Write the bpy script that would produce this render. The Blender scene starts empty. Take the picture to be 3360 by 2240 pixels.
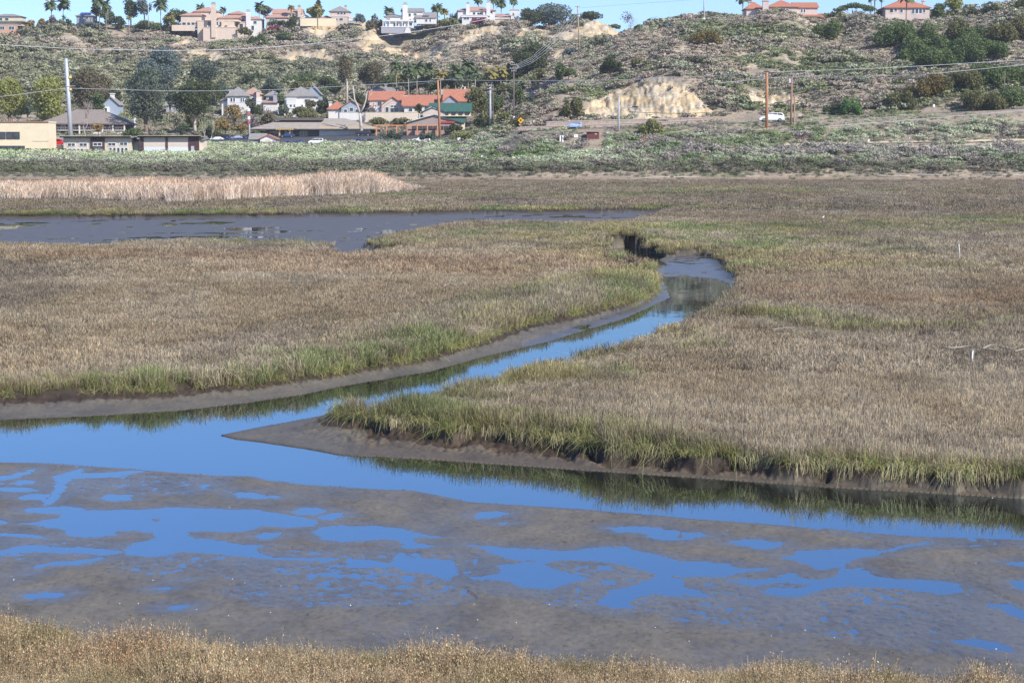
import bpy, math, random
import numpy as np
from math import radians, pi, sin, cos, tan, atan, sqrt
random.seed(7)
rng = np.random.default_rng(11)
sc = bpy.context.scene
COL = sc.collection
# ------------------------------------------------------------------ camera
F, CX, CY, H, HOR = 4500.0, 1176.0, 784.0, 8.0, 330.0     # photo measured on a 2352 x 1568 grid
PITCH = atan((CY - HOR) / F)
cd = bpy.data.cameras.new('camera')
cam = bpy.data.objects.new('camera', cd)
COL.objects.link(cam)
cam.location = (0, 0, H)
cam.rotation_euler = (pi / 2 - PITCH, 0, 0)
cd.sensor_width = 36.0
cd.lens = F / 2352 * 36.0
cd.clip_start = 0.5
cd.clip_end = 12000
sc.camera = cam
# ------------------------------------------------------------------ light
SUN_EL, SUN_AZ = radians(38), radians(133)                # azimuth clockwise from the view direction (+Y)
w = bpy.data.worlds.new("World")
sc.world = w
w.use_nodes = True
nt = w.node_tree
bg = nt.nodes['Background']
sky = nt.nodes.new('ShaderNodeTexSky')
sky.sky_type = 'NISHITA'
sky.sun_disc = False
sky.sun_elevation = SUN_EL
sky.sun_rotation = SUN_AZ
sky.air_density = 1.0
sky.dust_density = 0.15
sky.ozone_density = 4.5
tint = nt.nodes.new('ShaderNodeMix')
tint.data_type = 'RGBA'
tint.blend_type = 'MULTIPLY'
tint.inputs[0].default_value = 1.0
tint.inputs[7].default_value = (0.79, 0.92, 1.27, 1)
nt.links.new(sky.outputs[0], tint.inputs[6])
nt.links.new(tint.outputs[2], bg.inputs[0])
bg.inputs[1].default_value = 0.116
sd = bpy.data.lights.new('sun', 'SUN')
sd.energy = 5.0
sd.angle = radians(0.5)
sd.color = (1.0, 0.95, 0.87)
so = bpy.data.objects.new('sun', sd)
COL.objects.link(so)
so.rotation_euler = (pi / 2 - SUN_EL, 0, pi - SUN_AZ)
sc.view_settings.view_transform = 'Standard'
sc.view_settings.look = 'None'
sc.view_settings.gamma = 1.0
sc.view_settings.exposure = 0.43
sc.render.engine = 'CYCLES'
sc.cycles.max_bounces = 5
sc.cycles.diffuse_bounces = 2
sc.cycles.glossy_bounces = 3
sc.cycles.transmission_bounces = 2
sc.cycles.transparent_max_bounces = 4
sc.cycles.use_denoising = True

# ------------------------------------------------------------------ picture-to-place geometry
_c, _s = cos(PITCH), sin(PITCH)
def ray(x, y):
    v = (CY - y) / F
    return ((x - CX) / F, _c + v * _s, -_s + v * _c)
def at(x, y, Y):
    d = ray(x, y); t = Y / d[1]
    return (d[0] * t, Y, H + d[2] * t)
def atz(x, y, z):
    d = ray(x, y); t = (z - H) / d[2]
    return (d[0] * t, d[1] * t)
def proj(X, Y, Z):
    """place to photo pixel, for arrays"""
    dz = Z - H
    zc = Y * _c - dz * _s
    yc = Y * _s + dz * _c
    return CX + F * X / zc, CY - F * yc / zc
def px_m(Y):
    return Y / F * 1.004

# ------------------------------------------------------------------ noise
def _hash(i, j, s):
    n = (i.astype(np.int64) * 374761393 + j.astype(np.int64) * 668265263 + s * 974634777) & 0xffffffff
    n = ((n ^ (n >> 13)) * 1274126177) & 0xffffffff
    n = (n ^ (n >> 16)) & 0xffffffff
    return n / 4294967295.0
def vnoise(x, y, s=0):
    x = np.asarray(x, float); y = np.asarray(y, float)
    i = np.floor(x); j = np.floor(y)
    u = x - i; v = y - j
    u = u * u * (3 - 2 * u); v = v * v * (3 - 2 * v)
    a = _hash(i, j, s); b = _hash(i + 1, j, s); c = _hash(i, j + 1, s); d = _hash(i + 1, j + 1, s)
    return (a + (b - a) * u) * (1 - v) + (c + (d - c) * u) * v
def fbm(x, y, o=4, s=0, g=0.5):
    t = 0; a = 1; n = 0
    for k in range(o):
        t = t + a * vnoise(x * 2 ** k + 17.3 * k, y * 2 ** k - 9.1 * k, s + k); n += a; a *= g
    return t / n * 2 - 1
def sstep(a, b, x):
    t = np.clip((x - a) / (b - a), 0, 1)
    return t * t * (3 - 2 * t)
def inside(poly, X, Y):
    p = np.asarray(poly); r = np.zeros(X.shape, bool)
    x0, y0 = p[-1]
    for x1, y1 in p:
        if y0 != y1:
            c = ((y1 > Y) != (y0 > Y)) & (X < (x0 - x1) * (Y - y1) / (y0 - y1) + x1)
            r ^= c
        x0, y0 = x1, y1
    return r
def dist(poly, X, Y, closed=True):
    p = np.asarray(poly, float); m = np.full(X.shape, 1e18)
    n = len(p)
    for k in range(n if closed else n - 1):
        ax, ay = p[k]; bx, by = p[(k + 1) % n]
        ex, ey = bx - ax, by - ay; L = ex * ex + ey * ey + 1e-12
        t = np.clip(((X - ax) * ex + (Y - ay) * ey) / L, 0, 1)
        m = np.minimum(m, (X - ax - t * ex) ** 2 + (Y - ay - t * ey) ** 2)
    return np.sqrt(m)
def sdist(poly, X, Y):
    d = dist(poly, X, Y)
    return np.where(inside(poly, X, Y), d, -d)          # positive inside
def G(pts, z=0.0):
    """photo points -> ground polygon; a point may carry its own height as third value"""
    return [atz(q[0], q[1], q[2] if len(q) > 2 else z) for q in pts]
# ------------------------------------------------------------------ outlines of the marsh, creek and mud
LEFT_EDGE = [(-900,930),(-400,922),(0,915),(130,908),(250,903),(350,903),(450,893),(560,885),(650,873),(740,860),(800,850),(880,838),(950,828),(1000,815),(1050,798),(1100,785),(1130,772),(1170,755),(1200,745),(1300,728),(1400,703),(1450,692),(1480,678),(1503,655),(1502,632,.5),(1487,615,.8),(1462,600,.9),(1425,590,.9),(1396,572,.9)]
HEAD = [(1388,556,.5),(1394,541,1.1),(1402,531,1.35),(1440,527,1.35),(1478,530,1.35),(1506,545,1.3),(1527,565,.8),(1552,573,.5),(1600,571),(1640,574),(1665,590),(1680,605),(1700,625),(1702,640)]
CREEK_R = [(1692,655),(1664,672),(1642,685),(1610,700),(1575,716),(1530,734),(1480,757),(1429,778),(1340,798),(1225,825),(1100,859),(960,892),(860,912)]
RIGHT_EDGE = [(800,930),(775,945),(778,960),(820,970),(860,974),(900,985),(950,983),(1000,990),(1040,1004),(1080,1000),(1140,1004),(1200,1014),(1270,1018),(1350,1032),(1400,1044),(1450,1046),(1530,1050),(1600,1060),(1680,1060),(1750,1071),(1830,1080),(1900,1080),(2000,1091),(2090,1094),(2200,1103),(2280,1104),(2352,1112),(2900,1140)]
FORE_TIPS = [(-900,1340),(-300,1350),(0,1360),(50,1366),(80,1385),(140,1412),(250,1408),(330,1425),(480,1418),(560,1430),(640,1426),(700,1440),(800,1445),(900,1452),(960,1470),(1080,1478),(1200,1482),(1300,1486),(1420,1496),(1520,1500),(1600,1494),(1700,1488),(1830,1483),(1880,1500),(1950,1535),(2010,1520),(2060,1512),(2150,1525),(2250,1540),(2352,1572),(2900,1640)]
ZP = 0.45
E3 = lambda L, z: [(q[0], q[1], q[2] if len(q) > 2 else z) for q in L]
BARE = G(E3(LEFT_EDGE, .25) + E3(HEAD, .5) + E3(CREEK_R, ZP + .5) + E3(RIGHT_EDGE, .3) + E3(FORE_TIPS[::-1], .72))
WATER = G([(-900,968),(-400,966),(0,964),(200,956),(400,944),(560,926),(700,905),(784,887),(988,853),(1123,816),(1259,785),(1340,760),(1429,734),(1503,700),(1541,683),(1530,660),(1524,645),(1513,636),(1580,636),(1640,640),(1664,646),(1675,655)]
    + E3([(x + 12, y + 3) for x, y in CREEK_R[1:]], ZP + .5)
    + [(800,928),(740,955),(640,973),(570,987),(508,1000),(540,1008),(600,1015),(700,1030),(780,1045),(900,1050),(1000,1056),(1100,1063),(1300,1077),(1500,1090),(1700,1104),(1900,1119),(2100,1130),(2352,1145),(2900,1170),(2900,1262),(2352,1239),(2100,1231),(2000,1223),(1900,1213),(1800,1206),(1700,1198),(1600,1191),(1500,1182),(1400,1174),(1300,1166),(1200,1160),(1080,1152),(1000,1135),(950,1126),(880,1124),(800,1119),(700,1112),(620,1103),(580,1093),(500,1092),(400,1085),(300,1076),(200,1070),(100,1063),(0,1061),(-400,1052),(-900,1045)])
POOL = G([(1400,540),(1420,537),(1480,541),(1505,552),(1522,568),(1535,588),(1512,597),(1532,608),(1500,614),(1465,603),(1440,590),(1405,572)])
MUDLINE = G([(-900,1045),(-400,1052),(0,1061),(100,1063),(200,1070),(300,1076),(400,1085),(500,1092),(580,1093),(620,1103),(700,1112),(800,1119),(880,1124),(950,1126),(1000,1135),(1080,1152),(1200,1160),(1300,1166),(1400,1174),(1500,1182),(1600,1191),(1700,1198),(1800,1206),(1900,1213),(2000,1223),(2100,1231),(2352,1239),(2900,1262),(2900,1900),(-900,1900)])
UMUD = G([(-900,506),(0,503),(300,502),(600,500),(1000,493),(1400,490),(1560,489)] + E3([(1462,497),(1361,502),(1225,501),(1100,503),(1055,506),(988,514),(920,530),(845,543),(860,549),(937,550),(947,553),(886,564),(784,573),(760,565),(740,551),(560,543),(480,541),(330,546),(250,553),(100,553),(0,549),(-900,546)], ZP + .45))
USTREAK = G([(1380,449),(1560,445),(1700,443),(1800,445),(1560,449)], ZP)
Z4 = lambda L: [(a * .4197, 910 + b * .4197) for a, b in L]
Z5 = lambda L: [(784 + a * .4197, 910 + b * .4197) for a, b in L]
Z6 = lambda L: [(1568 + a * .4197, 910 + b * .4197) for a, b in L]
# standing puddles, read off the photograph
PUD = [G(Z4(q)) for q in [
 [(130,612),(290,600),(430,605),(490,620),(780,619),(930,606),(1080,612),(1250,620),(1420,620),(1480,636),(1560,650),(1700,680),(1690,706),(1580,716),(1440,706),(1320,737),(1250,737),(1130,735),(1020,742),(1060,768),(1230,788),(1330,802),(1440,812),(1395,845),(1480,880),(1868,880),(1868,905),(1600,900),(1400,880),(1150,860),(1000,850),(860,878),(720,862),(690,842),(740,800),(830,790),(860,755),(640,730),(620,760),(550,772),(400,765),(330,728),(240,720),(160,700),(-40,700),(-40,664),(60,690),(150,690),(310,662),(320,645),(150,638)],
 [(-60,440),(60,430),(210,392),(180,410),(80,445),(-60,470)],[(290,440),(460,392),(430,425),(700,410),(820,405),(640,440),(400,450),(340,480),(360,500),(300,560),(260,600),(230,600),(280,540),(300,500),(310,460)],
 [(70,475),(120,460),(185,462),(160,478),(90,482)],[(-60,500),(60,500),(150,505),(190,515),(60,520),(-60,512)],[(110,550),(200,535),(280,535),(240,560),(140,562)],
 [(560,555),(600,540),(700,540),(730,565),(640,575),(580,570)],[(1210,510),(1240,510),(1300,525),(1380,520),(1450,535),(1580,545),(1530,560),(1400,563),(1290,560),(1260,535)],
 [(640,485),(700,475),(720,488),(660,496)],[(1085,495),(1130,478),(1160,485),(1110,508)],
 [(1610,625),(1690,604),(1765,628),(1700,642),(1640,640)],[(1765,660),(1850,642),(1858,655),(1800,668)],
 [(1380,770),(1440,742),(1540,742),(1550,768),(1480,785),(1400,786)],
 [(-60,760),(100,770),(260,775),(180,760),(60,745),(-60,740)],[(-40,850),(80,820),(210,814),(300,830),(420,826),(540,838),(660,850),(560,862),(420,850),(300,855),(180,850),(60,860)],
 [(130,970),(200,920),(300,905),(430,900),(540,890),(420,915),(260,925),(190,945),(150,975)],
 [(150,1085),(250,1075),(330,1078),(270,1102),(180,1098)],[(985,1002),(1010,992),(1060,995),(1030,1004)],[(880,1050),(920,1043),(915,1052)],[(940,1158),(980,1145),(1030,1143),(1000,1160)]]]
PUD += [G(Z5(q)) for q in [
 [(-130,740),(-80,718),(0,712),(170,714),(320,722),(430,742),(500,760),(600,768),(520,776),(430,776),(420,790),(480,800),(560,812),(700,800),(800,815),(920,828),(1080,835),(1200,848),(1330,838),(1450,822),(1560,818),(1650,845),(1780,880),(1868,905),(1868,985),(1790,978),(1700,965),(1560,930),(1400,905),(1250,898),(1140,902),(1060,935),(960,942),(880,925),(1090,905),(1050,895),(930,890),(850,870),(760,830),(680,815),(560,825),(470,835),(380,835),(330,830),(320,790),(240,778),(100,785),(0,792),(-90,780)],
 [(300,855),(340,850),(400,880),(560,885),(640,905),(640,985),(560,1000),(430,965),(320,960),(280,935),(160,940),(0,940),(0,880),(100,885),(260,905)],
 [(700,650),(760,632),(850,628),(945,634),(900,650),(820,672),(740,670)],[(845,692),(900,688),(930,692),(880,700)],
 [(1480,720),(1560,712),(1700,710),(1868,736),(1868,790),(1800,795),(1700,775),(1640,745),(1540,745)],
 [(880,940),(1100,920),(1240,960),(1380,1000),(1260,1010),(1160,1050),(1000,1040),(920,1000),(740,1000),(660,985),(760,990),(880,970)],
 [(1600,1030),(1750,980),(1868,1000),(1868,1095),(1700,1080),(1540,1140),(1620,1155),(1500,1155),(1400,1130),(1480,1060)]]]
PUD += [G(Z6(q)) for q in [
 [(-20,738),(90,742),(150,762),(60,780),(-20,792)],[(250,798),(290,790),(400,787),(500,802),(525,820),(430,832),(370,815),(300,812)],
 [(560,880),(650,850),(800,845),(950,836),(1080,842),(1200,822),(1330,798),(1400,785),(1300,810),(1180,835),(1080,862),(960,880),(890,900),(860,925),(760,942),(690,915),(630,895)],
 [(-20,905),(100,903),(250,915),(300,935),(500,940),(420,955),(300,968),(215,992),(80,985),(-20,985)],
 [(200,1010),(380,1000),(520,990),(600,960),(640,985),(750,1008),(860,980),(900,950),(960,945),(1020,975),(1100,1000),(1240,1000),(1400,1005),(1520,1020),(1530,1060),(1430,1078),(1200,1050),(1060,1040),(900,1040),(760,1050),(700,1080),(620,1095),(500,1085),(430,1072),(480,1045),(640,1045),(700,1030),(560,1020),(400,1035),(280,1020)],
 [(1740,905),(1868,900),(1950,915),(1950,940),(1820,925)],[(1770,1010),(1950,1000),(1950,1090),(1840,1060)],[(1680,1138),(1780,1140),(1950,1210),(1950,1280),(1800,1190)],
 [(1500,1340),(1600,1335),(1720,1350),(1780,1390),(1660,1370)],[(-20,1040),(100,1060),(170,1100),(60,1090),(-20,1080)]]]
PILE = [G(Z4([(810,676),(840,667),(890,670),(860,684)])), G(Z4([(625,745),(700,730),(860,745),(810,792),(740,792),(690,770)]))]
# wet, film-covered mud (ripples break the surface there)
FILM = [G(Z4(q)) for q in [[(820,930),(1000,850),(1868,870),(1868,1010),(1400,980),(1100,900),(860,950)],[(-60,500),(400,440),(1100,460),(1060,520),(700,520),(300,520),(-60,540)],[(-60,780),(700,830),(500,880),(-60,880)]]]
FILM += [G(Z5(q)) for q in [[(-60,860),(600,880),(1200,930),(1868,960),(1868,1110),(1500,1160),(1100,1060),(700,1010),(500,1040),(0,1060)],[(-500,1060),(500,1080),(500,1110),(-300,1120)]]]
FILM += [G(Z6(q)) for q in [[(-60,1000),(600,1030),(1000,1040),(1500,1060),(1868,1240),(1950,1420),(1600,1380),(1300,1350),(900,1290),(500,1240),(100,1210),(-60,1150)],[(700,700),(1400,760),(1868,780),(1868,800),(1400,800)]]]
CREEKMUD = G([(1505,640),(1530,604),(1560,585),(1660,590),(1700,640),(1680,660),(1660,646),(1560,636),(1520,640),(1541,683),(1503,700),(1429,735),(1340,761),(1200,802),(1200,790),(1340,742),(1410,720),(1470,698),(1500,672)])

# hill profile: photo x -> (photo y, distance) from the marsh rim up to the skyline and beyond
def prof(l1, l2, l3, l4, l5, l6, l7, l8, l9, l10):
    return [(407, 415), l1, l2, l3, l4, l5, l6, l7, l8, l9, l10]
_L = lambda s: prof((355,478),(332,515),(306,560),(262,650),(190,760),(125,835),(s+40,862),(s+22,875),(s+10,888),(s,900))
_M = lambda s: prof((350,472),(324,512),(300,560),(250,640),(205,720),(150,790),(s+60,840),(s+35,865),(s+15,885),(s,900))
_R = lambda s, a=190, b=115, r=281.5: prof((336+(r-281)*.3,436),(r+13,446),(r,451.5),(r-.5,463),(a,495),(b,545),(s,612),(s+2,680),(s+6,760),(s+10,900))
PROF = {-1400:_L(60), -300:_L(80), 0:_L(85), 80:_L(74), 150:_L(60), 200:_L(64), 260:_L(56), 330:_L(60), 395:_L(63), 448:_L(67), 462:_L(82), 540:_L(82), 620:_L(70),
 660:_L(54), 720:_L(50), 860:_M(50), 900:_M(72), 960:_M(66), 1010:_M(55),
 1080:prof((348,462),(320,498),(300,535),(262,610),(240,650),(222,690),(208,715),(190,742),(112,840),(48,900)),
 1150:prof((345,446),(318,466),(304,480),(275,540),(240,600),(224,640),(216,660),(208,700),(112,835),(48,900)),
 1200:prof((341,440),(313,449),(302,454),(301,463),(238,545),(216,590),(206,612),(206,665),(112,830),(56,900)),
 1270:prof((340,437),(311,447),(299.5,452),(298.5,463),(228,508),(195,555),(178,588),(182,650),(112,825),(62,900)),
 1340:prof((339,436),(308,446),(297,451.5),(296,463),(215,500),(165,545),(132,585),(140,640),(105,820),(50,900)),
 1365:prof((339,436),(308,446),(296,451.5),(295,463),(212,500),(155,548),(120,590),(128,645),(100,820),(47,900)),
 1400:prof((339,436),(307,446),(295,451.5),(294,463),(208,498),(145,548),(108,592),(116,650),(90,820),(62,900)),
 1432:prof((339,436),(306,446),(293.5,451.5),(292.5,463),(202,498),(135,548),(94,596),(100,660),(92,780),(84,900)),
 1480:_R(70,192,120,292), 1540:_R(62,182,112,289.5), 1600:_R(57,188,112,287), 1680:_R(52,205,120,284), 1800:_R(52,205,120,281), 1950:_R(53,200,120,272), 2060:_R(53,190,115,266), 2150:_R(55,195,128,261), 2200:_R(48,190,120,258), 2260:_R(34,185,105,255), 2352:_R(8,175,95,250), 2500:_R(-30,160,80,244), 3600:_R(-60,160,60,230)}
_pk = sorted(PROF)
_pu = np.array([(k - CX) / F / 0.9975 for k in _pk])
_pD = np.array([[q[1] for q in PROF[k]] for k in _pk], float)
_pZ = np.array([[at(k, q[0], q[1])[2] for q in PROF[k]] for k in _pk])
def hill_z(X, Y):
    u = np.clip(X / np.maximum(Y, 1), _pu[0], _pu[-1])
    Yw = Y
    nl = _pD.shape[1]
    D = [np.interp(u, _pu, _pD[:, k]) for k in range(nl)]
    Z = [np.interp(u, _pu, _pZ[:, k]) for k in range(nl)]
    z = np.full(np.shape(Y), ZP)
    for k in range(nl - 1):
        m = (Yw >= D[k]) & (Yw < D[k + 1])
        t = (Yw - D[k]) / (D[k + 1] - D[k])
        z = np.where(m, Z[k] + (Z[k + 1] - Z[k]) * t, z)
    z = np.where(Yw >= D[-1], Z[-1] - (Yw - D[-1]) * 0.02, z)
    z = np.where(Yw < D[0], ZP + (Yw - 395) * 0.0, z)
    # gullies and spurs
    on = sstep(3, 12, z - D[3] * 0) * sstep(0, 40, Yw - D[4]) * sstep(0, 25, D[-1] - 8 - Yw)
    gul = np.abs(fbm(X / 38 + 3, Y / 120, 3, 5))
    z = z + on * ((gul - .22) * 9.5 + fbm(X / 13, Y / 13, 4, 9) * 1.6)
    z = z + 0.25 * fbm(X / 6, Y / 6, 3, 2) * sstep(415, 430, Y)
    return z
def marsh_z(X, Y):
    """height of marsh, banks, mudflat; also returns masks"""
    wob = 0.10 * fbm(X / .5, Y / .8, 3, 31) * np.clip(Y / 50, .6, 3)
    dv = sdist(BARE, X, Y) + wob * 1.6                    # >0 on bare ground
    dw = np.maximum(sdist(WATER, X, Y), sdist(POOL, X, Y)) + wob * .25
    mf = inside(MUDLINE, X, Y)
    um = np.maximum(sdist(UMUD, X, Y), sdist(USTREAK, X, Y)) + wob * 3
    # banks
    t = np.clip(-dw / (np.maximum(-dw, 0) + np.maximum(dv, 0) + 1e-6), 0, 1)
    lump = fbm(X / .35, Y / .5, 3, 4)
    ri = (Y < 58) & (X > -4.5)
    zb = 0.02 + np.where(ri, .15, .26) * t ** 1.7 + np.where(ri, .16, 0.08) * (lump + .5 * fbm(X / .14, Y / .2, 2, 6)) * sstep(.25, .8, t) + 0.02 * fbm(X / .2, Y / .3, 2, 8) * t
    # mudflat with puddles
    n1 = fbm(X / 1.6, Y / 2.6, 4, 12)
    n2 = fbm(X / .17, Y / .17, 3, 15, .65)
    dp = np.full(np.shape(X), -9.0)
    near = (Y < 70) & (Y > 22)
    if near.any():
        xs, ys = X[near], Y[near]
        a = np.full(xs.shape, -9.0)
        for q in PUD:
            a = np.maximum(a, sdist(q, xs, ys))
        for q in PILE:
            a = np.minimum(a, -sdist(q, xs, ys))
        dp[near] = a
    df = np.full(np.shape(X), -9.0)
    if near.any():
        a = np.full(xs.shape, -9.0)
        for q in FILM:
            a = np.maximum(a, sdist(q, xs, ys))
        df[near] = a
    wet = sstep(-1.2, .6, df + .5 * n1)
    edge = dp + .22 * n1 + 0.14 * n2
    zm = 0.030 + 0.018 * n1 + 0.012 * n2
    zm = zm * (1 - wet) + wet * (.0085 + 0.022 * n2 + .010 * n1)
    zm = np.where(edge > 0, -0.02 * np.clip(edge / .12, 0, 1), np.minimum(zm, 0.002 - edge * (0.055 - .03 * wet)) + 0.0 * n1)
    zm = np.where(wet * (edge < 0) > .3, np.minimum(zm, .0085 + .022 * n2 + .010 * n1), zm)
    zm = np.minimum(zm, np.maximum(-dw, 0) * .08 + .002) + sstep(1.4, 0, dv) * .12
    z = np.where(mf, zm, zb)
    z = np.where(dw > 0, -0.05 - .25 * sstep(0, 1.0, dw), z)
    cm = sdist(CREEKMUD, X, Y)
    z = np.where((cm > 0) & (dw < 0), np.minimum(z, .012 * fbm(X / 2, Y / 3, 3, 45) + 0.016 * fbm(X / .8, Y / .9, 3, 46) + .006), z)
    # vegetated platform
    zp = ZP + 0.07 * fbm(X / 5, Y / 8, 3, 21) + .95 * np.exp(-((X - 8.1) / 2.6) ** 2 - ((Y - 149) / 13) ** 2)
    zp = np.where(Y < 36, np.minimum(zp, .25), zp)
    back = (X > 6) & (X < 14) & (Y > 110) & (Y < 160)
    veg = -dv
    edge_z = np.where(back, .27 + .68 * sstep(10.6, 9.2, X), np.where(ri, .40, .27))
    z = np.where(veg > 0, edge_z + (zp - edge_z) * sstep(0, .5, veg), z)
    z = np.where((veg > -.14) & (veg <= 0) & ri & ~mf & (dw < 0), z + (edge_z - z) * sstep(-.14, 0, veg), z)
    z = np.where(veg > 0, np.where(Y < 40, .12 + (zp - .12) * sstep(0, 1.2, veg), z), z)
    # far mud
    zu = .010 * fbm(X / 6, Y / 9, 3, 41) + .014 * fbm(X / 1.6, Y / 2.2, 3, 43) + .0055
    z = np.where(um > 0, np.where(um > .5, zu, zu + (.5 - um) * .5), z)
    rise = sstep(30, 26.5, Y) * 0.15
    z = np.where(Y < 26, .4 + (26 - Y) / 23 * 5.9, z + rise * (veg > 0))
    z = np.where(Y < 3, 6.2, z)
    return z, dv, dw, um, mf, wet
def ground_z(X, Y):
    X = np.atleast_1d(np.asarray(X, float)); Y = np.atleast_1d(np.asarray(Y, float))
    z = hill_z(X, Y)
    m = Y < 416
    if m.any():
        zm = marsh_z(X[m], Y[m])[0]
        t = sstep(396, 415, Y[m])
        z[m] = zm * (1 - t) + t * np.maximum(z[m], ZP)
    return z
def gz(x, y):
    return float(ground_z([x], [y])[0])

# ------------------------------------------------------------------ mesh helpers
def mesh_obj(name, V, Fc, mat=None, smooth=False, parent=None, attrs=None):
    me = bpy.data.meshes.new(name)
    V = np.asarray(V, np.float32).reshape(-1, 3)
    me.vertices.add(len(V)); me.vertices.foreach_set('co', V.ravel())
    if isinstance(Fc, np.ndarray):
        n, k = Fc.shape
        me.loops.add(n * k); me.loops.foreach_set('vertex_index', Fc.astype(np.int32).ravel())
        me.polygons.add(n)
        me.polygons.foreach_set('loop_start', np.arange(0, n * k, k, dtype=np.int32))
    elif len(Fc):
        cnt = np.array([len(f) for f in Fc]); fl = np.concatenate([np.asarray(f) for f in Fc]).astype(np.int32)
        me.loops.add(len(fl)); me.loops.foreach_set('vertex_index', fl)
        me.polygons.add(len(cnt))
        me.polygons.foreach_set('loop_start', np.concatenate([[0], np.cumsum(cnt)[:-1]]).astype(np.int32))
    me.update(calc_edges=True)
    if len(me.polygons):
        me.polygons.foreach_set('use_smooth', np.full(len(me.polygons), bool(smooth)))
    for k, (typ, arr) in (attrs or {}).items():
        a = me.attributes.new(k, typ, 'POINT')
        key = 'color' if 'COLOR' in typ else ('vector' if 'VECTOR' in typ else 'value')
        a.data.foreach_set(key, np.asarray(arr).ravel())
    me.validate()
    o = bpy.data.objects.new(name, me)
    if mat is not None:
        for m in (mat if isinstance(mat, (list, tuple)) else [mat]):
            me.materials.append(m)
    COL.objects.link(o)
    if parent is not None:
        o.parent = parent
    return o
def tag(o, label=None, cat=None, group=None, kind=None):
    if label: o['label'] = label
    if cat: o['category'] = cat
    if group: o['group'] = group
    if kind: o['kind'] = kind
    return o

def fan_grid(rows, us):
    Yg, U = np.meshgrid(rows, us, indexing='ij')
    X = U * Yg
    n, m = Yg.shape
    i = np.arange(n * m).reshape(n, m)
    Fq = np.stack([i[:-1, :-1], i[:-1, 1:], i[1:, 1:], i[1:, :-1]], -1).reshape(-1, 4)
    return X.ravel(), Yg.ravel(), Fq
_in = np.linspace(-.31, .31, 1050)
_out = .31 + np.array([.01,.03,.06,.1,.15,.22,.3,.4,.55,.75,1.0,1.4,2.0,3.0])
US = np.concatenate([-_out[::-1], _in, _out])
def rows_for(y0, y1, step, z=0.0):
    """row distances so that rows are evenly spread in the picture"""
    ys = np.arange(y0, y1, -step)
    return np.array([atz(CX, y, z)[1] for y in ys])
# ------------------------------------------------------------------ materials
MATS = {}
def nodes(name):
    m = bpy.data.materials.new(name); m.use_nodes = True
    t = m.node_tree; b = t.nodes['Principled BSDF']
    return m, t, b
def N(t, typ, **kw):
    n = t.nodes.new(typ)
    for k, v in kw.items():
        if k.startswith('i_'):
            n.inputs[int(k[2:]) if k[2:].isdigit() else k[2:]].default_value = v
        else:
            setattr(n, k, v)
    return n
def ramp(t, src, stops):
    r = t.nodes.new('ShaderNodeValToRGB')
    e = r.color_ramp.elements
    while len(e) < len(stops): e.new(.5)
    for k, (p, c) in enumerate(stops):
        e[k].position = p; e[k].color = (*c, 1) if len(c) == 3 else c
    t.links.new(src, r.inputs[0])
    return r.outputs[0]
def noise(t, scale, detail=4, rough=.55, coord='obj', stretch=None, dist=0.0):
    tc = N(t, 'ShaderNodeTexCoord') if coord == 'obj' else N(t, 'ShaderNodeNewGeometry')
    out = tc.outputs['Object'] if coord == 'obj' else tc.outputs['Position']
    if stretch:
        mp = N(t, 'ShaderNodeMapping'); mp.inputs['Scale'].default_value = stretch
        t.links.new(out, mp.inputs[0]); out = mp.outputs[0]
    n = N(t, 'ShaderNodeTexNoise'); n.inputs['Scale'].default_value = scale
    n.inputs['Detail'].default_value = detail; n.inputs['Roughness'].default_value = rough
    n.inputs['Distortion'].default_value = dist
    t.links.new(out, n.inputs['Vector'])
    return n.outputs['Fac']
def mix(t, fac, a, b, mode='MIX'):
    m = N(t, 'ShaderNodeMix', data_type='RGBA', blend_type=mode)
    for s, v in ((0, fac), (6, a), (7, b)):
        if hasattr(v, 'is_linked') or hasattr(v, 'links'): t.links.new(v, m.inputs[s])
        elif s == 0: m.inputs[s].default_value = v
        else: m.inputs[s].default_value = (*v, 1)
    return m.outputs[2]
def bump(t, b, h, strength, d):
    n = N(t, 'ShaderNodeBump'); n.inputs['Strength'].default_value = strength; n.inputs['Distance'].default_value = d
    t.links.new(h, n.inputs['Height']); t.links.new(n.outputs[0], b.inputs['Normal'])
def paint(name, c, rough=.7, var=.12, scale=1.5, metal=0.0, bmp=0.0, spec=.4):
    """painted / plastered / tiled surface with weathering"""
    if name in MATS: return MATS[name]
    m, t, b = nodes(name)
    n = noise(t, scale, 5, .6, 'geo')
    n2 = noise(t, scale * 7, 3, .6, 'geo', (1, 1, .35))
    dk = tuple(x * (1 - var * 1.6) for x in c); lt = tuple(min(1, x * (1 + var)) for x in c)
    c1 = ramp(t, n, [(.3, dk), (.7, lt)])
    c2 = mix(t, .35, c1, ramp(t, n2, [(.3, dk), (.65, lt)]))
    t.links.new(c2, b.inputs['Base Color'])
    b.inputs['Roughness'].default_value = rough; b.inputs['Metallic'].default_value = metal
    b.inputs['Specular IOR Level'].default_value = spec
    if bmp: bump(t, b, n2, bmp, .05)
    MATS[name] = m
    return m
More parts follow.
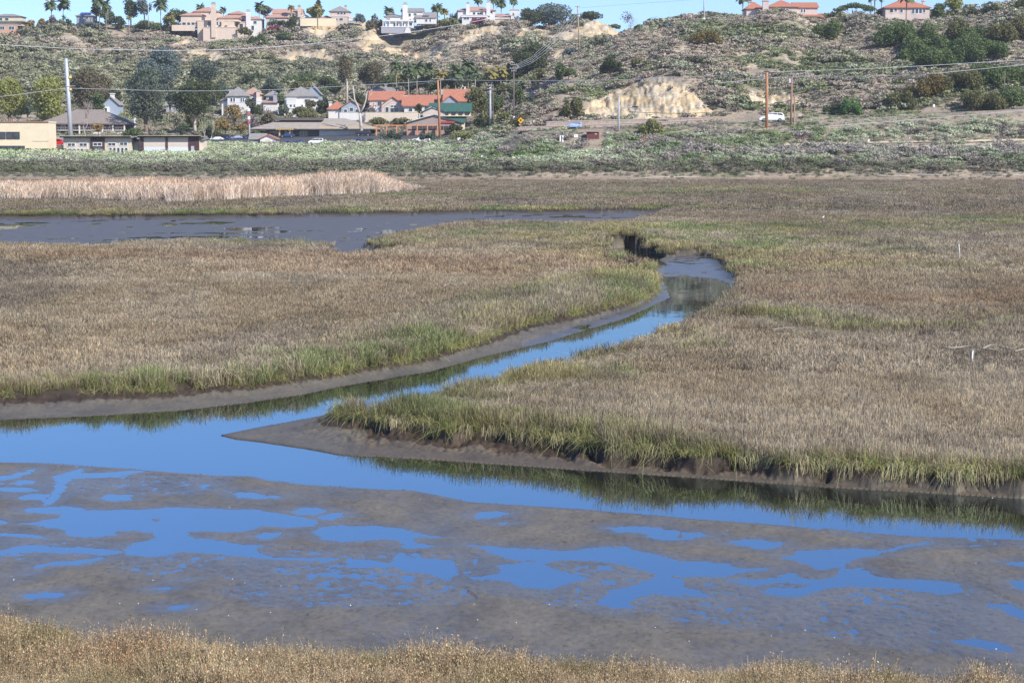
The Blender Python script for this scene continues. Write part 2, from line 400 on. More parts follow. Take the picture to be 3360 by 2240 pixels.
def roofmat(name, c, step=.35):
    """roof covering in courses"""
    if name in MATS: return MATS[name]
    m, t, b = nodes(name)
    g = N(t, 'ShaderNodeTexCoord')
    w = N(t, 'ShaderNodeTexWave', wave_type='BANDS', bands_direction='Z'); w.inputs['Scale'].default_value = 1 / step / 2
    w.inputs['Distortion'].default_value = 1.5
    t.links.new(g.outputs['Object'], w.inputs[0])
    n = noise(t, 1.1, 5, .65, 'geo')
    n2 = noise(t, 9, 2, .6, 'geo')
    c1 = ramp(t, n, [(.3, tuple(x * .68 for x in c)), (.7, tuple(min(1, x * 1.2) for x in c))])
    c2 = mix(t, .45, c1, ramp(t, n2, [(.3, tuple(x * .6 for x in c)), (.7, tuple(min(1, x * 1.3) for x in c))]))
    t.links.new(c2, b.inputs['Base Color'])
    b.inputs['Roughness'].default_value = .8
    bump(t, b, w.outputs['Fac'], .6, .08)
    MATS[name] = m
    return m
def glassmat(name='window_glass', c=(.03, .045, .06)):
    if name in MATS: return MATS[name]
    m, t, b = nodes(name)
    n = noise(t, .8, 2, .5, 'geo')
    t.links.new(ramp(t, n, [(.3, tuple(x * .5 for x in c)), (.7, tuple(x * 1.8 for x in c))]), b.inputs['Base Color'])
    b.inputs['Roughness'].default_value = .08
    b.inputs['Specular IOR Level'].default_value = .7
    MATS[name] = m
    return m
def leafmat(name, c, var=.5, rough=.75, scale=.6, alt=None):
    if name in MATS: return MATS[name]
    m, t, b = nodes(name)
    n = noise(t, scale, 4, .7, 'geo')
    n2 = noise(t, scale * 6, 2, .6, 'geo')
    c1 = ramp(t, n, [(.32, tuple(x * (1 - var) for x in c)), (.52, c), (.72, tuple(min(1, x * (1 + var)) for x in (alt or c)))])
    c2 = mix(t, .5, c1, ramp(t, n2, [(.3, tuple(x * (1 - var) for x in c)), (.7, tuple(min(1, x * (1 + var * .8)) for x in c))]))
    t.links.new(c2, b.inputs['Base Color'])
    b.inputs['Roughness'].default_value = rough
    b.inputs['Specular IOR Level'].default_value = .25
    tr = N(t, 'ShaderNodeBsdfTranslucent'); t.links.new(c2, tr.inputs[0])
    ms = N(t, 'ShaderNodeMixShader'); ms.inputs[0].default_value = .25
    out = t.nodes['Material Output']
    t.links.new(b.outputs[0], ms.inputs[1]); t.links.new(tr.outputs[0], ms.inputs[2]); t.links.new(ms.outputs[0], out.inputs[0])
    MATS[name] = m
    return m
def tintmat(name, rough=.8, trans=.22, patch=2.0):
    """plants scattered over the ground: colour = the plant's own colour x the stem's own colour"""
    m, t, b = nodes(name)
    a = N(t, 'ShaderNodeAttribute', attribute_type='INSTANCER', attribute_name='tint')
    v = N(t, 'ShaderNodeAttribute', attribute_type='GEOMETRY', attribute_name='vc')
    c = mix(t, 1.0, a.outputs['Color'], v.outputs['Color'], 'MULTIPLY')
    n = noise(t, patch, 3, .6, 'geo')
    c = mix(t, 1.0, c, ramp(t, n, [(.3, (.78, .76, .76)), (.7, (1.2, 1.2, 1.15))]), 'MULTIPLY')
    t.links.new(c, b.inputs['Base Color'])
    b.inputs['Roughness'].default_value = rough
    b.inputs['Specular IOR Level'].default_value = .2
    tr = N(t, 'ShaderNodeBsdfTranslucent'); t.links.new(c, tr.inputs[0])
    ms = N(t, 'ShaderNodeMixShader'); ms.inputs[0].default_value = trans
    out = t.nodes['Material Output']
    t.links.new(b.outputs[0], ms.inputs[1]); t.links.new(tr.outputs[0], ms.inputs[2]); t.links.new(ms.outputs[0], out.inputs[0])
    return m

def ground_mat():
    m, t, b = nodes('wet_mud')
    at_ = N(t, 'ShaderNodeAttribute', attribute_type='GEOMETRY', attribute_name='gc')
    wt = N(t, 'ShaderNodeAttribute', attribute_type='GEOMETRY', attribute_name='wet')
    n = noise(t, .9, 6, .65, 'geo', (1, .6, 1)); n2 = noise(t, 9, 5, .7, 'geo', (1, .55, 1))
    c = mix(t, 1.0, at_.outputs['Color'], ramp(t, n, [(.3, (.72, .72, .74)), (.5, (1, 1, 1)), (.72, (1.25, 1.22, 1.15))]), 'MULTIPLY')
    c = mix(t, 1.0, c, ramp(t, n2, [(.28, (.55, .55, .55)), (.45, (.97, .97, .97)), (.75, (1.25, 1.25, 1.25))]), 'MULTIPLY')
    n5 = noise(t, 3.2, 5, .75, 'geo', (1, .8, 1), 1.0)
    c = mix(t, 1.0, c, ramp(t, n5, [(.30, (.45, .42, .34)), (.37, (1, 1, 1)), (.68, (1, 1, 1)), (.74, (1.15, 1.12, 1.0))]), 'MULTIPLY')
    t.links.new(c, b.inputs['Base Color'])
    r = N(t, 'ShaderNodeMapRange'); r.inputs[3].default_value = .85; r.inputs[4].default_value = .30
    t.links.new(wt.outputs['Fac'], r.inputs[0]); t.links.new(r.outputs[0], b.inputs['Roughness'])
    sp = N(t, 'ShaderNodeMapRange'); sp.inputs[3].default_value = .15; sp.inputs[4].default_value = .6
    t.links.new(wt.outputs['Fac'], sp.inputs[0]); t.links.new(sp.outputs[0], b.inputs['Specular IOR Level'])
    bump(t, b, n2, .35, .03)
    return m
def hill_mat():
    m, t, b = nodes('hillside_soil')
    at_ = N(t, 'ShaderNodeAttribute', attribute_type='GEOMETRY', attribute_name='gc')
    n = noise(t, .22, 6, .7, 'geo'); n2 = noise(t, 1.6, 5, .7, 'geo'); n3 = noise(t, .9, 4, .6, 'geo', (1, 1, 5))
    c = mix(t, 1.0, at_.outputs['Color'], ramp(t, n, [(.3, (.7, .7, .72)), (.5, (1, 1, 1)), (.7, (1.22, 1.18, 1.1))]), 'MULTIPLY')
    c = mix(t, 1.0, c, ramp(t, n2, [(.3, (.6, .58, .56)), (.5, (1, 1, 1)), (.75, (1.2, 1.2, 1.2))]), 'MULTIPLY')
    c = mix(t, 1.0, c, ramp(t, n3, [(.3, (.86, .82, .74)), (.6, (1.04, 1.04, 1.04))]), 'MULTIPLY')
    t.links.new(c, b.inputs['Base Color'])
    b.inputs['Roughness'].default_value = .95
    b.inputs['Specular IOR Level'].default_value = .1
    bump(t, b, n2, .5, .4)
    return m
def water_mat():
    m, t, b = nodes('tidal_water')
    b.inputs['Base Color'].default_value = (.022, .021, .012, 1)
    b.inputs['Roughness'].default_value = .025
    b.inputs['IOR'].default_value = 3.0; b.inputs['Specular IOR Level'].default_value = 1.0
    b.inputs['Specular Tint'].default_value = (.76, .92, 1, 1)
    n = noise(t, 1.1, 3, .5, 'geo', (1, .45, 1))
    bump(t, b, n, .06, .05)
    return m
# ------------------------------------------------------------------ ground, mud, hills, water
def lin(r, g, b):
    f = lambda v: ((v / 255 + .055) / 1.055) ** 2.4 if v > 10 else v / 255 / 12.92
    return np.array([f(r), f(g), f(b)])
def build_ground():
    rn = np.concatenate([[.5, 3, 6, 10, 14, 18, 22, 25, 27], rows_for(1640, 1160, 2.0, .2), rows_for(1159, 960, .75, .2), rows_for(958, 626, 2.0, .2), rows_for(625, 524, .6, .2), rows_for(522, 420, 2.0, .2)])
    rn = rn[(rn < 396)]
    rn = np.concatenate([rn, np.linspace(397, 415, 14)])
    X, Y, Fq = fan_grid(rn, US)
    z, dv, dw, um, mf, wet = marsh_z(X, Y)
    zz = ground_z(X, Y)
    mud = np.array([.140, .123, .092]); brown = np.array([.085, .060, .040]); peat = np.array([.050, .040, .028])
    n = fbm(X / 2.2, Y / 4, 4, 50)
    c = mud[None] * (1 + .12 * n[:, None])
    tan_ = np.array([.25, .19, .13])
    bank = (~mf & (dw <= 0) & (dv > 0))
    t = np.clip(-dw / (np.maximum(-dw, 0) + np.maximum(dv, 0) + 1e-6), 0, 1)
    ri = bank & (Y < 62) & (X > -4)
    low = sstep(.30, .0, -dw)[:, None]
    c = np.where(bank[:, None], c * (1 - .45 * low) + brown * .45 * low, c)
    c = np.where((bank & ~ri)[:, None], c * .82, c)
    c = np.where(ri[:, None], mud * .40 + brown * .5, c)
    c = np.where((bank & (t > .72))[:, None], brown * .62 * (1 + .6 * fbm(X / .3, Y / .4, 3, 52)[:, None]), c)  # brown bank top, its darker tone also paints in the undercut's shadow
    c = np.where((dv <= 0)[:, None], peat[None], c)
    W = np.where(mf, .34 + .6 * wet, .40)
    soak = sstep(.046, .008, zz)
    W = np.where(mf, np.maximum(W, .22 + .68 * soak), W)
    c = np.where(mf[:, None], c * (1 - .22 * soak[:, None]), c)
    W = np.where(dv <= 0, .05, W)
    W = np.where(bank & (t > .6), .25, W)
    c = np.where((um > 0)[:, None], mud * .72, c); W = np.where(um > 0, .62, W)
    cm = sdist(CREEKMUD, X, Y)
    c = np.where(((cm > 0) & (dw < 0))[:, None], mud * .7, c); W = np.where((cm > 0) & (dw < 0), .92, W)
    c = np.where((Y > 385)[:, None], tan_[None], c)
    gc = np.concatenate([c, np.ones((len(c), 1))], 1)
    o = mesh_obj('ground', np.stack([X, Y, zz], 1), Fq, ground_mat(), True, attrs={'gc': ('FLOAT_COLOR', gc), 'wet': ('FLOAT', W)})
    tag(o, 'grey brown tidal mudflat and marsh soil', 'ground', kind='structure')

SAND = [  # bare sandstone outcrops (photo outline, distance range)
 ([(1335,268),(1345,245),(1375,225),(1400,212),(1425,205),(1440,195),(1470,190),(1490,182),(1512,180),(1545,186),(1575,196),(1600,212),(1625,228),(1645,245),(1640,262),(1600,268),(1500,272),(1400,273)], 460, 530),
 ([(1700,215),(1712,205),(1745,203),(1790,208),(1830,225),(1860,240),(1840,250),(1790,248),(1730,245),(1708,235)], 455, 560),
 ([(1300,90),(1335,62),(1360,46),(1385,52),(1432,86),(1400,92),(1360,86)], 800, 905),
 ([(685,72),(690,58),(720,52),(770,54),(800,58),(780,68),(750,85),(725,86),(700,76)], 800, 905),
 ([(800,60),(860,54),(900,60),(880,78),(840,80),(830,66)], 800, 905),
 ([(825,85),(850,82),(900,72),(905,85),(880,98),(862,104),(850,118),(835,118),(826,105)], 780, 905),
 ([(1062,72),(1080,72),(1100,64),(1120,68),(1150,50),(1165,60),(1155,78),(1130,84),(1100,92),(1080,96),(1065,92)], 800, 905),
 ([(1188,85),(1200,64),(1215,62),(1212,76),(1195,92)], 800, 905),
 ([(660,142),(690,116),(700,122),(680,148)], 700, 905), ([(745,115),(770,145),(760,150),(735,130)], 700, 905), ([(690,125),(735,120),(740,140),(700,135)], 700, 905),
 ([(1225,66),(1250,64),(1262,78),(1240,78)], 800, 905), ([(1240,88),(1256,88),(1254,98),(1240,98)], 780, 905), ([(1268,136),(1285,118),(1312,118),(1308,132),(1285,136)], 700, 905),
 ([(1095,118),(1120,116),(1122,130),(1100,130)], 700, 905),
 ([(940,120),(985,125),(1010,135),(960,138)], 700, 905), ([(880,110),(930,118),(955,145),(905,135)], 700, 905), ([(990,115),(1020,112),(1020,130),(990,132)], 700, 905),
 ([(0,72),(20,72),(45,82),(40,90),(5,85)], 800, 905), ([(400,85),(430,85),(438,100),(405,100)], 780, 905), ([(430,118),(470,112),(510,125),(520,140),(450,130)], 740, 905),
 ([(1800,262),(1840,258),(1850,270),(1800,275)], 455, 520),
]
def sand_mask(X, Y, Z):
    px, py = proj(X, Y, Z)
    m = np.full(X.shape, -99.0)
    for q, a, b in SAND:
        x0, x1 = min(p[0] for p in q) - 20, max(p[0] for p in q) + 20
        y0, y1 = min(p[1] for p in q) - 20, max(p[1] for p in q) + 20
        k = (px > x0) & (px < x1) & (py > y0) & (py < y1) & (Y > a) & (Y < b)
        if k.any():
            m[k] = np.maximum(m[k], sdist(q, px[k], py[k]))
    return m + np.where(Y < 600, 11, 5) * fbm(X / 6, Z / 4 + Y / 9, 4, 71) + np.where(Y < 600, 0, 3.5)
def build_hills():
    rh = np.concatenate([np.linspace(415, 470, 60), np.linspace(471, 620, 130), np.linspace(621.5, 905, 190), [908, 915, 930, 960, 1000, 1100, 1300, 1700, 2300, 3000]])
    X, Y, Fq = fan_grid(rh, US)
    z = ground_z(X, Y)
    s = sand_mask(X, Y, z)
    on = sstep(0, 5, s)
    # weathered ledges and rills on the bare rock
    rel = fbm(X / 2.2, Y / 2.2 + z / 1.5, 3, 61)
    z = z + on * (1.1 * rel - 1.1 * np.abs(fbm(X / 5, z / 14, 3, 63)) - 1.0 * np.abs(fbm(X / 1.1, z / 2.2, 3, 64)) + .7 * np.sin(z * 2.1 + 3 * fbm(X / 9, z / 9, 2, 65)) * .6 + .2)
    sandc = np.array([.55, .43, .265]); pale = np.array([.55, .475, .35]); soil = np.array([.33, .275, .21]); green = np.array([.18, .185, .11])
    nn = fbm(X / 9, Y / 9, 4, 66)[:, None]
    c = soil * (1 + .25 * nn) * (1 - sstep(.1, .5, nn)) + green * sstep(.1, .5, nn)
    bare = sstep(.05, .28, fbm(X / 6, Y / 6, 4, 69))[:, None] * sstep(480, 520, Y)[:, None]
    c = c * (1 - bare * .85) + pale * .85 * bare * .85
    on2 = on[:, None]
    c = c * (1 - on2) + on2 * (sandc + (pale - sandc) * sstep(-.2, .3, fbm(X / 3, z / 1.2, 3, 68))[:, None]) * (1 - .35 * sstep(.12, .4, fbm(X / 2.2, z / 2.5, 4, 72)))[:, None]
    gc = np.concatenate([c, np.ones((len(c), 1))], 1)
    o = mesh_obj('hills', np.stack([X, Y, z], 1), Fq, hill_mat(), True, attrs={'gc': ('FLOAT_COLOR', gc)})
    tag(o, 'scrubby coastal hills with sandstone outcrops', 'hills', kind='structure')
def build_water():
    X, Y, Fq = fan_grid(np.array([27.5, 40, 60, 90, 140, 200, 260]), np.linspace(-1.6, 1.6, 25))
    o = mesh_obj('water', np.stack([X, Y, X * 0], 1), Fq, water_mat(), True)
    tag(o, 'still blue tidal creek and puddles', 'water', kind='structure')
def build_haze():
    m = bpy.data.materials.new('haze'); m.use_nodes = True
    t = m.node_tree; t.nodes.remove(t.nodes['Principled BSDF'])
    v = t.nodes.new('ShaderNodeVolumePrincipled')
    v.inputs['Color'].default_value = (.95, .97, .96, 1); v.inputs['Density'].default_value = .00011; v.inputs['Anisotropy'].default_value = .2
    t.links.new(v.outputs[0], t.nodes['Material Output'].inputs['Volume'])
    x, y0, y1, z0, z1 = 11000, -60, 3100, -60, 92
    V = [(a, b, c) for c in (z0, z1) for b in (y0, y1) for a in (-x, x)]
    o = mesh_obj('haze', V, [(0, 2, 3, 1), (4, 5, 7, 6), (0, 1, 5, 4), (2, 6, 7, 3), (0, 4, 6, 2), (1, 3, 7, 5)], m)
    tag(o, 'thin bluish haze in the air', 'haze', kind='stuff')
build_ground(); build_hills(); build_water(); build_haze()
# ------------------------------------------------------------------ plants that nobody could count
def scatter(name, templates, P, rot, scl, tintc, mat, label, cat):
    """one object: template tufts, instanced on its own loose points"""
    V, Fl, vc, tid = [], [], [], []
    off = 0
    for k, (tv, tf, tc) in enumerate(templates):
        V.append(tv); Fl.append(tf + off); vc.append(tc); tid.append(np.full(len(tv), k)); off += len(tv)
    n = len(P)
    pick = rng.integers(0, len(templates), n)
    V.append(P); tid.append(np.full(n, -1)); vc.append(np.ones((n, 3)))
    nt0 = off
    V = np.concatenate(V); Fl = np.concatenate(Fl)
    c = np.concatenate(vc); c = np.concatenate([c, np.ones((len(c), 1))], 1)
    z0 = np.zeros((nt0, 3))
    full = lambda a: np.concatenate([z0, a])
    t4 = np.concatenate([np.zeros((nt0, 4)), np.concatenate([tintc, np.ones((n, 1))], 1)])
    o = mesh_obj(name, V, Fl, mat, attrs={'vc': ('FLOAT_COLOR', c), 'tid': ('INT', np.concatenate(tid).astype(np.int32)),
        'pick': ('INT', np.concatenate([np.zeros(nt0), pick]).astype(np.int32)), 'rot': ('FLOAT_VECTOR', full(rot)), 'scl': ('FLOAT_VECTOR', full(scl)), 'tint': ('FLOAT_COLOR', t4)})
    g = bpy.data.node_groups.new(name, 'GeometryNodeTree')
    g.interface.new_socket('Geometry', in_out='INPUT', socket_type='NodeSocketGeometry')
    g.interface.new_socket('Geometry', in_out='OUTPUT', socket_type='NodeSocketGeometry')
    A = lambda typ: g.nodes.new(typ)
    gi, go = A('NodeGroupInput'), A('NodeGroupOutput')
    def na(nm, dt):
        x = A('GeometryNodeInputNamedAttribute'); x.data_type = dt; x.inputs['Name'].default_value = nm
        return x.outputs['Attribute']
    t_ = na('tid', 'INT')
    def sep(k):
        s_ = A('GeometryNodeSeparateGeometry'); s_.domain = 'POINT'
        cmp_ = A('FunctionNodeCompare'); cmp_.data_type = 'INT'; cmp_.operation = 'EQUAL'
        g.links.new(t_, cmp_.inputs[2]); cmp_.inputs[3].default_value = k
        g.links.new(gi.outputs[0], s_.inputs[0]); g.links.new(cmp_.outputs[0], s_.inputs[1])
        return s_.outputs[0]
    j = A('GeometryNodeJoinGeometry')
    for k in range(len(templates)):
        ti = A('GeometryNodeGeometryToInstance'); g.links.new(sep(k), ti.inputs[0]); g.links.new(ti.outputs[0], j.inputs[0])
    iop = A('GeometryNodeInstanceOnPoints')
    g.links.new(sep(-1), iop.inputs['Points']); g.links.new(j.outputs[0], iop.inputs['Instance'])
    iop.inputs['Pick Instance'].default_value = True
    g.links.new(na('pick', 'INT'), iop.inputs['Instance Index'])
    e = A('FunctionNodeEulerToRotation'); g.links.new(na('rot', 'FLOAT_VECTOR'), e.inputs[0])
    g.links.new(e.outputs[0], iop.inputs['Rotation']); g.links.new(na('scl', 'FLOAT_VECTOR'), iop.inputs['Scale'])
    g.links.new(iop.outputs[0], go.inputs[0])
    md = o.modifiers.new('scatter', 'NODES'); md.node_group = g
    tag(o, label, cat, kind='stuff')
    return o

def blades(n, rad, h0, h1, w, lean=.25, droop=.25, base=(.75, .7, .62), tip=(1.1, 1.05, 1.0), seed=0, seg=2, var=.45, head=0):
    """a tuft of n ribbon blades on a disc"""
    r = np.random.default_rng(seed)
    a = r.uniform(0, 2 * pi, n); d = rad * np.sqrt(r.uniform(0, 1, n))
    bx, by = d * np.cos(a), d * np.sin(a)
    h = r.uniform(h0, h1, n)
    la = r.uniform(0, 2 * pi, n); ll = h * np.abs(r.normal(0, lean, n))
    fa = r.uniform(0, pi, n); wx, wy = np.cos(fa) * w / 2, np.sin(fa) * w / 2
    V, C, Fc = [], [], []
    bright = 1 + var * r.uniform(-1, 1, n)
    hue = r.uniform(-1, 1, n)
    for k in range(seg + 1):
        t = k / seg
        cx = bx + np.cos(la) * ll * t ** 2; cy = by + np.sin(la) * ll * t ** 2; cz = h * (t - droop * t ** 3 * ll / h)
        ww = 1 - .55 * t if k < seg else (.25 if not head else head)
        V.append(np.stack([cx - wx * ww, cy - wy * ww, cz], 1)); V.append(np.stack([cx + wx * ww, cy + wy * ww, cz], 1))
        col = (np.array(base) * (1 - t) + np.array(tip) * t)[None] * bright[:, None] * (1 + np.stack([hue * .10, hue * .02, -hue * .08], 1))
        C += [col, col]
    V = np.stack(V, 1).reshape(-1, 3); C = np.stack(C, 1).reshape(-1, 3)
    m = 2 * (seg + 1)
    for k in range(seg):
        i = np.arange(n) * m + 2 * k
        Fc.append(np.stack([i, i + 1, i + 3, i + 2], 1))
    return V, np.concatenate(Fc), C
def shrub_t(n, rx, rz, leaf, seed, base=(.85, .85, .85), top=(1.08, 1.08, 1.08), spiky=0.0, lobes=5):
    """low shrub: leaf clumps on lobes"""
    r = np.random.default_rng(seed)
    lc = np.stack([r.uniform(-.6, .6, lobes) * rx, r.uniform(-.6, .6, lobes) * rx, r.uniform(.25, .6, lobes) * rz], 1)
    lr = r.uniform(.35, .6, lobes)
    k = r.integers(0, lobes, n)
    d = r.normal(0, 1, (n, 3)); d /= np.linalg.norm(d, axis=1)[:, None]
    d[:, 2] = np.where(d[:, 2] < -.3, -d[:, 2], d[:, 2])
    rr = lr[k][:, None] * (r.uniform(.35, 1, (n, 1)) ** .5)
    c = lc[k] + d * rr * np.array([rx, rx, rz])
    c[:, 2] = np.abs(c[:, 2])
    nrm = d + r.normal(0, .55, (n, 3)); nrm /= np.linalg.norm(nrm, axis=1)[:, None]
    u = np.cross(nrm, r.normal(0, 1, (n, 3))); u /= np.linalg.norm(u, axis=1)[:, None] + 1e-9
    v = np.cross(nrm, u)
    s = leaf * r.uniform(.5, 1.1, (n, 1))
    v = v * (1 + spiky * 2)
    V = np.stack([c - u * s * .6, c - v * s, c + u * s * .6, c + v * s], 1).reshape(-1, 3)
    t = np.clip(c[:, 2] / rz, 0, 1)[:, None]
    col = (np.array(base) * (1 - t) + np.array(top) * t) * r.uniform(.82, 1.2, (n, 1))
    C = np.repeat(col, 4, 0)
    return V, np.arange(n * 4).reshape(n, 4), C

def spread(y0, y1, gap, u0=-.335, u1=.335):
    """jittered points in the wedge seen by the camera; the gap grows with distance inside a band"""
    out = []
    Y = y0
    while Y < y1:
        g = gap
        n = int((u1 - u0) * Y / g)
        X = np.linspace(u0 * Y, u1 * Y, n) + rng.uniform(-.5, .5, n) * g
        out.append(np.stack([X, np.full(n, Y) + rng.uniform(-.6, .6, n) * g], 1))
        Y += g * .9
    return np.concatenate(out)
def rot_up(n, tilt=.08):
    return np.stack([rng.normal(0, tilt, n), rng.normal(0, tilt, n), rng.uniform(0, 2 * pi, n)], 1)

# green fringes seen in the photo (line, half width in photo px)
GREEN = [([(0,905),(130,900),(250,893),(450,880),(650,860),(800,838),(950,815),(1050,788),(1130,760),(1200,733),(1300,712),(1400,688),(1480,660),(1500,632)], 20, ZP),
 ([(1120,745),(1250,690),(1350,660),(1470,630)], 9, ZP), ([(700,835),(850,800),(1000,760)], 5, ZP),
 ([(800,935),(900,955),(1050,975),(1250,1000),(1450,1035),(1700,1065),(2000,1085),(2352,1105)], 24, ZP),
 ([(860,915),(960,895),(1100,862),(1225,830),(1340,805),(1450,790)], 22, ZP), ([(1000,930),(1150,900),(1300,870)], 22, ZP), ([(1430,800),(1540,775),(1600,810)], 6, ZP),
 ([(1400,526),(1350,545),(1360,556)], 7, ZP), ([(1520,548),(1600,560),(1660,570),(1700,600),(1730,620)], 11, ZP), ([(1500,520),(1420,520)], 5, ZP),
 ([(1560,548),(1700,540),(1800,522),(1900,528),(2060,535)], 6, ZP), ([(2100,520),(2200,508),(2352,505)], 6, ZP), ([(1760,560),(1860,555)], 7, ZP),
 ([(-60,501),(300,500),(600,498),(1000,491),(1400,488),(1560,487),(1750,486)], 5.5, 0.0),
 ([(850,545),(940,540),(1060,538)], 6, ZP), ([(760,555),(775,562)], 7, ZP),
 ([(950,451),(1300,449),(1500,446),(1800,442),(2352,440)], 3, ZP), ([(1500,432),(1800,436)], 2, ZP),
 ([(1750,735),(1850,752),(1950,768)], 11, ZP), ([(2150,770),(2352,760)], 9, ZP), ([(1560,710),(1650,690)],5,ZP)]
GREENG = [([atz(x, y, z) for x, y in L], hw, z) for L, hw, z in GREEN]
def green_at(X, Y):
    g = np.zeros(X.shape)
    for L, hw, z in GREENG:
        ys = [q[1] for q in L]; ym = sum(ys) / len(ys)
        wy = (.5 if ym < 110 else .8) * hw * ym / F * ym / (H - z)                  # picture half-height -> metres on the ground
        S = np.array([1.0 / max(1.0, ym * .012), 1.0])
        scale = wy
        k = (Y > min(ys) - 3 * scale) & (Y < max(ys) + 3 * scale)
        if k.any():
            Ls = [(q[0] * .35, q[1]) for q in L]
            d = dist(Ls, X[k] * .35, Y[k], closed=False)
            g[k] = np.maximum(g[k], sstep(1.25, .3, d / scale))
    return g
RED = [([(1130,620),(1300,610),(1450,600)],22,ZP),([(1600,690),(1720,670),(1800,680)],14,ZP),([(2100,700),(2352,690)],25,ZP),([(300,590),(700,600)],16,ZP)]
REDG = [([atz(x, y, z) for x, y in L], hw, z) for L, hw, z in RED]
MATTED = [([(240,868),(320,862),(410,852)], .9), ([(430,866),(560,852),(640,838)], .7), ([(740,815),(830,806),(930,795)], .9), ([(1020,778),(1110,762)], .6), ([(1160,918),(1230,910),(1310,900)], 1.0),
 ([(1330,862),(1420,838),(1500,822)], .9), ([(1500,808),(1570,800)], .8), ([(1720,745),(1800,762),(1900,778),(2000,788)], .9), ([(2100,800),(2250,802),(2400,806)], .7), ([(1000,938),(1080,945),(1150,962)], .6), ([(1350,985),(1450,1000)], .5), ([(1010,655),(1060,655)], .9)]
MATG = [([atz(x, y, ZP) for x, y in L], w_) for L, w_ in MATTED]
def mat_at(X, Y):
    g = np.zeros(X.shape)
    for L, w_ in MATG:
        ys = [q[1] for q in L]; k = (Y > min(ys) - 3) & (Y < max(ys) + 3)
        if k.any(): g[k] = np.maximum(g[k], sstep(1.3, .4, dist(L, X[k], Y[k], closed=False) / w_ + .5 * fbm(X[k] / .8, Y[k] / 1.2, 3, 199)))
    return g
def marsh_tint(X, Y):
    n1 = fbm(X / 9, Y / 22, 4, 101)[:, None]; n2 = fbm(X / 3, Y / 6, 3, 103)[:, None]; n3 = rng.uniform(-1, 1, (len(X), 1))
    grey = np.array([.378, .326, .236]); brown = np.array([.34, .280, .188]); dull = np.array([.28, .24, .185])
    c = grey + (brown - grey) * sstep(-.15, .35, n1 + .6 * n2) + (dull - grey) * sstep(.1, .5, -n1 + .5 * n2)
    global GREENG
    keep = GREENG; GREENG = REDG
    rd = green_at(X, Y)[:, None]; GREENG = keep
    c = c * (1 - .45 * rd) + np.array([.34, .225, .135]) * .45 * rd
    g = green_at(X, Y)
    gn = np.clip(g * np.where(Y > 170, 1.5, .95) * sstep(-.35, .15, n2[:, 0] + .5 * n3[:, 0]), 0, 1)[:, None]
    gcol = np.array([.22, .26, .115]) + (np.array([.36, .325, .16]) - np.array([.22, .26, .115])) * sstep(-.2, .4, fbm(X / 4, Y / 9, 2, 107))[:, None]
    speck = (rng.uniform(0, 1, (len(X), 1)) < .05) * (rng.uniform(0, 1, (len(X), 1)))
    c = c * (1 - gn) + gcol * gn
    c = c * (1 - .45 * speck) + gcol * .45 * speck
    big_ = fbm(X / 14, Y / 30, 3, 111)[:, None]; pat = sstep(.15, .4, fbm(X / 2.5, Y / 4, 3, 113))[:, None]
    far_ = sstep(160, 240, Y)[:, None]
    mt_ = mat_at(X, Y)[:, None]
    c = c * (1 - .6 * mt_) + np.array([.20, .185, .145]) * .6 * mt_
    return c * .93 * (1 + .16 * n3) * (1 + .26 * big_) * (1 - .22 * pat) * (1 - .14 * far_)
def marsh_points(y0, y1, gap):
    p = spread(y0, y1, gap)
    X, Y = p[:, 0], p[:, 1]
    z, dv, dw, um, mf, wet = marsh_z(X, Y)
    far = sstep(396, 415, Y)
    hole = (dv > -.45) & (fbm(X / .55, Y / .6, 2, 88) > .05) & (Y < 70)
    ok = (dv < np.where(Y < 62, -.2, -.04)) & (um < 0) & ~hole
    X, Y, z = X[ok], Y[ok], z[ok]
    return X, Y, ground_z(X, Y), -dv[ok]
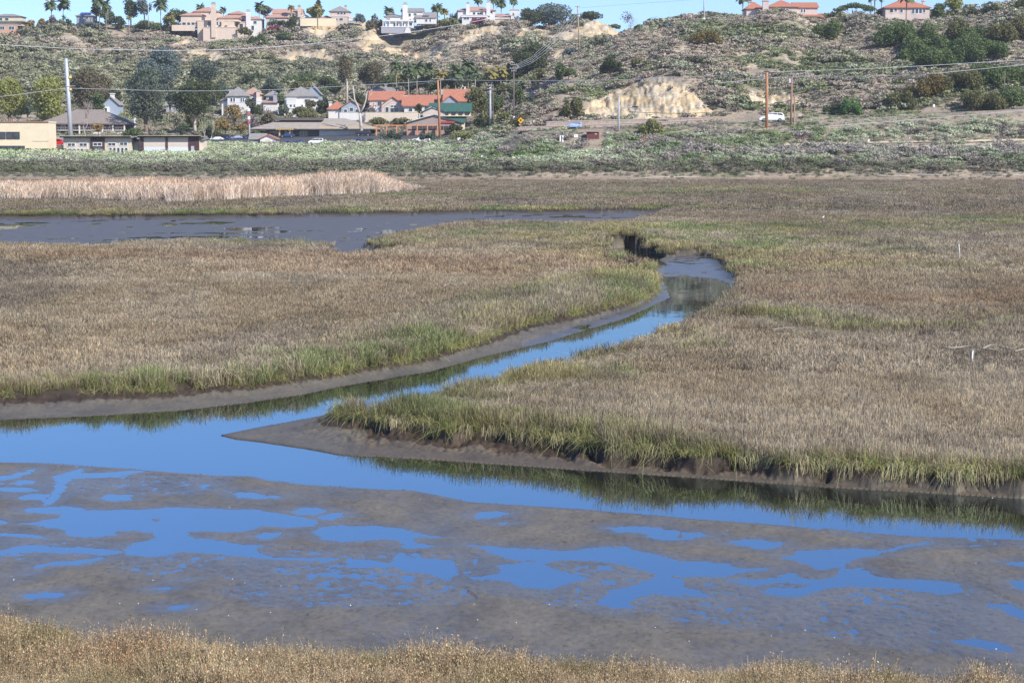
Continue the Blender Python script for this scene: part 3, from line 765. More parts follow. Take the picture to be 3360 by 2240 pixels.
def build_marsh():
    mt = tintmat('marsh_grass', patch=.7)
    tiers = [(36, 62, .20, 80, .24, .009, .20, .46, 1), (62, 110, .36, 90, .36, .017, .20, .44, 2), (110, 215, .75, 100, .7, .026, .22, .42, 3), (215, 398, 1.7, 110, 1.5, .052, .24, .42, 4)]
    for y0, y1, gap, n, rad, w, h0, h1, sd_ in tiers:
        T = [blades(n, rad, h0, h1, w, lean=.55, seed=sd_ * 10 + k, base=(.55, .52, .45), tip=(1.2, 1.15, 1.12), head=.9) for k in range(5)]  # blades get darker from tip to base
        X, Y, z, e = marsh_points(y0, y1, gap)
        g = green_at(X, Y)
        k = len(X)
        s = rng.uniform(.7, 1.25, k) * (1 + .45 * g * (Y < 110)) * (1 - .3 * sstep(.1, .45, fbm(X / 1.6, Y / 2.4, 3, 123))) * (1 + .25 * fbm(X / 4, Y / 6, 3, 121))
        s = s * (1 - .6 * mat_at(X, Y))
        wob = np.stack([np.ones(k), np.ones(k), s], 1)
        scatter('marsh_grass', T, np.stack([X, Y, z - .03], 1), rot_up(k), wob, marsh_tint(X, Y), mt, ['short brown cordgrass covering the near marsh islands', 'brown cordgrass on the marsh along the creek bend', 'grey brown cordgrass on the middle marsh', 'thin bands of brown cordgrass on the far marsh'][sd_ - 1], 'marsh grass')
    # flattened straw
    Ts = [blades(60, .3, .10, .30, .012, lean=2.2, droop=.25, seed=700 + k, base=(1, .97, .9), tip=(1.1, 1.05, .95), seg=3, var=.5) for k in range(4)]
    X, Y, z, e = marsh_points(44, 110, .22)
    ok = mat_at(X, Y) > .45; X, Y, z = X[ok], Y[ok], z[ok]; k = len(X)
    scatter('dead_straw', Ts, np.stack([X, Y, z + .08], 1), rot_up(k, .15), np.ones((k, 3)) * rng.uniform(.8, 1.3, (k, 1)), np.array([.42, .37, .28]) * rng.uniform(.45, 1.25, (k, 1)), mt, 'flattened grey straw matted between the marsh grass', 'straw')
    # arching stems and dead straw hanging over the near banks
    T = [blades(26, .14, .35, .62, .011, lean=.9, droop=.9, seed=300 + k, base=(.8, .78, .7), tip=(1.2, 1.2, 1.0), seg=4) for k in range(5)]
    P = []
    for L, z0, st in ((RIGHT_EDGE[1:], .3, .16), (LEFT_EDGE[1:-3], .25, .2)):
        q = np.array(G(L, z0))
        for i in range(len(q) - 1):
            m = max(1, int(np.hypot(*(q[i + 1] - q[i])) / st))
            for j in range(m):
                if abs(q[i][0] / q[i][1]) > .34: continue
                for rep in range(2):
                    pt = q[i] + (q[i + 1] - q[i]) * (j + rng.uniform()) / m + rng.normal(0, .06, 2) + np.array([0, .16 if z0 > .28 else .03])
                    P.append(pt)
    P = np.array(P)
    nz = fbm(P[:, 0] / 1.2, P[:, 1] / 2, 3, 140)
    P = P[nz > -.35]
    z = ground_z(P[:, 0], P[:, 1])
    k = len(P)
    c = np.array([.24, .26, .10]) + (np.array([.37, .34, .19]) - np.array([.24, .26, .10])) * rng.uniform(0, 1, (k, 1)) ** 1.3
    # stems hanging over the cut bank of the right island
    def hang(seed, n=30):
        r = np.random.default_rng(seed); V, C, Fc = [], [], []; seg = 5
        bx = r.uniform(-.16, .16, n); by = r.uniform(0, .12, n); az = r.normal(-pi / 2, .55, n); o = r.uniform(.08, .30, n); up_ = r.uniform(.02, .30, n); dn_ = r.uniform(.03, .26, n); w_ = r.uniform(.006, .013, n)
        br = r.uniform(.55, 1.35, n)
        for j in range(seg + 1):
            t = j / seg
            x = bx + np.cos(az) * o * t ** .8; y = by + np.sin(az) * o * t ** .8; zz_ = up_ * 4 * t * (1 - t) - dn_ * t * t
            for sg in (-.5, .5): V.append(np.stack([x + sg * w_, y, zz_], 1)); C.append(np.stack([br * (1.25 - .35 * t)] * 3, 1) * np.array([[1, .97, .85]]))
        V = np.stack(V, 1).reshape(-1, 3); C = np.stack(C, 1).reshape(-1, 3); m = 2 * (seg + 1)
        for j in range(seg):
            i = np.arange(n) * m + 2 * j; Fc.append(np.stack([i, i + 1, i + 3, i + 2], 1))
        return V, np.concatenate(Fc), C
    Q = []
    q = np.array(G(RIGHT_EDGE[3:], .3))
    for i in range(len(q) - 1):
        L_ = np.hypot(*(q[i + 1] - q[i])); m = max(1, int(L_ / .13))
        for j in range(m):
            pt = q[i] + (q[i + 1] - q[i]) * (j + rng.uniform()) / m
            if abs(pt[0] / pt[1]) < .34: Q.append(pt)
    Q = np.array(Q); Q = Q[fbm(Q[:, 0] / .6, Q[:, 1], 3, 141) > .0]
    # walk each tuft to the lip of the bank
    for it in range(8):
        dvq = marsh_z(Q[:, 0], Q[:, 1])[1]; Q[:, 1] += np.where(dvq > -.06, .07, 0)
    zq = ground_z(Q[:, 0], Q[:, 1]); kq = len(Q)
    cq = np.array([.36, .32, .23]) * (1 - rng.uniform(0, 1, (kq, 1)) * .5) + np.array([.22, .25, .10]) * rng.uniform(0, .5, (kq, 1))
    scatter('bank_grass', [hang(330 + j) for j in range(5)], np.stack([Q[:, 0], Q[:, 1], zq + .0], 1), np.stack([rng.normal(0, .1, kq), rng.normal(0, .1, kq), rng.normal(0, .35, kq)], 1), rng.uniform(.7, 1.15, (kq, 1)) * np.ones((1, 3)), cq, mt, 'straw coloured stems hanging over the dark cut bank of the right island', 'grass')
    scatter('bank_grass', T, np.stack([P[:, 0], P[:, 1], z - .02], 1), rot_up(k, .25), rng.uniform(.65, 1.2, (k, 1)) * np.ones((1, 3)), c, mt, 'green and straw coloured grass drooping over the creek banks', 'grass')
def build_fore():
    # reddish tan saltmarsh scrub along the bottom of the view
    mt = tintmat('saltmarsh_scrub', patch=1.5)
    def tmpl(seed):
        r = np.random.default_rng(seed)
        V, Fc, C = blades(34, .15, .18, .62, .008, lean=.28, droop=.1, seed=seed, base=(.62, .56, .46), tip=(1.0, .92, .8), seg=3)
        # seed heads and small leaves along the stems
        n = 300
        j = r.integers(0, 34, n); m = 8
        t = r.uniform(.35, 1.04, n) ** .8
        b0 = V.reshape(34, m, 3)
        pos = b0[j, 0] * (1 - t[:, None]) ** 1 + b0[j, 6] * t[:, None]
        pos = pos + r.normal(0, .016, (n, 3))
        u = r.normal(0, 1, (n, 3)); u /= np.linalg.norm(u, axis=1)[:, None]
        v = r.normal(0, .5, (n, 3)) + np.array([0, 0, 1.0]); v /= np.linalg.norm(v, axis=1)[:, None]
        s = r.uniform(.006, .013, (n, 1))
        Q = np.stack([pos - u * s * .6, pos - v * s * 1.3, pos + u * s * .6, pos + v * s * 1.3], 1).reshape(-1, 3)
        col = np.array([1.06, .96, .82]) * r.uniform(.3, 1.8, (n, 1)) * np.where(r.uniform(0, 1, (n, 1)) < .22, np.array([[1.1, .8, .7]]), 1)
        F2 = np.arange(n * 4).reshape(n, 4) + len(V)
        return np.concatenate([V, Q]), np.concatenate([Fc, F2]), np.concatenate([C, np.repeat(col, 4, 0)])
    T = [tmpl(400 + k) for k in range(6)]
    p = spread(24, 37, .14)
    X, Y = p[:, 0], p[:, 1]
    z, dv, dw, um, mf, wet = marsh_z(X, Y)
    ok = (dv < .02)
    X, Y = X[ok], Y[ok]; z = ground_z(X, Y); k = len(X)
    big = sstep(-.2, .5, fbm(X / .9, Y / 1.4, 3, 151))
    s = (.55 + .5 * big + rng.uniform(-.15, .3, k))
    s = s * np.where((dv[ok] > -.35), .62, np.where(dv[ok] > -1.0, .82, 1)) * (1 - .18 * sstep(4, 8, X))
    gn = sstep(.05, .45, fbm(X / 1.0, Y / 1.6, 3, 153))[:, None]
    c = np.array([.40, .35, .25]) * (1 - .7 * gn) + np.array([.26, .255, .14]) * .7 * gn
    rd = sstep(.1, .5, fbm(X / 1.4, Y / 2, 3, 157))[:, None]
    c = c * (1 - .35 * rd) + np.array([.40, .30, .215]) * .35 * rd
    c = c * rng.uniform(.8, 1.2, (k, 1))
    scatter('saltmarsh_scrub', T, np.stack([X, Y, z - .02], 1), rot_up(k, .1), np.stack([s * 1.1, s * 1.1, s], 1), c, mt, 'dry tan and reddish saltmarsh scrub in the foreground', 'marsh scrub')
def build_reeds():
    mt = tintmat('reeds', patch=.3, trans=.3)
    T = [blades(95, 1.1, 1.2, 3.2, .05, lean=.3, seed=500 + k, base=(1.05, 1.05, 1.1), tip=(1.05, .92, .8), head=1.1) for k in range(5)]
    bed = [atz(x, y, ZP) for x, y in [(-900,452),(0,460),(130,458),(300,462),(400,466),(520,462),(600,457),(750,452),(860,446),(930,440),(962,436)]]
    base = np.array(bed)
    P = []
    p = spread(235, 400, 1.0, -.36, .0)
    front = np.interp(p[:, 0], base[:, 0], base[:, 1])
    px, _ = proj(p[:, 0], p[:, 1], 1.0)
    depth = np.interp(px, [-600, 500, 700, 860, 905, 930, 962], [34, 38, 46, 44, 22, 9, 3])
    ok = (p[:, 1] > front + rng.normal(0, 1.2, len(p))) & (p[:, 1] < front + depth) & (px < 965)
    X, Y = p[ok, 0], p[ok, 1]; k = len(X)
    px = px[ok]
    hgt = np.interp(px, [0, 300, 500, 650, 800, 850, 910, 960], [.66, .68, .74, .80, .95, .88, .45, .2]) * (1 + .35 * fbm(X / 3, Y / 5, 4, 161)) * rng.uniform(.85, 1.12, k)
    n = fbm(X / 8, Y / 8, 3, 163)[:, None]
    back = sstep(4, 25, (Y - front[ok]))[:, None]
    c = np.array([.74, .665, .565]) * (1 - back * .5) + np.array([.66, .48, .33]) * back * .5
    c = c * (1 + .25 * n) * rng.uniform(.75, 1.15, (k, 1))
    scatter('reeds', T, np.stack([X, Y, ground_z(X, Y)], 1), rot_up(k, .04), np.stack([hgt * 0 + 1, hgt * 0 + 1, hgt], 1), c, mt, 'tall pale tan reeds at the back left of the marsh', 'reeds')

def build_scrub():
    mt = tintmat('coastal_scrub', patch=.35, trans=.15)
    # --- belt of sage between marsh and road
    T = [shrub_t(190, 1.35, .95, .16, 600 + k) for k in range(6)]
    p = spread(414, 518, 1.15)
    X, Y = p[:, 0], p[:, 1]
    zz = ground_z(X, Y); px, py = proj(X, Y, zz)
    ok = ((Y < 463) | (px < 1150)) & ~((px > 462) & (px < 1045) & (Y > 514)) & ~((py < 352) & (px < 462) & (Y > 488)) & (py > 262)
    ok &= ~((px > 1180) & (Y > 452.4) & (Y < 461.8))
    for q in CLEAR: ok &= ~inside(q, X, Y)
    ok &= (rng.uniform(0, 1, len(X)) < np.where(py > 398, .6, .93))
    X, Y, zz, px, py = [a[ok] for a in (X, Y, zz, px, py)]; k = len(X)
    n1 = fbm(X / 16, Y / 7, 4, 171)[:, None]; n2 = fbm(X / 5, Y / 4, 3, 173)[:, None]; n3 = rng.uniform(0, 1, (k, 1))
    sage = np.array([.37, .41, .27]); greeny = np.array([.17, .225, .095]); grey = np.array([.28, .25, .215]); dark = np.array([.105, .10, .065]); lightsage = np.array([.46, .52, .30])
    c = sage * (1 - sstep(0, .35, n1)) + greeny * sstep(0, .35, n1)
    c = c * (1 - sstep(.0, .3, n2)) + grey * sstep(.0, .3, n2)
    left = sstep(560, 300, px)[:, None] * sstep(372, 355, py)[:, None]
    mid = sstep(300, 500, px)[:, None] * sstep(1000, 700, px)[:, None] * sstep(385, 360, py)[:, None]
    c = c * (1 - .75 * left) + lightsage * .75 * left
    c = c * (1 - .35 * mid) + lightsage * .35 * mid
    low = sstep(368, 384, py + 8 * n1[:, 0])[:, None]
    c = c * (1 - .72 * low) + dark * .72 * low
    lg = (sstep(330, 350, py) * sstep(372, 350, py) * sstep(1300, 1700, px))[:, None]
    c = c * (1 - .5 * lg) + np.array([.31, .285, .26]) * .5 * lg
    c = c * np.where(n3 < .10, .6, 1) * np.where(n3 > .93, 1.2, 1) * rng.uniform(.86, 1.14, (k, 1))
    s = (.45 + 1.1 * rng.uniform(0, 1, k) ** 2) * (1 + .3 * n2[:, 0]) * np.where(py > 395, .5, 1)
    s = s * np.where((Y > 444) & (px > 1140), .5, 1)
    s = np.where((py < 332) & (px > 462) & (px < 1110), np.minimum(s, .6), s)
    c = c * 1.18
    scatter('sage_scrub', T, np.stack([X, Y, zz - .1], 1), rot_up(k, .12), np.stack([s * 1.15, s * 1.15, s], 1), c, mt, 'grey green coastal sage scrub between the marsh and the road', 'scrub')
    # --- hillside scrub
    T = [shrub_t(150, 1.4, .8, .22, 620 + k) for k in range(6)]
    for name, y0, y1, gap, sc_, lab in (('hill_scrub', 462, 640, 1.35, 1.0, 'grey brown scrub on the near right hillside'), ('hill_scrub', 640, 902, 2.2, 1.6, 'grey brown scrub on the far hillside')):
        p = spread(y0, y1, gap)
        X, Y = p[:, 0], p[:, 1]
        zz = ground_z(X, Y); px, py = proj(X, Y, zz)
        sand = sand_mask(X, Y, zz)
        cov = fbm(X / 9, Y / 12, 4, 181)
        ok = (py < 312) & (sand < -1) & (rng.uniform(0, 1, len(X)) < sstep(-.62 if y0 < 600 else -.48, .0 if y0 < 600 else .14, cov + .25 * sstep(100, 150, py) * (y0 > 600)) * .9) & ~((px > 460) & (px < 1045) & (Y > 512) & (Y < 546)) & ~((px > 1180) & (Y < 462)) & ~((px < 470) & (Y < 506))
        for q in CLEAR: ok &= ~inside(q, X, Y)
        ok |= (rng.uniform(0, 1, len(X)) < .05) & (sand > 0) & (sand < 22) & (Y < 600)
        X, Y, zz, px, py = [a[ok] for a in (X, Y, zz, px, py)]; k = len(X)
        n1 = fbm(X / 20, Y / 20, 4, 185)[:, None]; n2 = fbm(X / 6, Y / 6, 3, 187)[:, None]; n3 = rng.uniform(0, 1, (k, 1))
        twig = np.array([.29, .245, .195]); green = np.array([.135, .17, .068]); sageg = np.array([.235, .25, .165]); dk = np.array([.11, .11, .075])
        gr = sstep(-.02, .3, n1 + .45 * n2) * .85
        ms = sstep(.16, .3, fbm(X / 13, Y / 17, 4, 191))[:, None]
        if y0 > 600:
            gr = np.maximum(gr * .75, (sstep(110, 150, py) * sstep(1000, 650, px))[:, None] * .6)
        c = twig * (1 - gr) + green * gr
        c = c * (1 - .4 * ms) + dk * 1.2 * .4 * ms
        c = np.where(n3 < (.15 if y0 < 600 else .09), sageg, c); c = np.where(n3 > .9, dk, c)
        c = np.where((n3 > .86) & (n3 < (.869 if y0 < 600 else .863)), np.array([[.34, .38, .18]]), c)
        c = c * rng.uniform(.86, 1.14, (k, 1))
        s = sc_ * (.38 + 1.25 * rng.uniform(0, 1, k) ** 2.5) * (1 + .35 * n1[:, 0]) * (1 + .5 * ms[:, 0])
        s = s * np.where((Y < 468) & (px > 1140), .6, 1)
        s = s * np.where((px < 1130) & (py > 240), .7, 1)
        c = c * 1.35
        scatter(name, T, np.stack([X, Y, zz - .12], 1), rot_up(k, .12), np.stack([s * 1.15, s * 1.15, s], 1), c, mt, lab, 'scrub')
# ------------------------------------------------------------------ trees and bushes, one by one
def tube_geo(path, radii, n=7):
    V, Fc = [], []
    path = np.asarray(path, float)
    for k, p in enumerate(path):
        d = path[min(k + 1, len(path) - 1)] - path[max(k - 1, 0)]; d /= np.linalg.norm(d) + 1e-9
        a = np.cross(d, [0.3, 1, .1]); a /= np.linalg.norm(a); b = np.cross(d, a)
        for j in range(n):
            t = 2 * pi * j / n
            V.append(p + radii[k] * (cos(t) * a + sin(t) * b))
    for k in range(len(path) - 1):
        for j in range(n):
            Fc.append((k * n + j, k * n + (j + 1) % n, (k + 1) * n + (j + 1) % n, (k + 1) * n + j))
    Fc.append(tuple(range(n - 1, -1, -1))); Fc.append(tuple((len(path) - 1) * n + j for j in range(n)))
    return V, Fc
class MB:
    def __init__(s): s.v = []; s.f = []
    def add(s, V, Fc):
        o = len(s.v); s.v += [tuple(p) for p in V]; s.f += [tuple(i + o for i in q) for q in Fc]; return s
    def box(s, x0, x1, y0, y1, z0, z1):
        V = [(x, y, z) for z in (z0, z1) for y in (y0, y1) for x in (x0, x1)]
        return s.add(V, [(0, 2, 3, 1), (4, 5, 7, 6), (0, 1, 5, 4), (2, 6, 7, 3), (0, 4, 6, 2), (1, 3, 7, 5)])
    def tube(s, path, r, n=7):
        if not hasattr(r, '__len__'): r = [r] * len(path)
        return s.add(*tube_geo(path, r, n))
    def prism(s, poly, y0, y1):
        """closed outline in x-z, extruded along y"""
        n = len(poly)
        V = [(p[0], y0, p[1]) for p in poly] + [(p[0], y1, p[1]) for p in poly]
        return s.add(V, [tuple(range(n))[::-1], tuple(range(n, 2 * n))] + [(k, (k + 1) % n, n + (k + 1) % n, n + k) for k in range(n)])
    def prismx(s, poly, x0, x1):
        n = len(poly)
        V = [(x0, p[0], p[1]) for p in poly] + [(x1, p[0], p[1]) for p in poly]
        return s.add(V, [tuple(range(n)), tuple(range(n, 2 * n))[::-1]] + [(k, n + k, n + (k + 1) % n, (k + 1) % n) for k in range(n)])
    def build(s, name, mat, parent=None, smooth=False):
        return mesh_obj(name, s.v, s.f, mat, smooth, parent)
def empty(name, loc, label, cat, group=None, rz=0):
    o = bpy.data.objects.new(name, None); COL.objects.link(o)
    o.location = loc; o.rotation_euler = (0, 0, rz)
    return tag(o, label, cat, group)
def copy_tree(o, parent=None):
    c = o.copy(); COL.objects.link(c)
    if parent: c.parent = parent
    for ch in [x for x in KIDS.get(o.name, [])]:
        d = copy_tree(ch, c)
    return c
KIDS = {}

def leaves(n, lobes, size, r, flat=.5, hollow=.45):
    """leaf faces on the shells of lobes (cx, cy, cz, rx, ry, rz)"""
    L = np.array(lobes)
    w_ = L[:, 3] * L[:, 5]; k = r.choice(len(L), n, p=w_ / w_.sum())
    d = r.normal(0, 1, (n, 3)); d /= np.linalg.norm(d, axis=1)[:, None]
    rr = hollow + (1.08 - hollow) * r.uniform(0, 1, (n, 1)) ** .6
    # ragged twigs
    rg = 1 + .16 * np.sin(d[:, :1] * 9 + k[:, None]) * np.sin(d[:, 2:] * 11 + 2 * k[:, None])
    c = L[k, :3] + d * rr * rg * L[k, 3:]
    nr = d * (1 - flat) + r.normal(0, .6, (n, 3)); nr /= np.linalg.norm(nr, axis=1)[:, None]
    u = np.cross(nr, r.normal(0, 1, (n, 3))); u /= np.linalg.norm(u, axis=1)[:, None] + 1e-9
    v = np.cross(nr, u); s = size * r.uniform(.5, 1.15, (n, 1))
    return np.stack([c - u * s * .55, c - v * s, c + u * s * .55, c + v * s], 1).reshape(-1, 3), np.arange(n * 4).reshape(n, 4)
BARK = lambda: paint('tree_bark', (.20, .16, .12), .9, .25, 2.0)
PALEB = lambda: paint('pale_bark', (.47, .41, .34), .85, .18, 1.5)
def tree(name, label, x0, x1, yt, yb, Y, leaf, style='round', group=None, cat='tree', dens=1.0, size=None, bark=None, seed=None, trunk=.28, cb=None, z=None):
    """crown between photo columns x0-x1 and rows yt-yb, standing at distance Y"""
    seed = seed if seed is not None else int(x0 * 7 + yt * 13) % 9999
    r = np.random.default_rng(seed)
    s = px_m(Y); xc = (x0 + x1) / 2
    if Y < 860 and group == 'bushes on the hillside' or (group or '').startswith('bushes filling'):
        Y = gpt(xc, yb)[1] - .5; s = px_m(Y)
    X = at(xc, yb, Y)[0]; zb = at(xc, yb, Y)[2] if z is None else z
    zg = gz(X, Y)
    if zg > zb + .3:
        zb = min(zg, at(xc, yt, Y)[2] - 1.5)
        yb = yt + (at(xc, yt, Y)[2] - zb) / s
    W = (x1 - x0) * s; Ht = (yb - yt) * s
    root = empty(name, (X, Y, min(zb, zg)), label, cat, group)
    up = zb - min(zb, zg)
    size = size or max(.28, min(.6, s * 3.0))
    mb = MB()
    tr = trunk if style != 'bush' else .12
    tb = (cb if cb is not None else tr) * Ht
    rt = max(.12, Ht * .028)
    top = np.array([r.normal(0, .04) * W, 0, up + tb + Ht * .25])
    mb.tube([(0, 0, -.6), (r.normal(0, .02) * W, 0, up + tb * .5), tuple(top)], [rt * 1.4, rt, rt * .55])
    lobes = []
    if style == 'round':
        nl = 13
        for k in range(nl):
            a = r.uniform(0, 2 * pi); q = sqrt(r.uniform(0, 1)); h = r.uniform(0, 1)
            prof_ = sqrt(max(0.12, 1 - (2 * h - .95) ** 2))
            rx = W * r.uniform(.18, .27); rz = min(Ht * .2, rx * r.uniform(.7, 1.0))
            lobes.append((cos(a) * q * prof_ * (W / 2 - rx * .7) * 1.15, sin(a) * q * prof_ * W * .4, up + tb + rz + h * (Ht - tb - 2 * rz), rx, rx, rz))
    elif style == 'tall':
        nl = 15
        for k in range(nl):
            h = (k + r.uniform(0, 1)) / nl
            rx = W * r.uniform(.2, .32); rz = rx * r.uniform(.7, 1.1)
            lobes.append((r.uniform(-1, 1) * (W / 2 - rx) * (1 - .45 * abs(h - .4)), r.uniform(-1, 1) * W * .3, up + tb + rz * .6 + h * (Ht - tb - 1.6 * rz), rx, rx, rz))
    elif style == 'conifer':
        nl = 12
        for k in range(nl):
            h = (k + .5) / nl; rx = W * .5 * (1 - h * .85) * r.uniform(.5, .75)
            for q in range(2):
                a = r.uniform(0, 2 * pi)
                lobes.append((cos(a) * rx * .5, sin(a) * rx * .5, up + tb + h * (Ht - tb), rx, rx, Ht / nl * .9))
    elif style == 'umbrella':
        for k in range(12):
            q = -1 + 2 * (k + .5) / 12
            rx = W * r.uniform(.10, .16)
            lobes.append((q * (W / 2 - rx), r.uniform(-1, 1) * W * .25, up + Ht * (.86 - .20 * q * q + r.uniform(-.06, .05)) - .1 * Ht, rx, rx, Ht * r.uniform(.07, .12)))
    else:   # bush
        nl = 11
        for k in range(nl):
            q = r.uniform(-1, 1); env = sqrt(max(.1, 1 - q * q)); h = r.uniform(.15, .75)
            rx = W * r.uniform(.13, .2); rz = Ht * r.uniform(.22, .34)
            lobes.append((q * (W / 2 - rx), r.uniform(-1, 1) * W * .28, up + h * env * Ht * .85 + .08 * Ht, rx, rx, min(rz, rx * 1.2)))
    for k in r.choice(len(lobes), min(6, len(lobes)), replace=False):
        l = lobes[k]
        mb.tube([(0, 0, up + tb * .7), (l[0] * .5, l[1] * .5, up + tb * .6 + (l[2] - up - tb * .6) * .55), (l[0], l[1], l[2])], [rt * .6, rt * .4, rt * .2], 5)
    area = sum(l[3] * l[5] * pi for l in lobes)
    n = int(min(9000, max(300, area / (size * size * .55) * 2.6 * dens)))
    V, Fc = leaves(n, lobes, size, r)
    if style in ('bush', 'round'):
        V[:, 2] = np.maximum(V[:, 2], up - .4)
    mesh_obj('crown' if cat == 'tree' else 'foliage', V, Fc, leaf, False, root)
    mb.build('trunk' if cat == 'tree' else 'stem', bark or BARK(), root, True)
    return root
def bare_tree(name, label, x0, x1, yt, yb, Y, mat, group=None, depth=4, seed=1, r0=None, haze=None, lean=.0):
    r = np.random.default_rng(seed); s = px_m(Y)
    X, _, zb = at((x0 + x1) / 2, yb, Y); zg = gz(X, Y)
    Ht = (yb - yt) * s; W = (x1 - x0) * s
    root = empty(name, (X, Y, min(zb, zg)), label, 'tree', group)
    up = zb - min(zb, zg)
    trunk, twigs = MB(), MB()
    def grow(p, d, L, rad, lev):
        q = p + d * L * .5 + r.normal(0, .04, 3) * L; e = p + d * L + r.normal(0, .06, 3) * L
        (trunk if lev < 2 else twigs).tube([p, q, e], [rad, rad * .82, rad * .6], 6 if lev < 2 else 4)
        if lev >= depth: return
        for k in range(3 if lev else 3):
            a = r.uniform(.25, .7); az = r.uniform(0, 2 * pi)
            nd = d * cos(a) + np.array([cos(az), sin(az) * .7, .25]) * sin(a) * (W / Ht + .35)
            nd /= np.linalg.norm(nd)
            grow(e if k else p + d * L * .7, nd, L * r.uniform(.55, .8), rad * .58, lev + 1)
    grow(np.array([0, 0, -.4]), np.array([lean, 0, 1.0]), (Ht + up) * .36, r0 or max(.1, Ht * .02), 0)
    trunk.build('trunk', mat, root, True)
    cr = twigs.build('crown', mat, root, True)
    if haze:
        V, Fc = leaves(haze[1], [(0, 0, up + Ht * .68, W * .45, W * .4, Ht * .34)], .3, r, hollow=.1)
        mesh_obj('foliage', V, Fc, haze[0], False, root)
    return root
# palms: one of each size, then copies that share its meshes
def make_palm(name, hgt, fr, n, mat, seed, fan=False):
    r = np.random.default_rng(seed)
    root = bpy.data.objects.new(name, None); COL.objects.link(root)
    mb = MB(); mb.tube([(0, 0, -1.5), (.1, 0, hgt * .5), (0, 0, hgt)], [.24, .19, .17])
    a = mb.build('trunk', paint('palm_trunk', (.30, .25, .19), .9, .2, 3), root, True)
    V, Fc = [], []
    for k in range(n):
        az = r.uniform(0, 2 * pi); el = r.uniform(-.35, 1.25)
        L = fr * r.uniform(.8, 1.1); segs = 6; pts = []
        p = np.array([0, 0, hgt]); d = np.array([cos(az) * cos(el), sin(az) * cos(el), sin(el)])
        for j in range(segs + 1):
            pts.append(p.copy()); p = p + d * L / segs; d = d + np.array([0, 0, -.27]); d /= np.linalg.norm(d)
        side = np.array([-sin(az), cos(az), 0])
        for j in range(segs):
            w0 = fr * .22 * sin(pi * (j + .35) / (segs + .5)); w1 = fr * .22 * sin(pi * (j + 1.35) / (segs + .5)) if j < segs - 1 else .02
            for sg in (-1, 1):
                dz0 = np.array([0, 0, -w0 * .55]); dz1 = np.array([0, 0, -w1 * .55])
                o = len(V); mid = (pts[j] + pts[j + 1]) / 2
                V += [pts[j], mid, mid + side * sg * w0 + dz0 + (pts[j + 1] - pts[j]) * .8, pts[j] + side * sg * w0 * .9 + dz0 + (pts[j + 1] - pts[j]) * .35]
                V += [mid, pts[j + 1], pts[j + 1] + side * sg * w1 + dz1 + (pts[j + 1] - pts[j]) * .8, mid + side * sg * (w0 + w1) / 2 + dz1 + (pts[j + 1] - pts[j]) * .45]
                Fc += [(o, o + 1, o + 2, o + 3), (o + 4, o + 5, o + 6, o + 7)]
    b = mesh_obj('fronds', V, Fc, mat, False, root)
    KIDS[root.name] = [a, b]
    root.hide_render = False
    return root
def gpt(x, y, Y0=415, Y1=905):
    """first ground point met along the view ray of a photo pixel"""
    Ys = np.linspace(Y0, Y1, 500)
    P = np.array([at(x, y, Y) for Y in Ys])
    g = ground_z(P[:, 0], P[:, 1])
    k = np.argmax(P[:, 2] <= g)
    return (P[k, 0], P[k, 1])
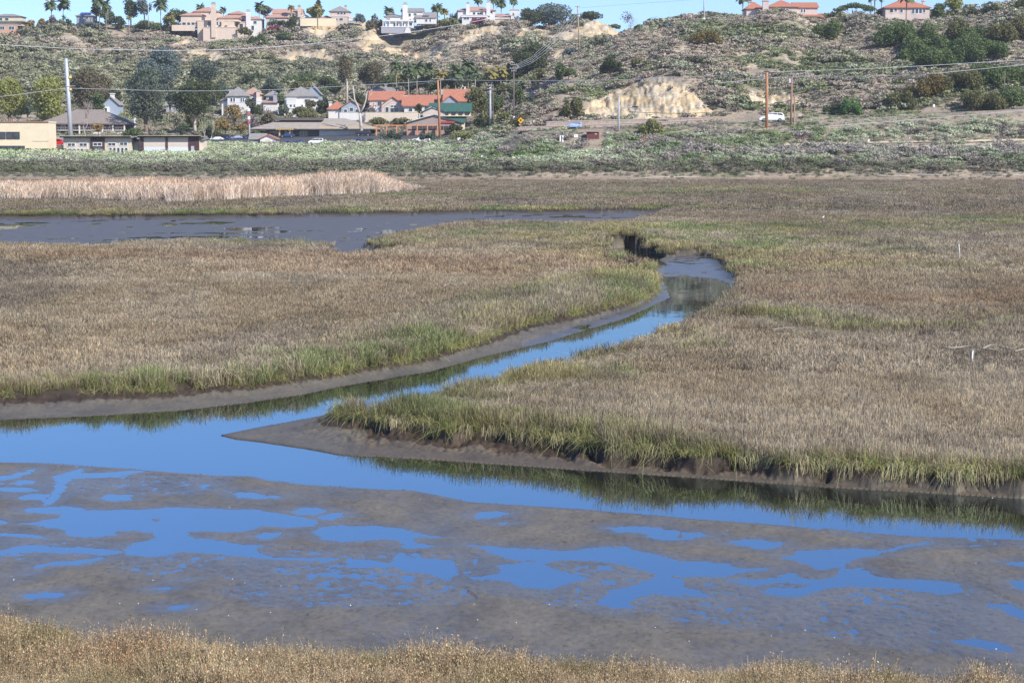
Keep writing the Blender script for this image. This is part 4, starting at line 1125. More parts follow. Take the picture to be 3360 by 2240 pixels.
def build_trees():
    L = leafmat
    greyg = L('foliage_grey_green', (.135, .165, .115), .5); dark = L('foliage_dark_green', (.085, .105, .045), .5); olive = L('foliage_olive', (.17, .165, .065), .5)
    yel = L('foliage_yellow_green', (.30, .31, .09), .45); browng = L('foliage_brown_green', (.17, .145, .08), .5); aut = L('foliage_autumn', (.33, .23, .08), .5)
    mid = L('foliage_mid_green', (.125, .165, .06), .5); bright = L('foliage_bright_green', (.13, .25, .07), .5); blue = L('foliage_blue_green', (.15, .19, .17), .45)
    rust = L('foliage_rust', (.20, .15, .05), .45); red = L('bougainvillea', (.30, .05, .08), .5); purp = L('foliage_purple_grey', (.22, .17, .18), .4); willow = L('foliage_willow', (.26, .26, .10), .45)
    twig = paint('bare_twigs', (.33, .27, .23), .9, .15, 3)
    T = []
    add = lambda *a, **k: tree(*a, **k)
    V1 = 'trees in the valley'; V2 = 'trees on the skyline'; V3 = 'bushes on the hillside'
    add('sycamore_tree', 'yellow green sycamore at the left edge above the cream building', -25, 66, 178, 285, 590, yel, 'round', V1, dens=1.0, trunk=.15)
    add('sycamore_tree', 'yellow green sycamore just left of the tall steel pole', 70, 156, 172, 302, 585, yel, 'tall', V1, dens=1.0, trunk=.12)
    add('eucalyptus_tree', 'brownish eucalyptus just right of the tall steel pole', 162, 250, 156, 262, 640, browng, 'tall', V1, dens=.8, trunk=.1)
    add('pepper_tree', 'biggest grey green tree, rising behind the small park building', 270, 400, 150, 313, 560, greyg, 'round', V1, dens=2.2, trunk=.16)
    add('pepper_tree', 'grey green tree on the slope above the biggest tree', 318, 425, 110, 200, 735, blue, 'round', V1, dens=.9, trunk=.05)
    add('ficus_tree', 'dark green round tree with a thick pale trunk behind the garage', 392, 506, 174, 316, 555, dark, 'round', V1, dens=2.2, trunk=.3, bark=PALEB())
    add('oak_tree', 'dim green tree on the slope above the dark round tree', 436, 505, 133, 192, 750, greyg, 'round', V1, dens=.8, trunk=.05)
    add('oak_tree', 'dark olive scrub oak on the far slope above the white houses', 540, 632, 158, 208, 745, dark, 'bush', V1, dens=.7)
    add('oak_tree', 'low green oak on the far slope right of the dark olive oak', 640, 760, 165, 204, 740, mid, 'bush', V1, dens=.7)
    add('cypress_tree', 'narrow dark conifer standing behind the garage roof', 412, 428, 283, 318, 540, dark, 'conifer', V1, dens=1.2)
    add('autumn_tree', 'small orange tree left of the dark parked cars', 505, 532, 282, 318, 548, aut, 'round', V1, dens=.5, trunk=.4)
    add('autumn_tree', 'small orange tree beside the banner pole', 535, 572, 283, 318, 545, aut, 'round', V1, dens=.5, trunk=.4)
    add('autumn_tree', 'pale autumn tree below the white two storey house', 515, 565, 240, 290, 575, aut, 'round', V1, dens=.35, trunk=.3)
    add('shrub', 'green shrub at the left end of the long tan roofed building', 578, 612, 298, 320, 535, mid, 'bush', V1, cat='shrub')
    add('pine_tree', 'wide olive tree just above the long tan roofed building', 648, 735, 242, 276, 600, olive, 'bush', V1, dens=1.1)
    add('ficus_tree', 'round green tree between the white houses and the red roofs', 722, 756, 230, 266, 615, dark, 'round', V1, dens=1.2, trunk=.08)
    add('cypress_tree', 'slim green tree behind the white chimney house', 598, 613, 209, 240, 655, mid, 'tall', V1, dens=1)
    add('cypress_tree', 'slim green tree left of the wide white house', 636, 655, 215, 252, 640, mid, 'tall', V1, dens=1)
    add('cypress_tree', 'green tree against the grey blue house', 730, 752, 200, 236, 660, mid, 'tall', V1, dens=1)
    add('eucalyptus_tree', 'tall thin crowned eucalyptus left of the forked bare tree', 774, 818, 126, 222, 665, browng, 'tall', V1, dens=.65, trunk=.35, bark=PALEB())
    add('eucalyptus_tree', 'tall thin crowned eucalyptus above the forked bare tree', 818, 884, 142, 224, 668, browng, 'tall', V1, dens=.6, trunk=.35, bark=PALEB())
    add('ficus_tree', 'green tree behind the grey roofed houses', 752, 792, 190, 226, 680, dark, 'round', V1)
    for k, (a, b, c, d, m_, wd) in enumerate([(880, 925, 172, 206, mid, 'left end of the palm grove'), (915, 970, 178, 212, dark, 'left part of the palm grove'), (960, 1020, 170, 214, mid, 'middle of the palm grove'), (1005, 1060, 168, 212, dark, 'right part of the palm grove'), (1050, 1110, 162, 208, mid, 'right end of the palm grove'), (1100, 1160, 165, 200, olive, 'foot of the dark pine')]):
        add('garden_tree', f'dense garden tree at the {wd}', a, b, c, d, 672 - k * 6, m_, 'round', V1, trunk=.08)
    add('oak_tree', 'olive oak clump right of the green roofed restaurant', 1066, 1124, 202, 268, 548, olive, 'round', V1, dens=1.2, trunk=.05)
    add('oak_tree', 'green oak behind the grey lamp pole', 1110, 1165, 212, 262, 556, mid, 'round', V1, dens=1, trunk=.05)
    add('willow_bush', 'yellow green willow thicket at the foot of the grey lamp pole', 1082, 1142, 250, 302, 505, willow, 'bush', V1, cat='bush')
    add('willow_bush', 'yellow green willow thicket left of the yellow road sign', 1130, 1180, 240, 300, 500, willow, 'bush', V1, cat='bush')
    add('bush', 'dull green bush behind the yellow road sign', 1170, 1218, 255, 290, 480, browng, 'bush', V1, cat='bush')
    add('pine_tree', 'big dark pine on the saddle left of the hill pole', 1180, 1268, 100, 180, 640, dark, 'round', V1, dens=1.1, trunk=.08)
    add('pine_tree', 'darker pine at the left foot of the big pine', 1156, 1205, 146, 192, 640, dark, 'round', V1, dens=1.1, trunk=.05)
    add('bush', 'green brush sweeping down right of the big pine', 1215, 1275, 152, 192, 575, olive, 'bush', V3, cat='bush')
    add('bush', 'green brush on the spur between pine and hill pole', 1265, 1325, 144, 184, 570, mid, 'bush', V3, cat='bush')
    add('bush', 'round olive bush at the left end of the big sandstone cut', 1284, 1346, 213, 272, 474, olive, 'bush', V3, cat='bush')
    add('bush', 'blue green bush on the far slope beside the hill pole', 1286, 1340, 108, 134, 700, blue, 'bush', V3, cat='bush')
    # skyline
    add('pine_tree', 'dark round pine on the skyline right of the pale mansion', 1188, 1246, 19, 62, 885, dark, 'round', V2, dens=1.1, trunk=.1)
    add('eucalyptus_tree', 'big blue green eucalyptus on the skyline', 1215, 1318, 8, 68, 893, blue, 'round', V2, dens=.75, trunk=.12)
    add('pine_tree', 'green pine behind the sandstone peak', 1330, 1386, 24, 66, 908, dark, 'round', V2, trunk=.1)
    add('pine_tree', 'dark pine left of the hill pole top', 1308, 1332, 32, 66, 900, blue, 'round', V2, trunk=.1)
    add('bush', 'low dark bushes right of the sandstone peak', 1385, 1428, 54, 86, 905, mid, 'bush', V2, cat='bush')
    bare_tree('plum_tree', 'small leafless purplish tree alone on the skyline', 1424, 1456, 29, 70, 690, twig, V2, 4, 5, haze=(purp, 240))
    add('bush', 'small dark bush right of the leafless tree', 1452, 1486, 55, 72, 650, mid, 'bush', V2, cat='bush')
    add('bush', 'dark skyline bush left of the twin bushes', 1520, 1548, 45, 62, 625, blue, 'bush', V2, cat='bush')
    add('bush', 'purplish skyline bush left of the thin grey pole', 1572, 1610, 45, 60, 625, purp, 'bush', V2, cat='bush')
    add('bush', 'big brown olive bush high on the right hill', 1575, 1666, 66, 106, 575, rust, 'bush', V3, cat='bush')
    add('bush', 'dark hollow bush in the middle of the right hill', 1378, 1438, 122, 170, 548, dark, 'bush', V3, cat='bush')
    add('bush', 'green bush right of the dark hollow bush', 1440, 1492, 132, 158, 545, olive, 'bush', V3, cat='bush')
    add('bush', 'dense green bush below the right end of the big mansion', 1855, 1948, 42, 93, 600, mid, 'bush', V3, cat='bush')
    add('acacia_tree', 'spreading umbrella acacia on the skyline between the two mansions', 1912, 2012, 2, 56, 640, mid, 'umbrella', V2, dens=1.2)
    add('bush', 'rounded bush at the foot of the umbrella acacia', 1885, 1945, 22, 54, 640, olive, 'bush', V2, cat='bush')
    add('bush', 'small bush on the grass left of the right mansion', 1995, 2022, 48, 66, 615, mid, 'bush', V2, cat='bush')
    add('ficus_tree', 'leafy tree right of the smaller mansion', 2138, 2178, 8, 56, 635, mid, 'round', V2, trunk=.15)
    add('ficus_tree', 'yellowish tree leaning over the smaller mansion', 2165, 2212, -6, 40, 638, yel, 'round', V2, dens=.6, trunk=.3)
    add('bush', 'dark skyline bush left of the pair', 2206, 2258, 18, 56, 620, dark, 'bush', V2, cat='bush')
    add('bush', 'dark skyline bush right of the pair', 2250, 2304, 8, 54, 622, dark, 'bush', V2, cat='bush')
    add('bush', 'dark bush on the skyline at the right edge', 2330, 2370, -4, 18, 622, dark, 'bush', V2, cat='bush')
    rb = 'bushes filling the right ravine'; rav = L('foliage_ravine_green', (.125, .175, .06), .45)
    for k, (a, b, c, d, Y, m_, lab) in enumerate([
        (2022, 2092, 52, 100, 598, rav, 'uppermost left bush of the ravine below the smaller mansion'), (2085, 2165, 62, 118, 590, rav, 'bush in the ravine head under the patio of the smaller mansion'),
        (2065, 2135, 95, 140, 572, rav, 'bush on the left lip of the ravine'), (2115, 2185, 110, 158, 560, rav, 'bush in the bottom of the ravine'),
        (2160, 2230, 48, 100, 592, olive, 'browner bush at the top of the ravine right side'), (2205, 2275, 60, 110, 582, rav, 'dark bush below the pair of skyline bushes'),
        (2165, 2235, 92, 146, 565, rav, 'shaded bush in the right wall of the ravine'), (2270, 2330, 48, 96, 585, olive, 'olive bush near the top right edge'), (2310, 2380, 36, 86, 590, olive, 'sunny olive bush at the top right edge'),
        (2225, 2300, 88, 132, 568, rav, 'bush between the ravine and the right edge'),
        (2120, 2185, 172, 214, 512, rust, 'rusty bush at the left tip of the lower bush band'), (2165, 2240, 158, 204, 518, olive, 'olive bush in the lower bush band'), (2220, 2300, 148, 198, 522, rav, 'green bush in the lower bush band'),
        (2285, 2370, 140, 192, 526, rav, 'green bush of the lower band at the right edge'), (2085, 2130, 192, 222, 500, rust, 'rusty round bush below the band tip'), (2040, 2092, 212, 246, 486, olive, 'low olive bush near the foot of the right hill'),
        (2205, 2296, 208, 250, 488, olive, 'wide olive bush low on the right slope'), (2300, 2370, 200, 234, 492, rav, 'low green bush at the right edge')]):
        add('bush', lab, a - 14, b + 16, c - 8, d + 5, Y, m_, 'bush', rb, cat='bush', dens=1.25)
    add('bush', 'bright green round bush at the foot of the right hill', 1925, 1982, 218, 262, 474, bright, 'bush', V3, cat='bush')
    add('bush', 'dark bush touching the bright green bush', 1886, 1938, 232, 258, 476, dark, 'bush', V3, cat='bush')
    add('willow_bush', 'round drooping yellow green willow before the long stone wall', 1463, 1530, 270, 308, 451, willow, 'bush', V3, cat='bush', dens=1.5)
    add('bush', 'grey bush hanging over the stone wall left end', 1250, 1280, 268, 290, 462, purp, 'bush', V3, cat='bush')
    # left skyline and slope
    add('pine_tree', 'dark conifer among the palms left of the solar roof house', 206, 236, -8, 48, 885, dark, 'conifer', V2)
    add('ficus_tree', 'green tree behind the conifer on the left skyline', 222, 262, 14, 50, 893, mid, 'round', V2, trunk=.08)
    add('eucalyptus_tree', 'tall dark eucalyptus on the left skyline', 283, 318, 0, 54, 893, dark, 'tall', V2, dens=.8)
    add('eucalyptus_tree', 'loose eucalyptus beside the tall dark one', 312, 350, -4, 46, 890, blue, 'tall', V2, dens=.5, trunk=.3)
    add('ficus_tree', 'round tree left of the beige mansion', 388, 434, 18, 56, 893, mid, 'round', V2, trunk=.1)
    add('shrub', 'yellow green shrubs left of the beige mansion', 372, 406, 28, 62, 888, yel, 'bush', V2, cat='shrub')
    add('shrub', 'golden bush beside the far left house', 58, 84, 42, 66, 885, aut, 'bush', V2, cat='shrub')
    add('shrub', 'golden bush right of the far left house', 82, 106, 38, 66, 885, aut, 'bush', V2, cat='shrub')
    add('shrub', 'purplish grey shrub under the left palms', 106, 134, 28, 64, 885, purp, 'bush', V2, cat='shrub')
    add('shrub', 'green shrub under the left palms', 134, 166, 30, 62, 888, mid, 'bush', V2, cat='shrub')
    add('shrub', 'dark shrubs right of the solar roof house', 238, 290, 34, 56, 885, dark, 'bush', V2, cat='shrub')
    add('oak_tree', 'dense green oak on the slope below the beige mansions', 568, 618, 70, 108, 858, mid, 'bush', V3, dens=1.1)
    add('pine_tree', 'dark conifer hugging the terraced garden', 658, 686, 34, 80, 880, dark, 'tall', V2, dens=1.2, trunk=.05)
    add('cypress_tree', 'tall dark conifer between two skyline houses', 716, 748, 0, 46, 893, dark, 'conifer', V2, dens=1.2)
    add('ficus_tree', 'yellowish tree at the foot of the tall conifer', 704, 742, 14, 46, 886, yel, 'round', V2, trunk=.1)
    add('shrub', 'reddish green trees left of the white mansion', 838, 886, 34, 68, 878, browng, 'bush', V2, cat='shrub')
    add('shrub', 'green hedge trees right of the pale square house', 812, 842, 32, 52, 890, blue, 'bush', V2, cat='shrub')
    add('shrub', 'yellow green garden right of the white mansion', 1000, 1056, 38, 60, 880, willow, 'bush', V2, cat='shrub')
    add('bougainvillea', 'crimson bougainvillea under the pale mansion', 1080, 1122, 39, 57, 880, red, 'bush', V2, cat='shrub')
    add('bougainvillea', 'dull red flowering patch in the terraced garden', 612, 662, 58, 72, 882, red, 'bush', V2, cat='shrub', dens=.6)
    add('shrub', 'dark green tree left of the pale mansion', 968, 1002, 24, 48, 893, dark, 'bush', V2, cat='shrub')
    for lab, nm, x0, x1, yt, yb, Y, m_, st, gp in [
        ('dark tree filling the gap left of the biggest grey green tree', 'oak_tree', 244, 284, 205, 250, 650, dark, 'round', V1), ('green trees behind the brown hall roof', 'oak_tree', 205, 245, 215, 262, 620, mid, 'round', V1),
        ('grey green tree between the two largest valley trees', 'oak_tree', 372, 410, 185, 262, 620, greyg, 'round', V1), ('shaded tree behind the dark ficus', 'oak_tree', 488, 530, 185, 236, 690, greyg, 'round', V1),
        ('low olive trees behind the garage', 'olive_tree', 425, 470, 258, 300, 575, olive, 'round', V1), ('dark shrub mass right of the garage', 'shrub', 462, 505, 288, 318, 545, dark, 'bush', V1),
        ('rusty bush behind the first parked cars', 'shrub', 492, 530, 262, 296, 565, aut, 'bush', V1), ('twiggy thicket below the white two storey house', 'shrub', 556, 600, 262, 300, 570, purp, 'bush', V1),
        ('green bush below the pink grey roof', 'shrub', 566, 606, 234, 262, 612, dark, 'bush', V1), ('dull thicket left of the long tan roof', 'shrub', 596, 640, 258, 292, 572, browng, 'bush', V1),
        ('dark trees on the slope above the small chimney house', 'oak_tree', 596, 650, 172, 214, 705, greyg, 'bush', V1), ('olive trees on the slope above the widest white house', 'oak_tree', 660, 720, 176, 214, 700, olive, 'bush', V1),
        ('dark thicket on the slope left of the tall eucalyptus', 'oak_tree', 725, 780, 172, 208, 705, dark, 'bush', V1), ('green tree right of the tall eucalyptus pair', 'ficus_tree', 868, 912, 172, 214, 690, mid, 'round', V1),
        ('tree between the blue grey gable and the pink house', 'ficus_tree', 832, 852, 236, 262, 612, dark, 'round', V1), ('shrubs on the bank below the long garden wall', 'shrub', 846, 900, 268, 288, 575, olive, 'bush', V1),
        ('brown shrubs on the bank above the pergola', 'shrub', 896, 950, 268, 290, 570, browng, 'bush', V1), ('dark hedge under the green roofed restaurant', 'shrub', 1020, 1066, 284, 304, 534, dark, 'bush', V1),
        ('green tree at the right end of the red roofed row', 'ficus_tree', 1070, 1104, 196, 234, 620, mid, 'round', V1), ('oak below the yellow palms', 'oak_tree', 1130, 1180, 192, 236, 600, olive, 'round', V1),
        ('green clump at the left foot of the spur', 'oak_tree', 1160, 1210, 196, 240, 560, mid, 'bush', V1), ('shady clump left of the yellow green sycamore', 'oak_tree', 40, 90, 225, 290, 620, greyg, 'round', V1),
        ('brown eucalyptus beside the brownish one', 'eucalyptus_tree', 225, 262, 172, 260, 650, browng, 'tall', V1), ('small tree before the hall balcony', 'plum_tree', 212, 240, 282, 304, 545, aut, 'round', V1),
        ('low bush right of the hall balcony', 'shrub', 280, 330, 292, 312, 530, mid, 'bush', V1), ('green tree in front of the grey roofed houses', 'ficus_tree', 800, 846, 212, 240, 650, dark, 'bush', V1),
        ('bush before the left end of the pink red roofed house', 'shrub', 842, 868, 246, 264, 600, greyg, 'bush', V1), ('bush before the arched window gable', 'shrub', 918, 940, 244, 264, 598, mid, 'bush', V1),
        ('small tree before the long red tiled house', 'ficus_tree', 952, 972, 238, 264, 592, dark, 'round', V1), ('bush at the right end of the long red tiled house', 'shrub', 1000, 1022, 240, 262, 590, olive, 'bush', V1),
        ('bush between the red roofed gable and the green roof', 'shrub', 1044, 1072, 240, 256, 588, mid, 'bush', V1), ('dark tree standing before the pink grey roofed house', 'ficus_tree', 562, 582, 222, 248, 632, dark, 'round', V1),
        ('pale tree before the widest white house', 'plum_tree', 696, 726, 228, 256, 620, browng, 'round', V1), ('bushes at the left foot of the widest white house', 'shrub', 638, 664, 236, 260, 622, greyg, 'bush', V1),
        ('dark shrubs left of the orange brown pole', 'shrub', 872, 930, 300, 318, 500, greyg, 'bush', V1),
        ('grey green shrub mound left of the restaurants', 'shrub', 962, 1004, 302, 320, 490, greyg, 'bush', V1), ('mound of pale shrubs right of the orange brown pole', 'shrub', 1030, 1090, 298, 318, 486, willow, 'bush', V1),
        ('shrubs below the far left house', 'shrub', -10, 40, 76, 96, 872, mid, 'bush', V2), ('dark brush on the slope under the solar roof house', 'shrub', 180, 240, 50, 66, 880, greyg, 'bush', V2),
        ('brush along the rim right of the short palm', 'shrub', 300, 372, 48, 66, 884, mid, 'bush', V2), ('brush under the round tree on the rim', 'shrub', 380, 425, 52, 72, 880, olive, 'bush', V2),
        ('green brush below the pinkish mansion', 'shrub', 540, 582, 62, 82, 872, olive, 'bush', V2), ('hedge in the terraced garden', 'shrub', 612, 668, 46, 58, 886, dark, 'bush', V2),
        ('garden green right of the conifer in the terraces', 'shrub', 620, 680, 72, 88, 868, mid, 'bush', V2), ('green tree behind the long pale mansion', 'ficus_tree', 598, 626, 14, 46, 898, purp, 'round', V2),
        ('low trees left of the white mansion cliff', 'shrub', 870, 892, 56, 84, 874, browng, 'bush', V2), ('green trees behind the white mansion', 'ficus_tree', 972, 1010, 28, 48, 896, mid, 'bush', V2),
        ('bushes right of the pale mansion', 'shrub', 1140, 1176, 48, 60, 880, olive, 'bush', V2), ('dark bush at the root of the round pine', 'shrub', 1180, 1215, 48, 70, 882, mid, 'bush', V2),
        ('bushes between the blue eucalyptus and the hill pole', 'shrub', 1290, 1336, 48, 72, 888, dark, 'bush', V2), ('palm shaped shrub cluster left of the big pink mansion', 'shrub', 1640, 1700, 44, 56, 640, greyg, 'bush', V2)]:
        add(nm, lab, x0, x1, yt, yb, Y, m_, st, gp, cat='tree' if nm.endswith('tree') else 'shrub', trunk=.12)
    # bare winter trees in the valley
    pb = PALEB()
    bare_tree('sycamore_tree', 'leafless grey tree before the brown roofed hall', 172, 214, 210, 308, 520, twig, V1, 4, 3)
    bare_tree('sycamore_tree', 'leafless pale tree right of the garage', 460, 482, 268, 322, 522, pb, V1, 3, 8)
    bare_tree('sycamore_tree', 'leafless pale tree among the parked cars', 474, 498, 266, 320, 528, pb, V1, 3, 9)
    bare_tree('sycamore_tree', 'leafless tree right of the white two storey house', 590, 640, 245, 300, 575, twig, V1, 4, 12, haze=(purp, 200))
    bare_tree('sycamore_tree', 'leafless brush right of the dark round tree', 500, 560, 262, 318, 575, twig, V1, 4, 13, haze=(purp, 240))
    bare_tree('sycamore_tree', 'leafless bush beside the red roofed duplex', 832, 872, 240, 278, 590, twig, V1, 4, 14, haze=(purp, 160))
    bare_tree('sycamore_tree', 'leafless brown tree below the dark round tree', 385, 425, 262, 316, 562, twig, V1, 4, 15, haze=(aut, 160))
    # the forked white trunk
    YT = 538; s = px_m(YT); X, _, zb = at(829, 306, YT)
    root = empty('eucalyptus_tree', (X, YT, zb - 1.5), 'bare white forked trunk in front of the tan roofed building', 'tree', V1)
    q = lambda x, y: ((x - 829) * s, 0, (306 - y) * s + 1.5)
    mb = MB()
    mb.tube([q(831, 320), q(829, 285), q(827, 261)], [.55, .42, .36], 9)
    mb.build('trunk', pb, root, True)
    mb = MB()
    mb.tube([q(827, 262), q(822, 245), q(815, 230), q(812, 200)], [.34, .28, .22, .14])
    mb.tube([q(827, 262), q(836, 246), q(841, 230), q(844, 212)], [.3, .25, .2, .1])
    mb.tube([q(816, 236), q(806, 228), q(799, 220)], [.18, .13, .07]); mb.tube([q(841, 230), q(850, 222), q(856, 214)], [.13, .1, .05]); mb.tube([q(841, 228), q(838, 215), q(842, 205)], [.12, .1, .05])
    mb.build('branches', pb, root, True)
    # palms
    fr = [L('palm_frond_green', (.13, .17, .075), .4), L('palm_frond_yellow', (.32, .27, .08), .4)]
    protos = {}
    used = set()
    for x, yt, yb, Y, kind, lab in [
        (118, 4, 46, 888, 0, 'left palm of the tall pair on the left skyline'), (146, 0, 46, 890, 0, 'right palm of the tall pair on the left skyline'), (244, 6, 44, 880, 0, 'small palm right of the dark conifer on the left skyline'), (228, -6, 44, 880, 0, 'tall palm leaning on the dark conifer on the left skyline'),
        (369, 2, 56, 886, 0, 'tall palm right of the left eucalyptus'), (296, 38, 54, 880, 1, 'short palm under the tall dark eucalyptus'), (390, 32, 60, 884, 1, 'yellow palm left of the beige mansion'), (461, 12, 40, 905, 0, 'palm top just left of the beige tower'), (513, 18, 44, 900, 0, 'palm top right of the beige tower'),
        (596, 10, 46, 893, 0, 'bushy palm between the mansions'), (606, 14, 46, 895, 0, 'palm touching the bushy palm between the mansions'), (669, 14, 40, 888, 1, 'golden palm before the solar roofed mansion'), (730, 12, 44, 882, 1, 'golden palm beside the tall conifer'),
        (893, 20, 56, 890, 0, 'palm left of the white mansion'), (1005, 12, 52, 885, 0, 'taller palm right of the white mansion'), (1021, 22, 54, 880, 1, 'broad rusty palm right of the white mansion'), (1099, 12, 40, 905, 0, 'palm behind the pale mansion roof'),
        (1134, 12, 44, 900, 0, 'first palm right of the pale mansion'), (1151, 11, 46, 902, 0, 'second palm right of the pale mansion'), (1179, 14, 46, 900, 0, 'palm at the right end of the pale mansion'),
        (957, 148, 206, 652, 0, 'tall palm with a pale trunk above the red roofs'), (910, 168, 210, 660, 0, 'palm at the left of the palm grove'), (925, 172, 212, 655, 1, 'yellow palm at the left of the palm grove'), (985, 166, 212, 655, 0, 'palm right of the pale trunk palm'), (1012, 162, 210, 650, 1, 'yellow palm in the middle of the grove'),
        (1047, 158, 214, 640, 0, 'tall palm near the orange wooden pole'), (1075, 156, 208, 645, 0, 'palm right of the orange wooden pole'), (1128, 162, 214, 630, 1, 'yellow palm beside the dark pole'), (1150, 158, 212, 635, 1, 'yellow palm under the dark pine'), (938, 176, 214, 645, 0, 'short palm left of the pale trunk palm'), (1092, 176, 214, 630, 0, 'short palm above the oak clump'),
        (1706, -2, 50, 660, 0, 'dark palm at the left corner of the big mansion'), (2008, -14, 52, 650, 0, 'tall thin palm left of the smaller mansion'), (2018, 26, 52, 640, 0, 'short palm left of the smaller mansion'), (2082, -6, 54, 622, 0, 'palm in front of the smaller mansion'), (1667, 38, 56, 640, 0, 'tiny lone palm on the right skyline'), (1560, 50, 62, 640, 0, 'dwarf palm on the skyline right of the hill peak')]:
        s = px_m(Y); Ht = (yb - yt) * s; fl = min(4.0, max(1.6, Ht * .42))
        key = (round(fl * 2) / 2, kind)
        X, _, zb = at(x, yb, Y)
        hh = Ht - key[0] * .45
        if key not in protos:
            protos[key] = (make_palm('palm_tree', 10.0, key[0], 42, fr[kind], 40 + len(protos)))
            o = protos[key]
        else:
            o = copy_tree(protos[key])
        top = zb + hh
        # every palm stands on the ground: its trunk is sunk or raised as a whole
        o.location = (X, Y, top - 10.0) if (top - 10.0) < gz(X, Y) else (X, Y, gz(X, Y) - .2)
        if (top - 10.0) >= gz(X, Y):
            o.scale = (1, 1, (top - gz(X, Y) + .2) / 10.0)
        o.rotation_euler = (0, 0, rng.uniform(0, 6.28))
        tag(o, lab, 'palm', 'palms')
# ------------------------------------------------------------------ buildings
def part(mb, name, mat, parent, label=None):
    o = mb.build(name, mat, parent)
    if label: o['label'] = label
    return o
def add_window(root, s, x0, x1, z0, z1, y, frame, glass, t=.12, kind='window'):
    f = MB()
    f.box(x0 - t, x0, y - .10, y + .12, z0 - t, z1 + t).box(x1, x1 + t, y - .10, y + .12, z0 - t, z1 + t).box(x0, x1, y - .10, y + .12, z1, z1 + t).box(x0, x1, y - .13, y + .12, z0 - t, z0)
    if x1 - x0 > 1.6: f.box((x0 + x1) / 2 - .05, (x0 + x1) / 2 + .05, y - .08, y + .1, z0, z1)
    w_ = f.build(kind, frame, root)
    g = MB().box(x0, x1, y - .03, y + .02, z0, z1).build('pane', glass, w_)
    return w_
def hip(mb, x0, x1, y0, y1, z, rise, ov=.5, axis=None):
    x0 -= ov; x1 += ov; y0 -= ov; y1 += ov
    W, Dp = x1 - x0, y1 - y0; t = .22
    if (axis or ('x' if W >= Dp else 'y')) == 'x':
        k = min(Dp / 2, W / 2 - .05); yc = (y0 + y1) / 2; R = [(x0 + k, yc), (x1 - k, yc)]
    else:
        k = min(W / 2, Dp / 2 - .05); xc = (x0 + x1) / 2; R = [(xc, y0 + k), (xc, y1 - k)]
    V = [(x0, y0, z), (x1, y0, z), (x1, y1, z), (x0, y1, z), (x0, y0, z + t), (x1, y0, z + t), (x1, y1, z + t), (x0, y1, z + t), (*R[0], z + t + rise), (*R[1], z + t + rise)]
    Fc = [(3, 2, 1, 0), (0, 1, 5, 4), (1, 2, 6, 5), (2, 3, 7, 6), (3, 0, 4, 7)]
    if R[0][1] == R[1][1]:
        Fc += [(4, 5, 9, 8), (5, 6, 9), (6, 7, 8, 9), (7, 4, 8)]
    else:
        Fc += [(4, 5, 8), (5, 6, 9, 8), (6, 7, 9), (7, 4, 8, 9)]
    return mb.add(V, Fc)
def gable(mb, x0, x1, y0, y1, z, rise, ov=.4, along='x'):
    t = .2
    if along == 'x':
        yc = (y0 + y1) / 2; sl = rise / (yc - y0); a, b = y0 - ov, y1 + ov
        mb.prismx([(a, z - ov * sl), (yc, z + rise), (b, z - ov * sl), (b, z - ov * sl + t), (yc, z + rise + t), (a, z - ov * sl + t)], x0 - ov, x1 + ov)
    else:
        xc = (x0 + x1) / 2; sl = rise / (xc - x0); a, b = x0 - ov, x1 + ov
        mb.prism([(a, z - ov * sl), (xc, z + rise), (b, z - ov * sl), (b, z - ov * sl + t), (xc, z + rise + t), (a, z - ov * sl + t)], y0 - ov, y1 + ov)
    return mb
CLEAR = []     # footprints kept free of scrub
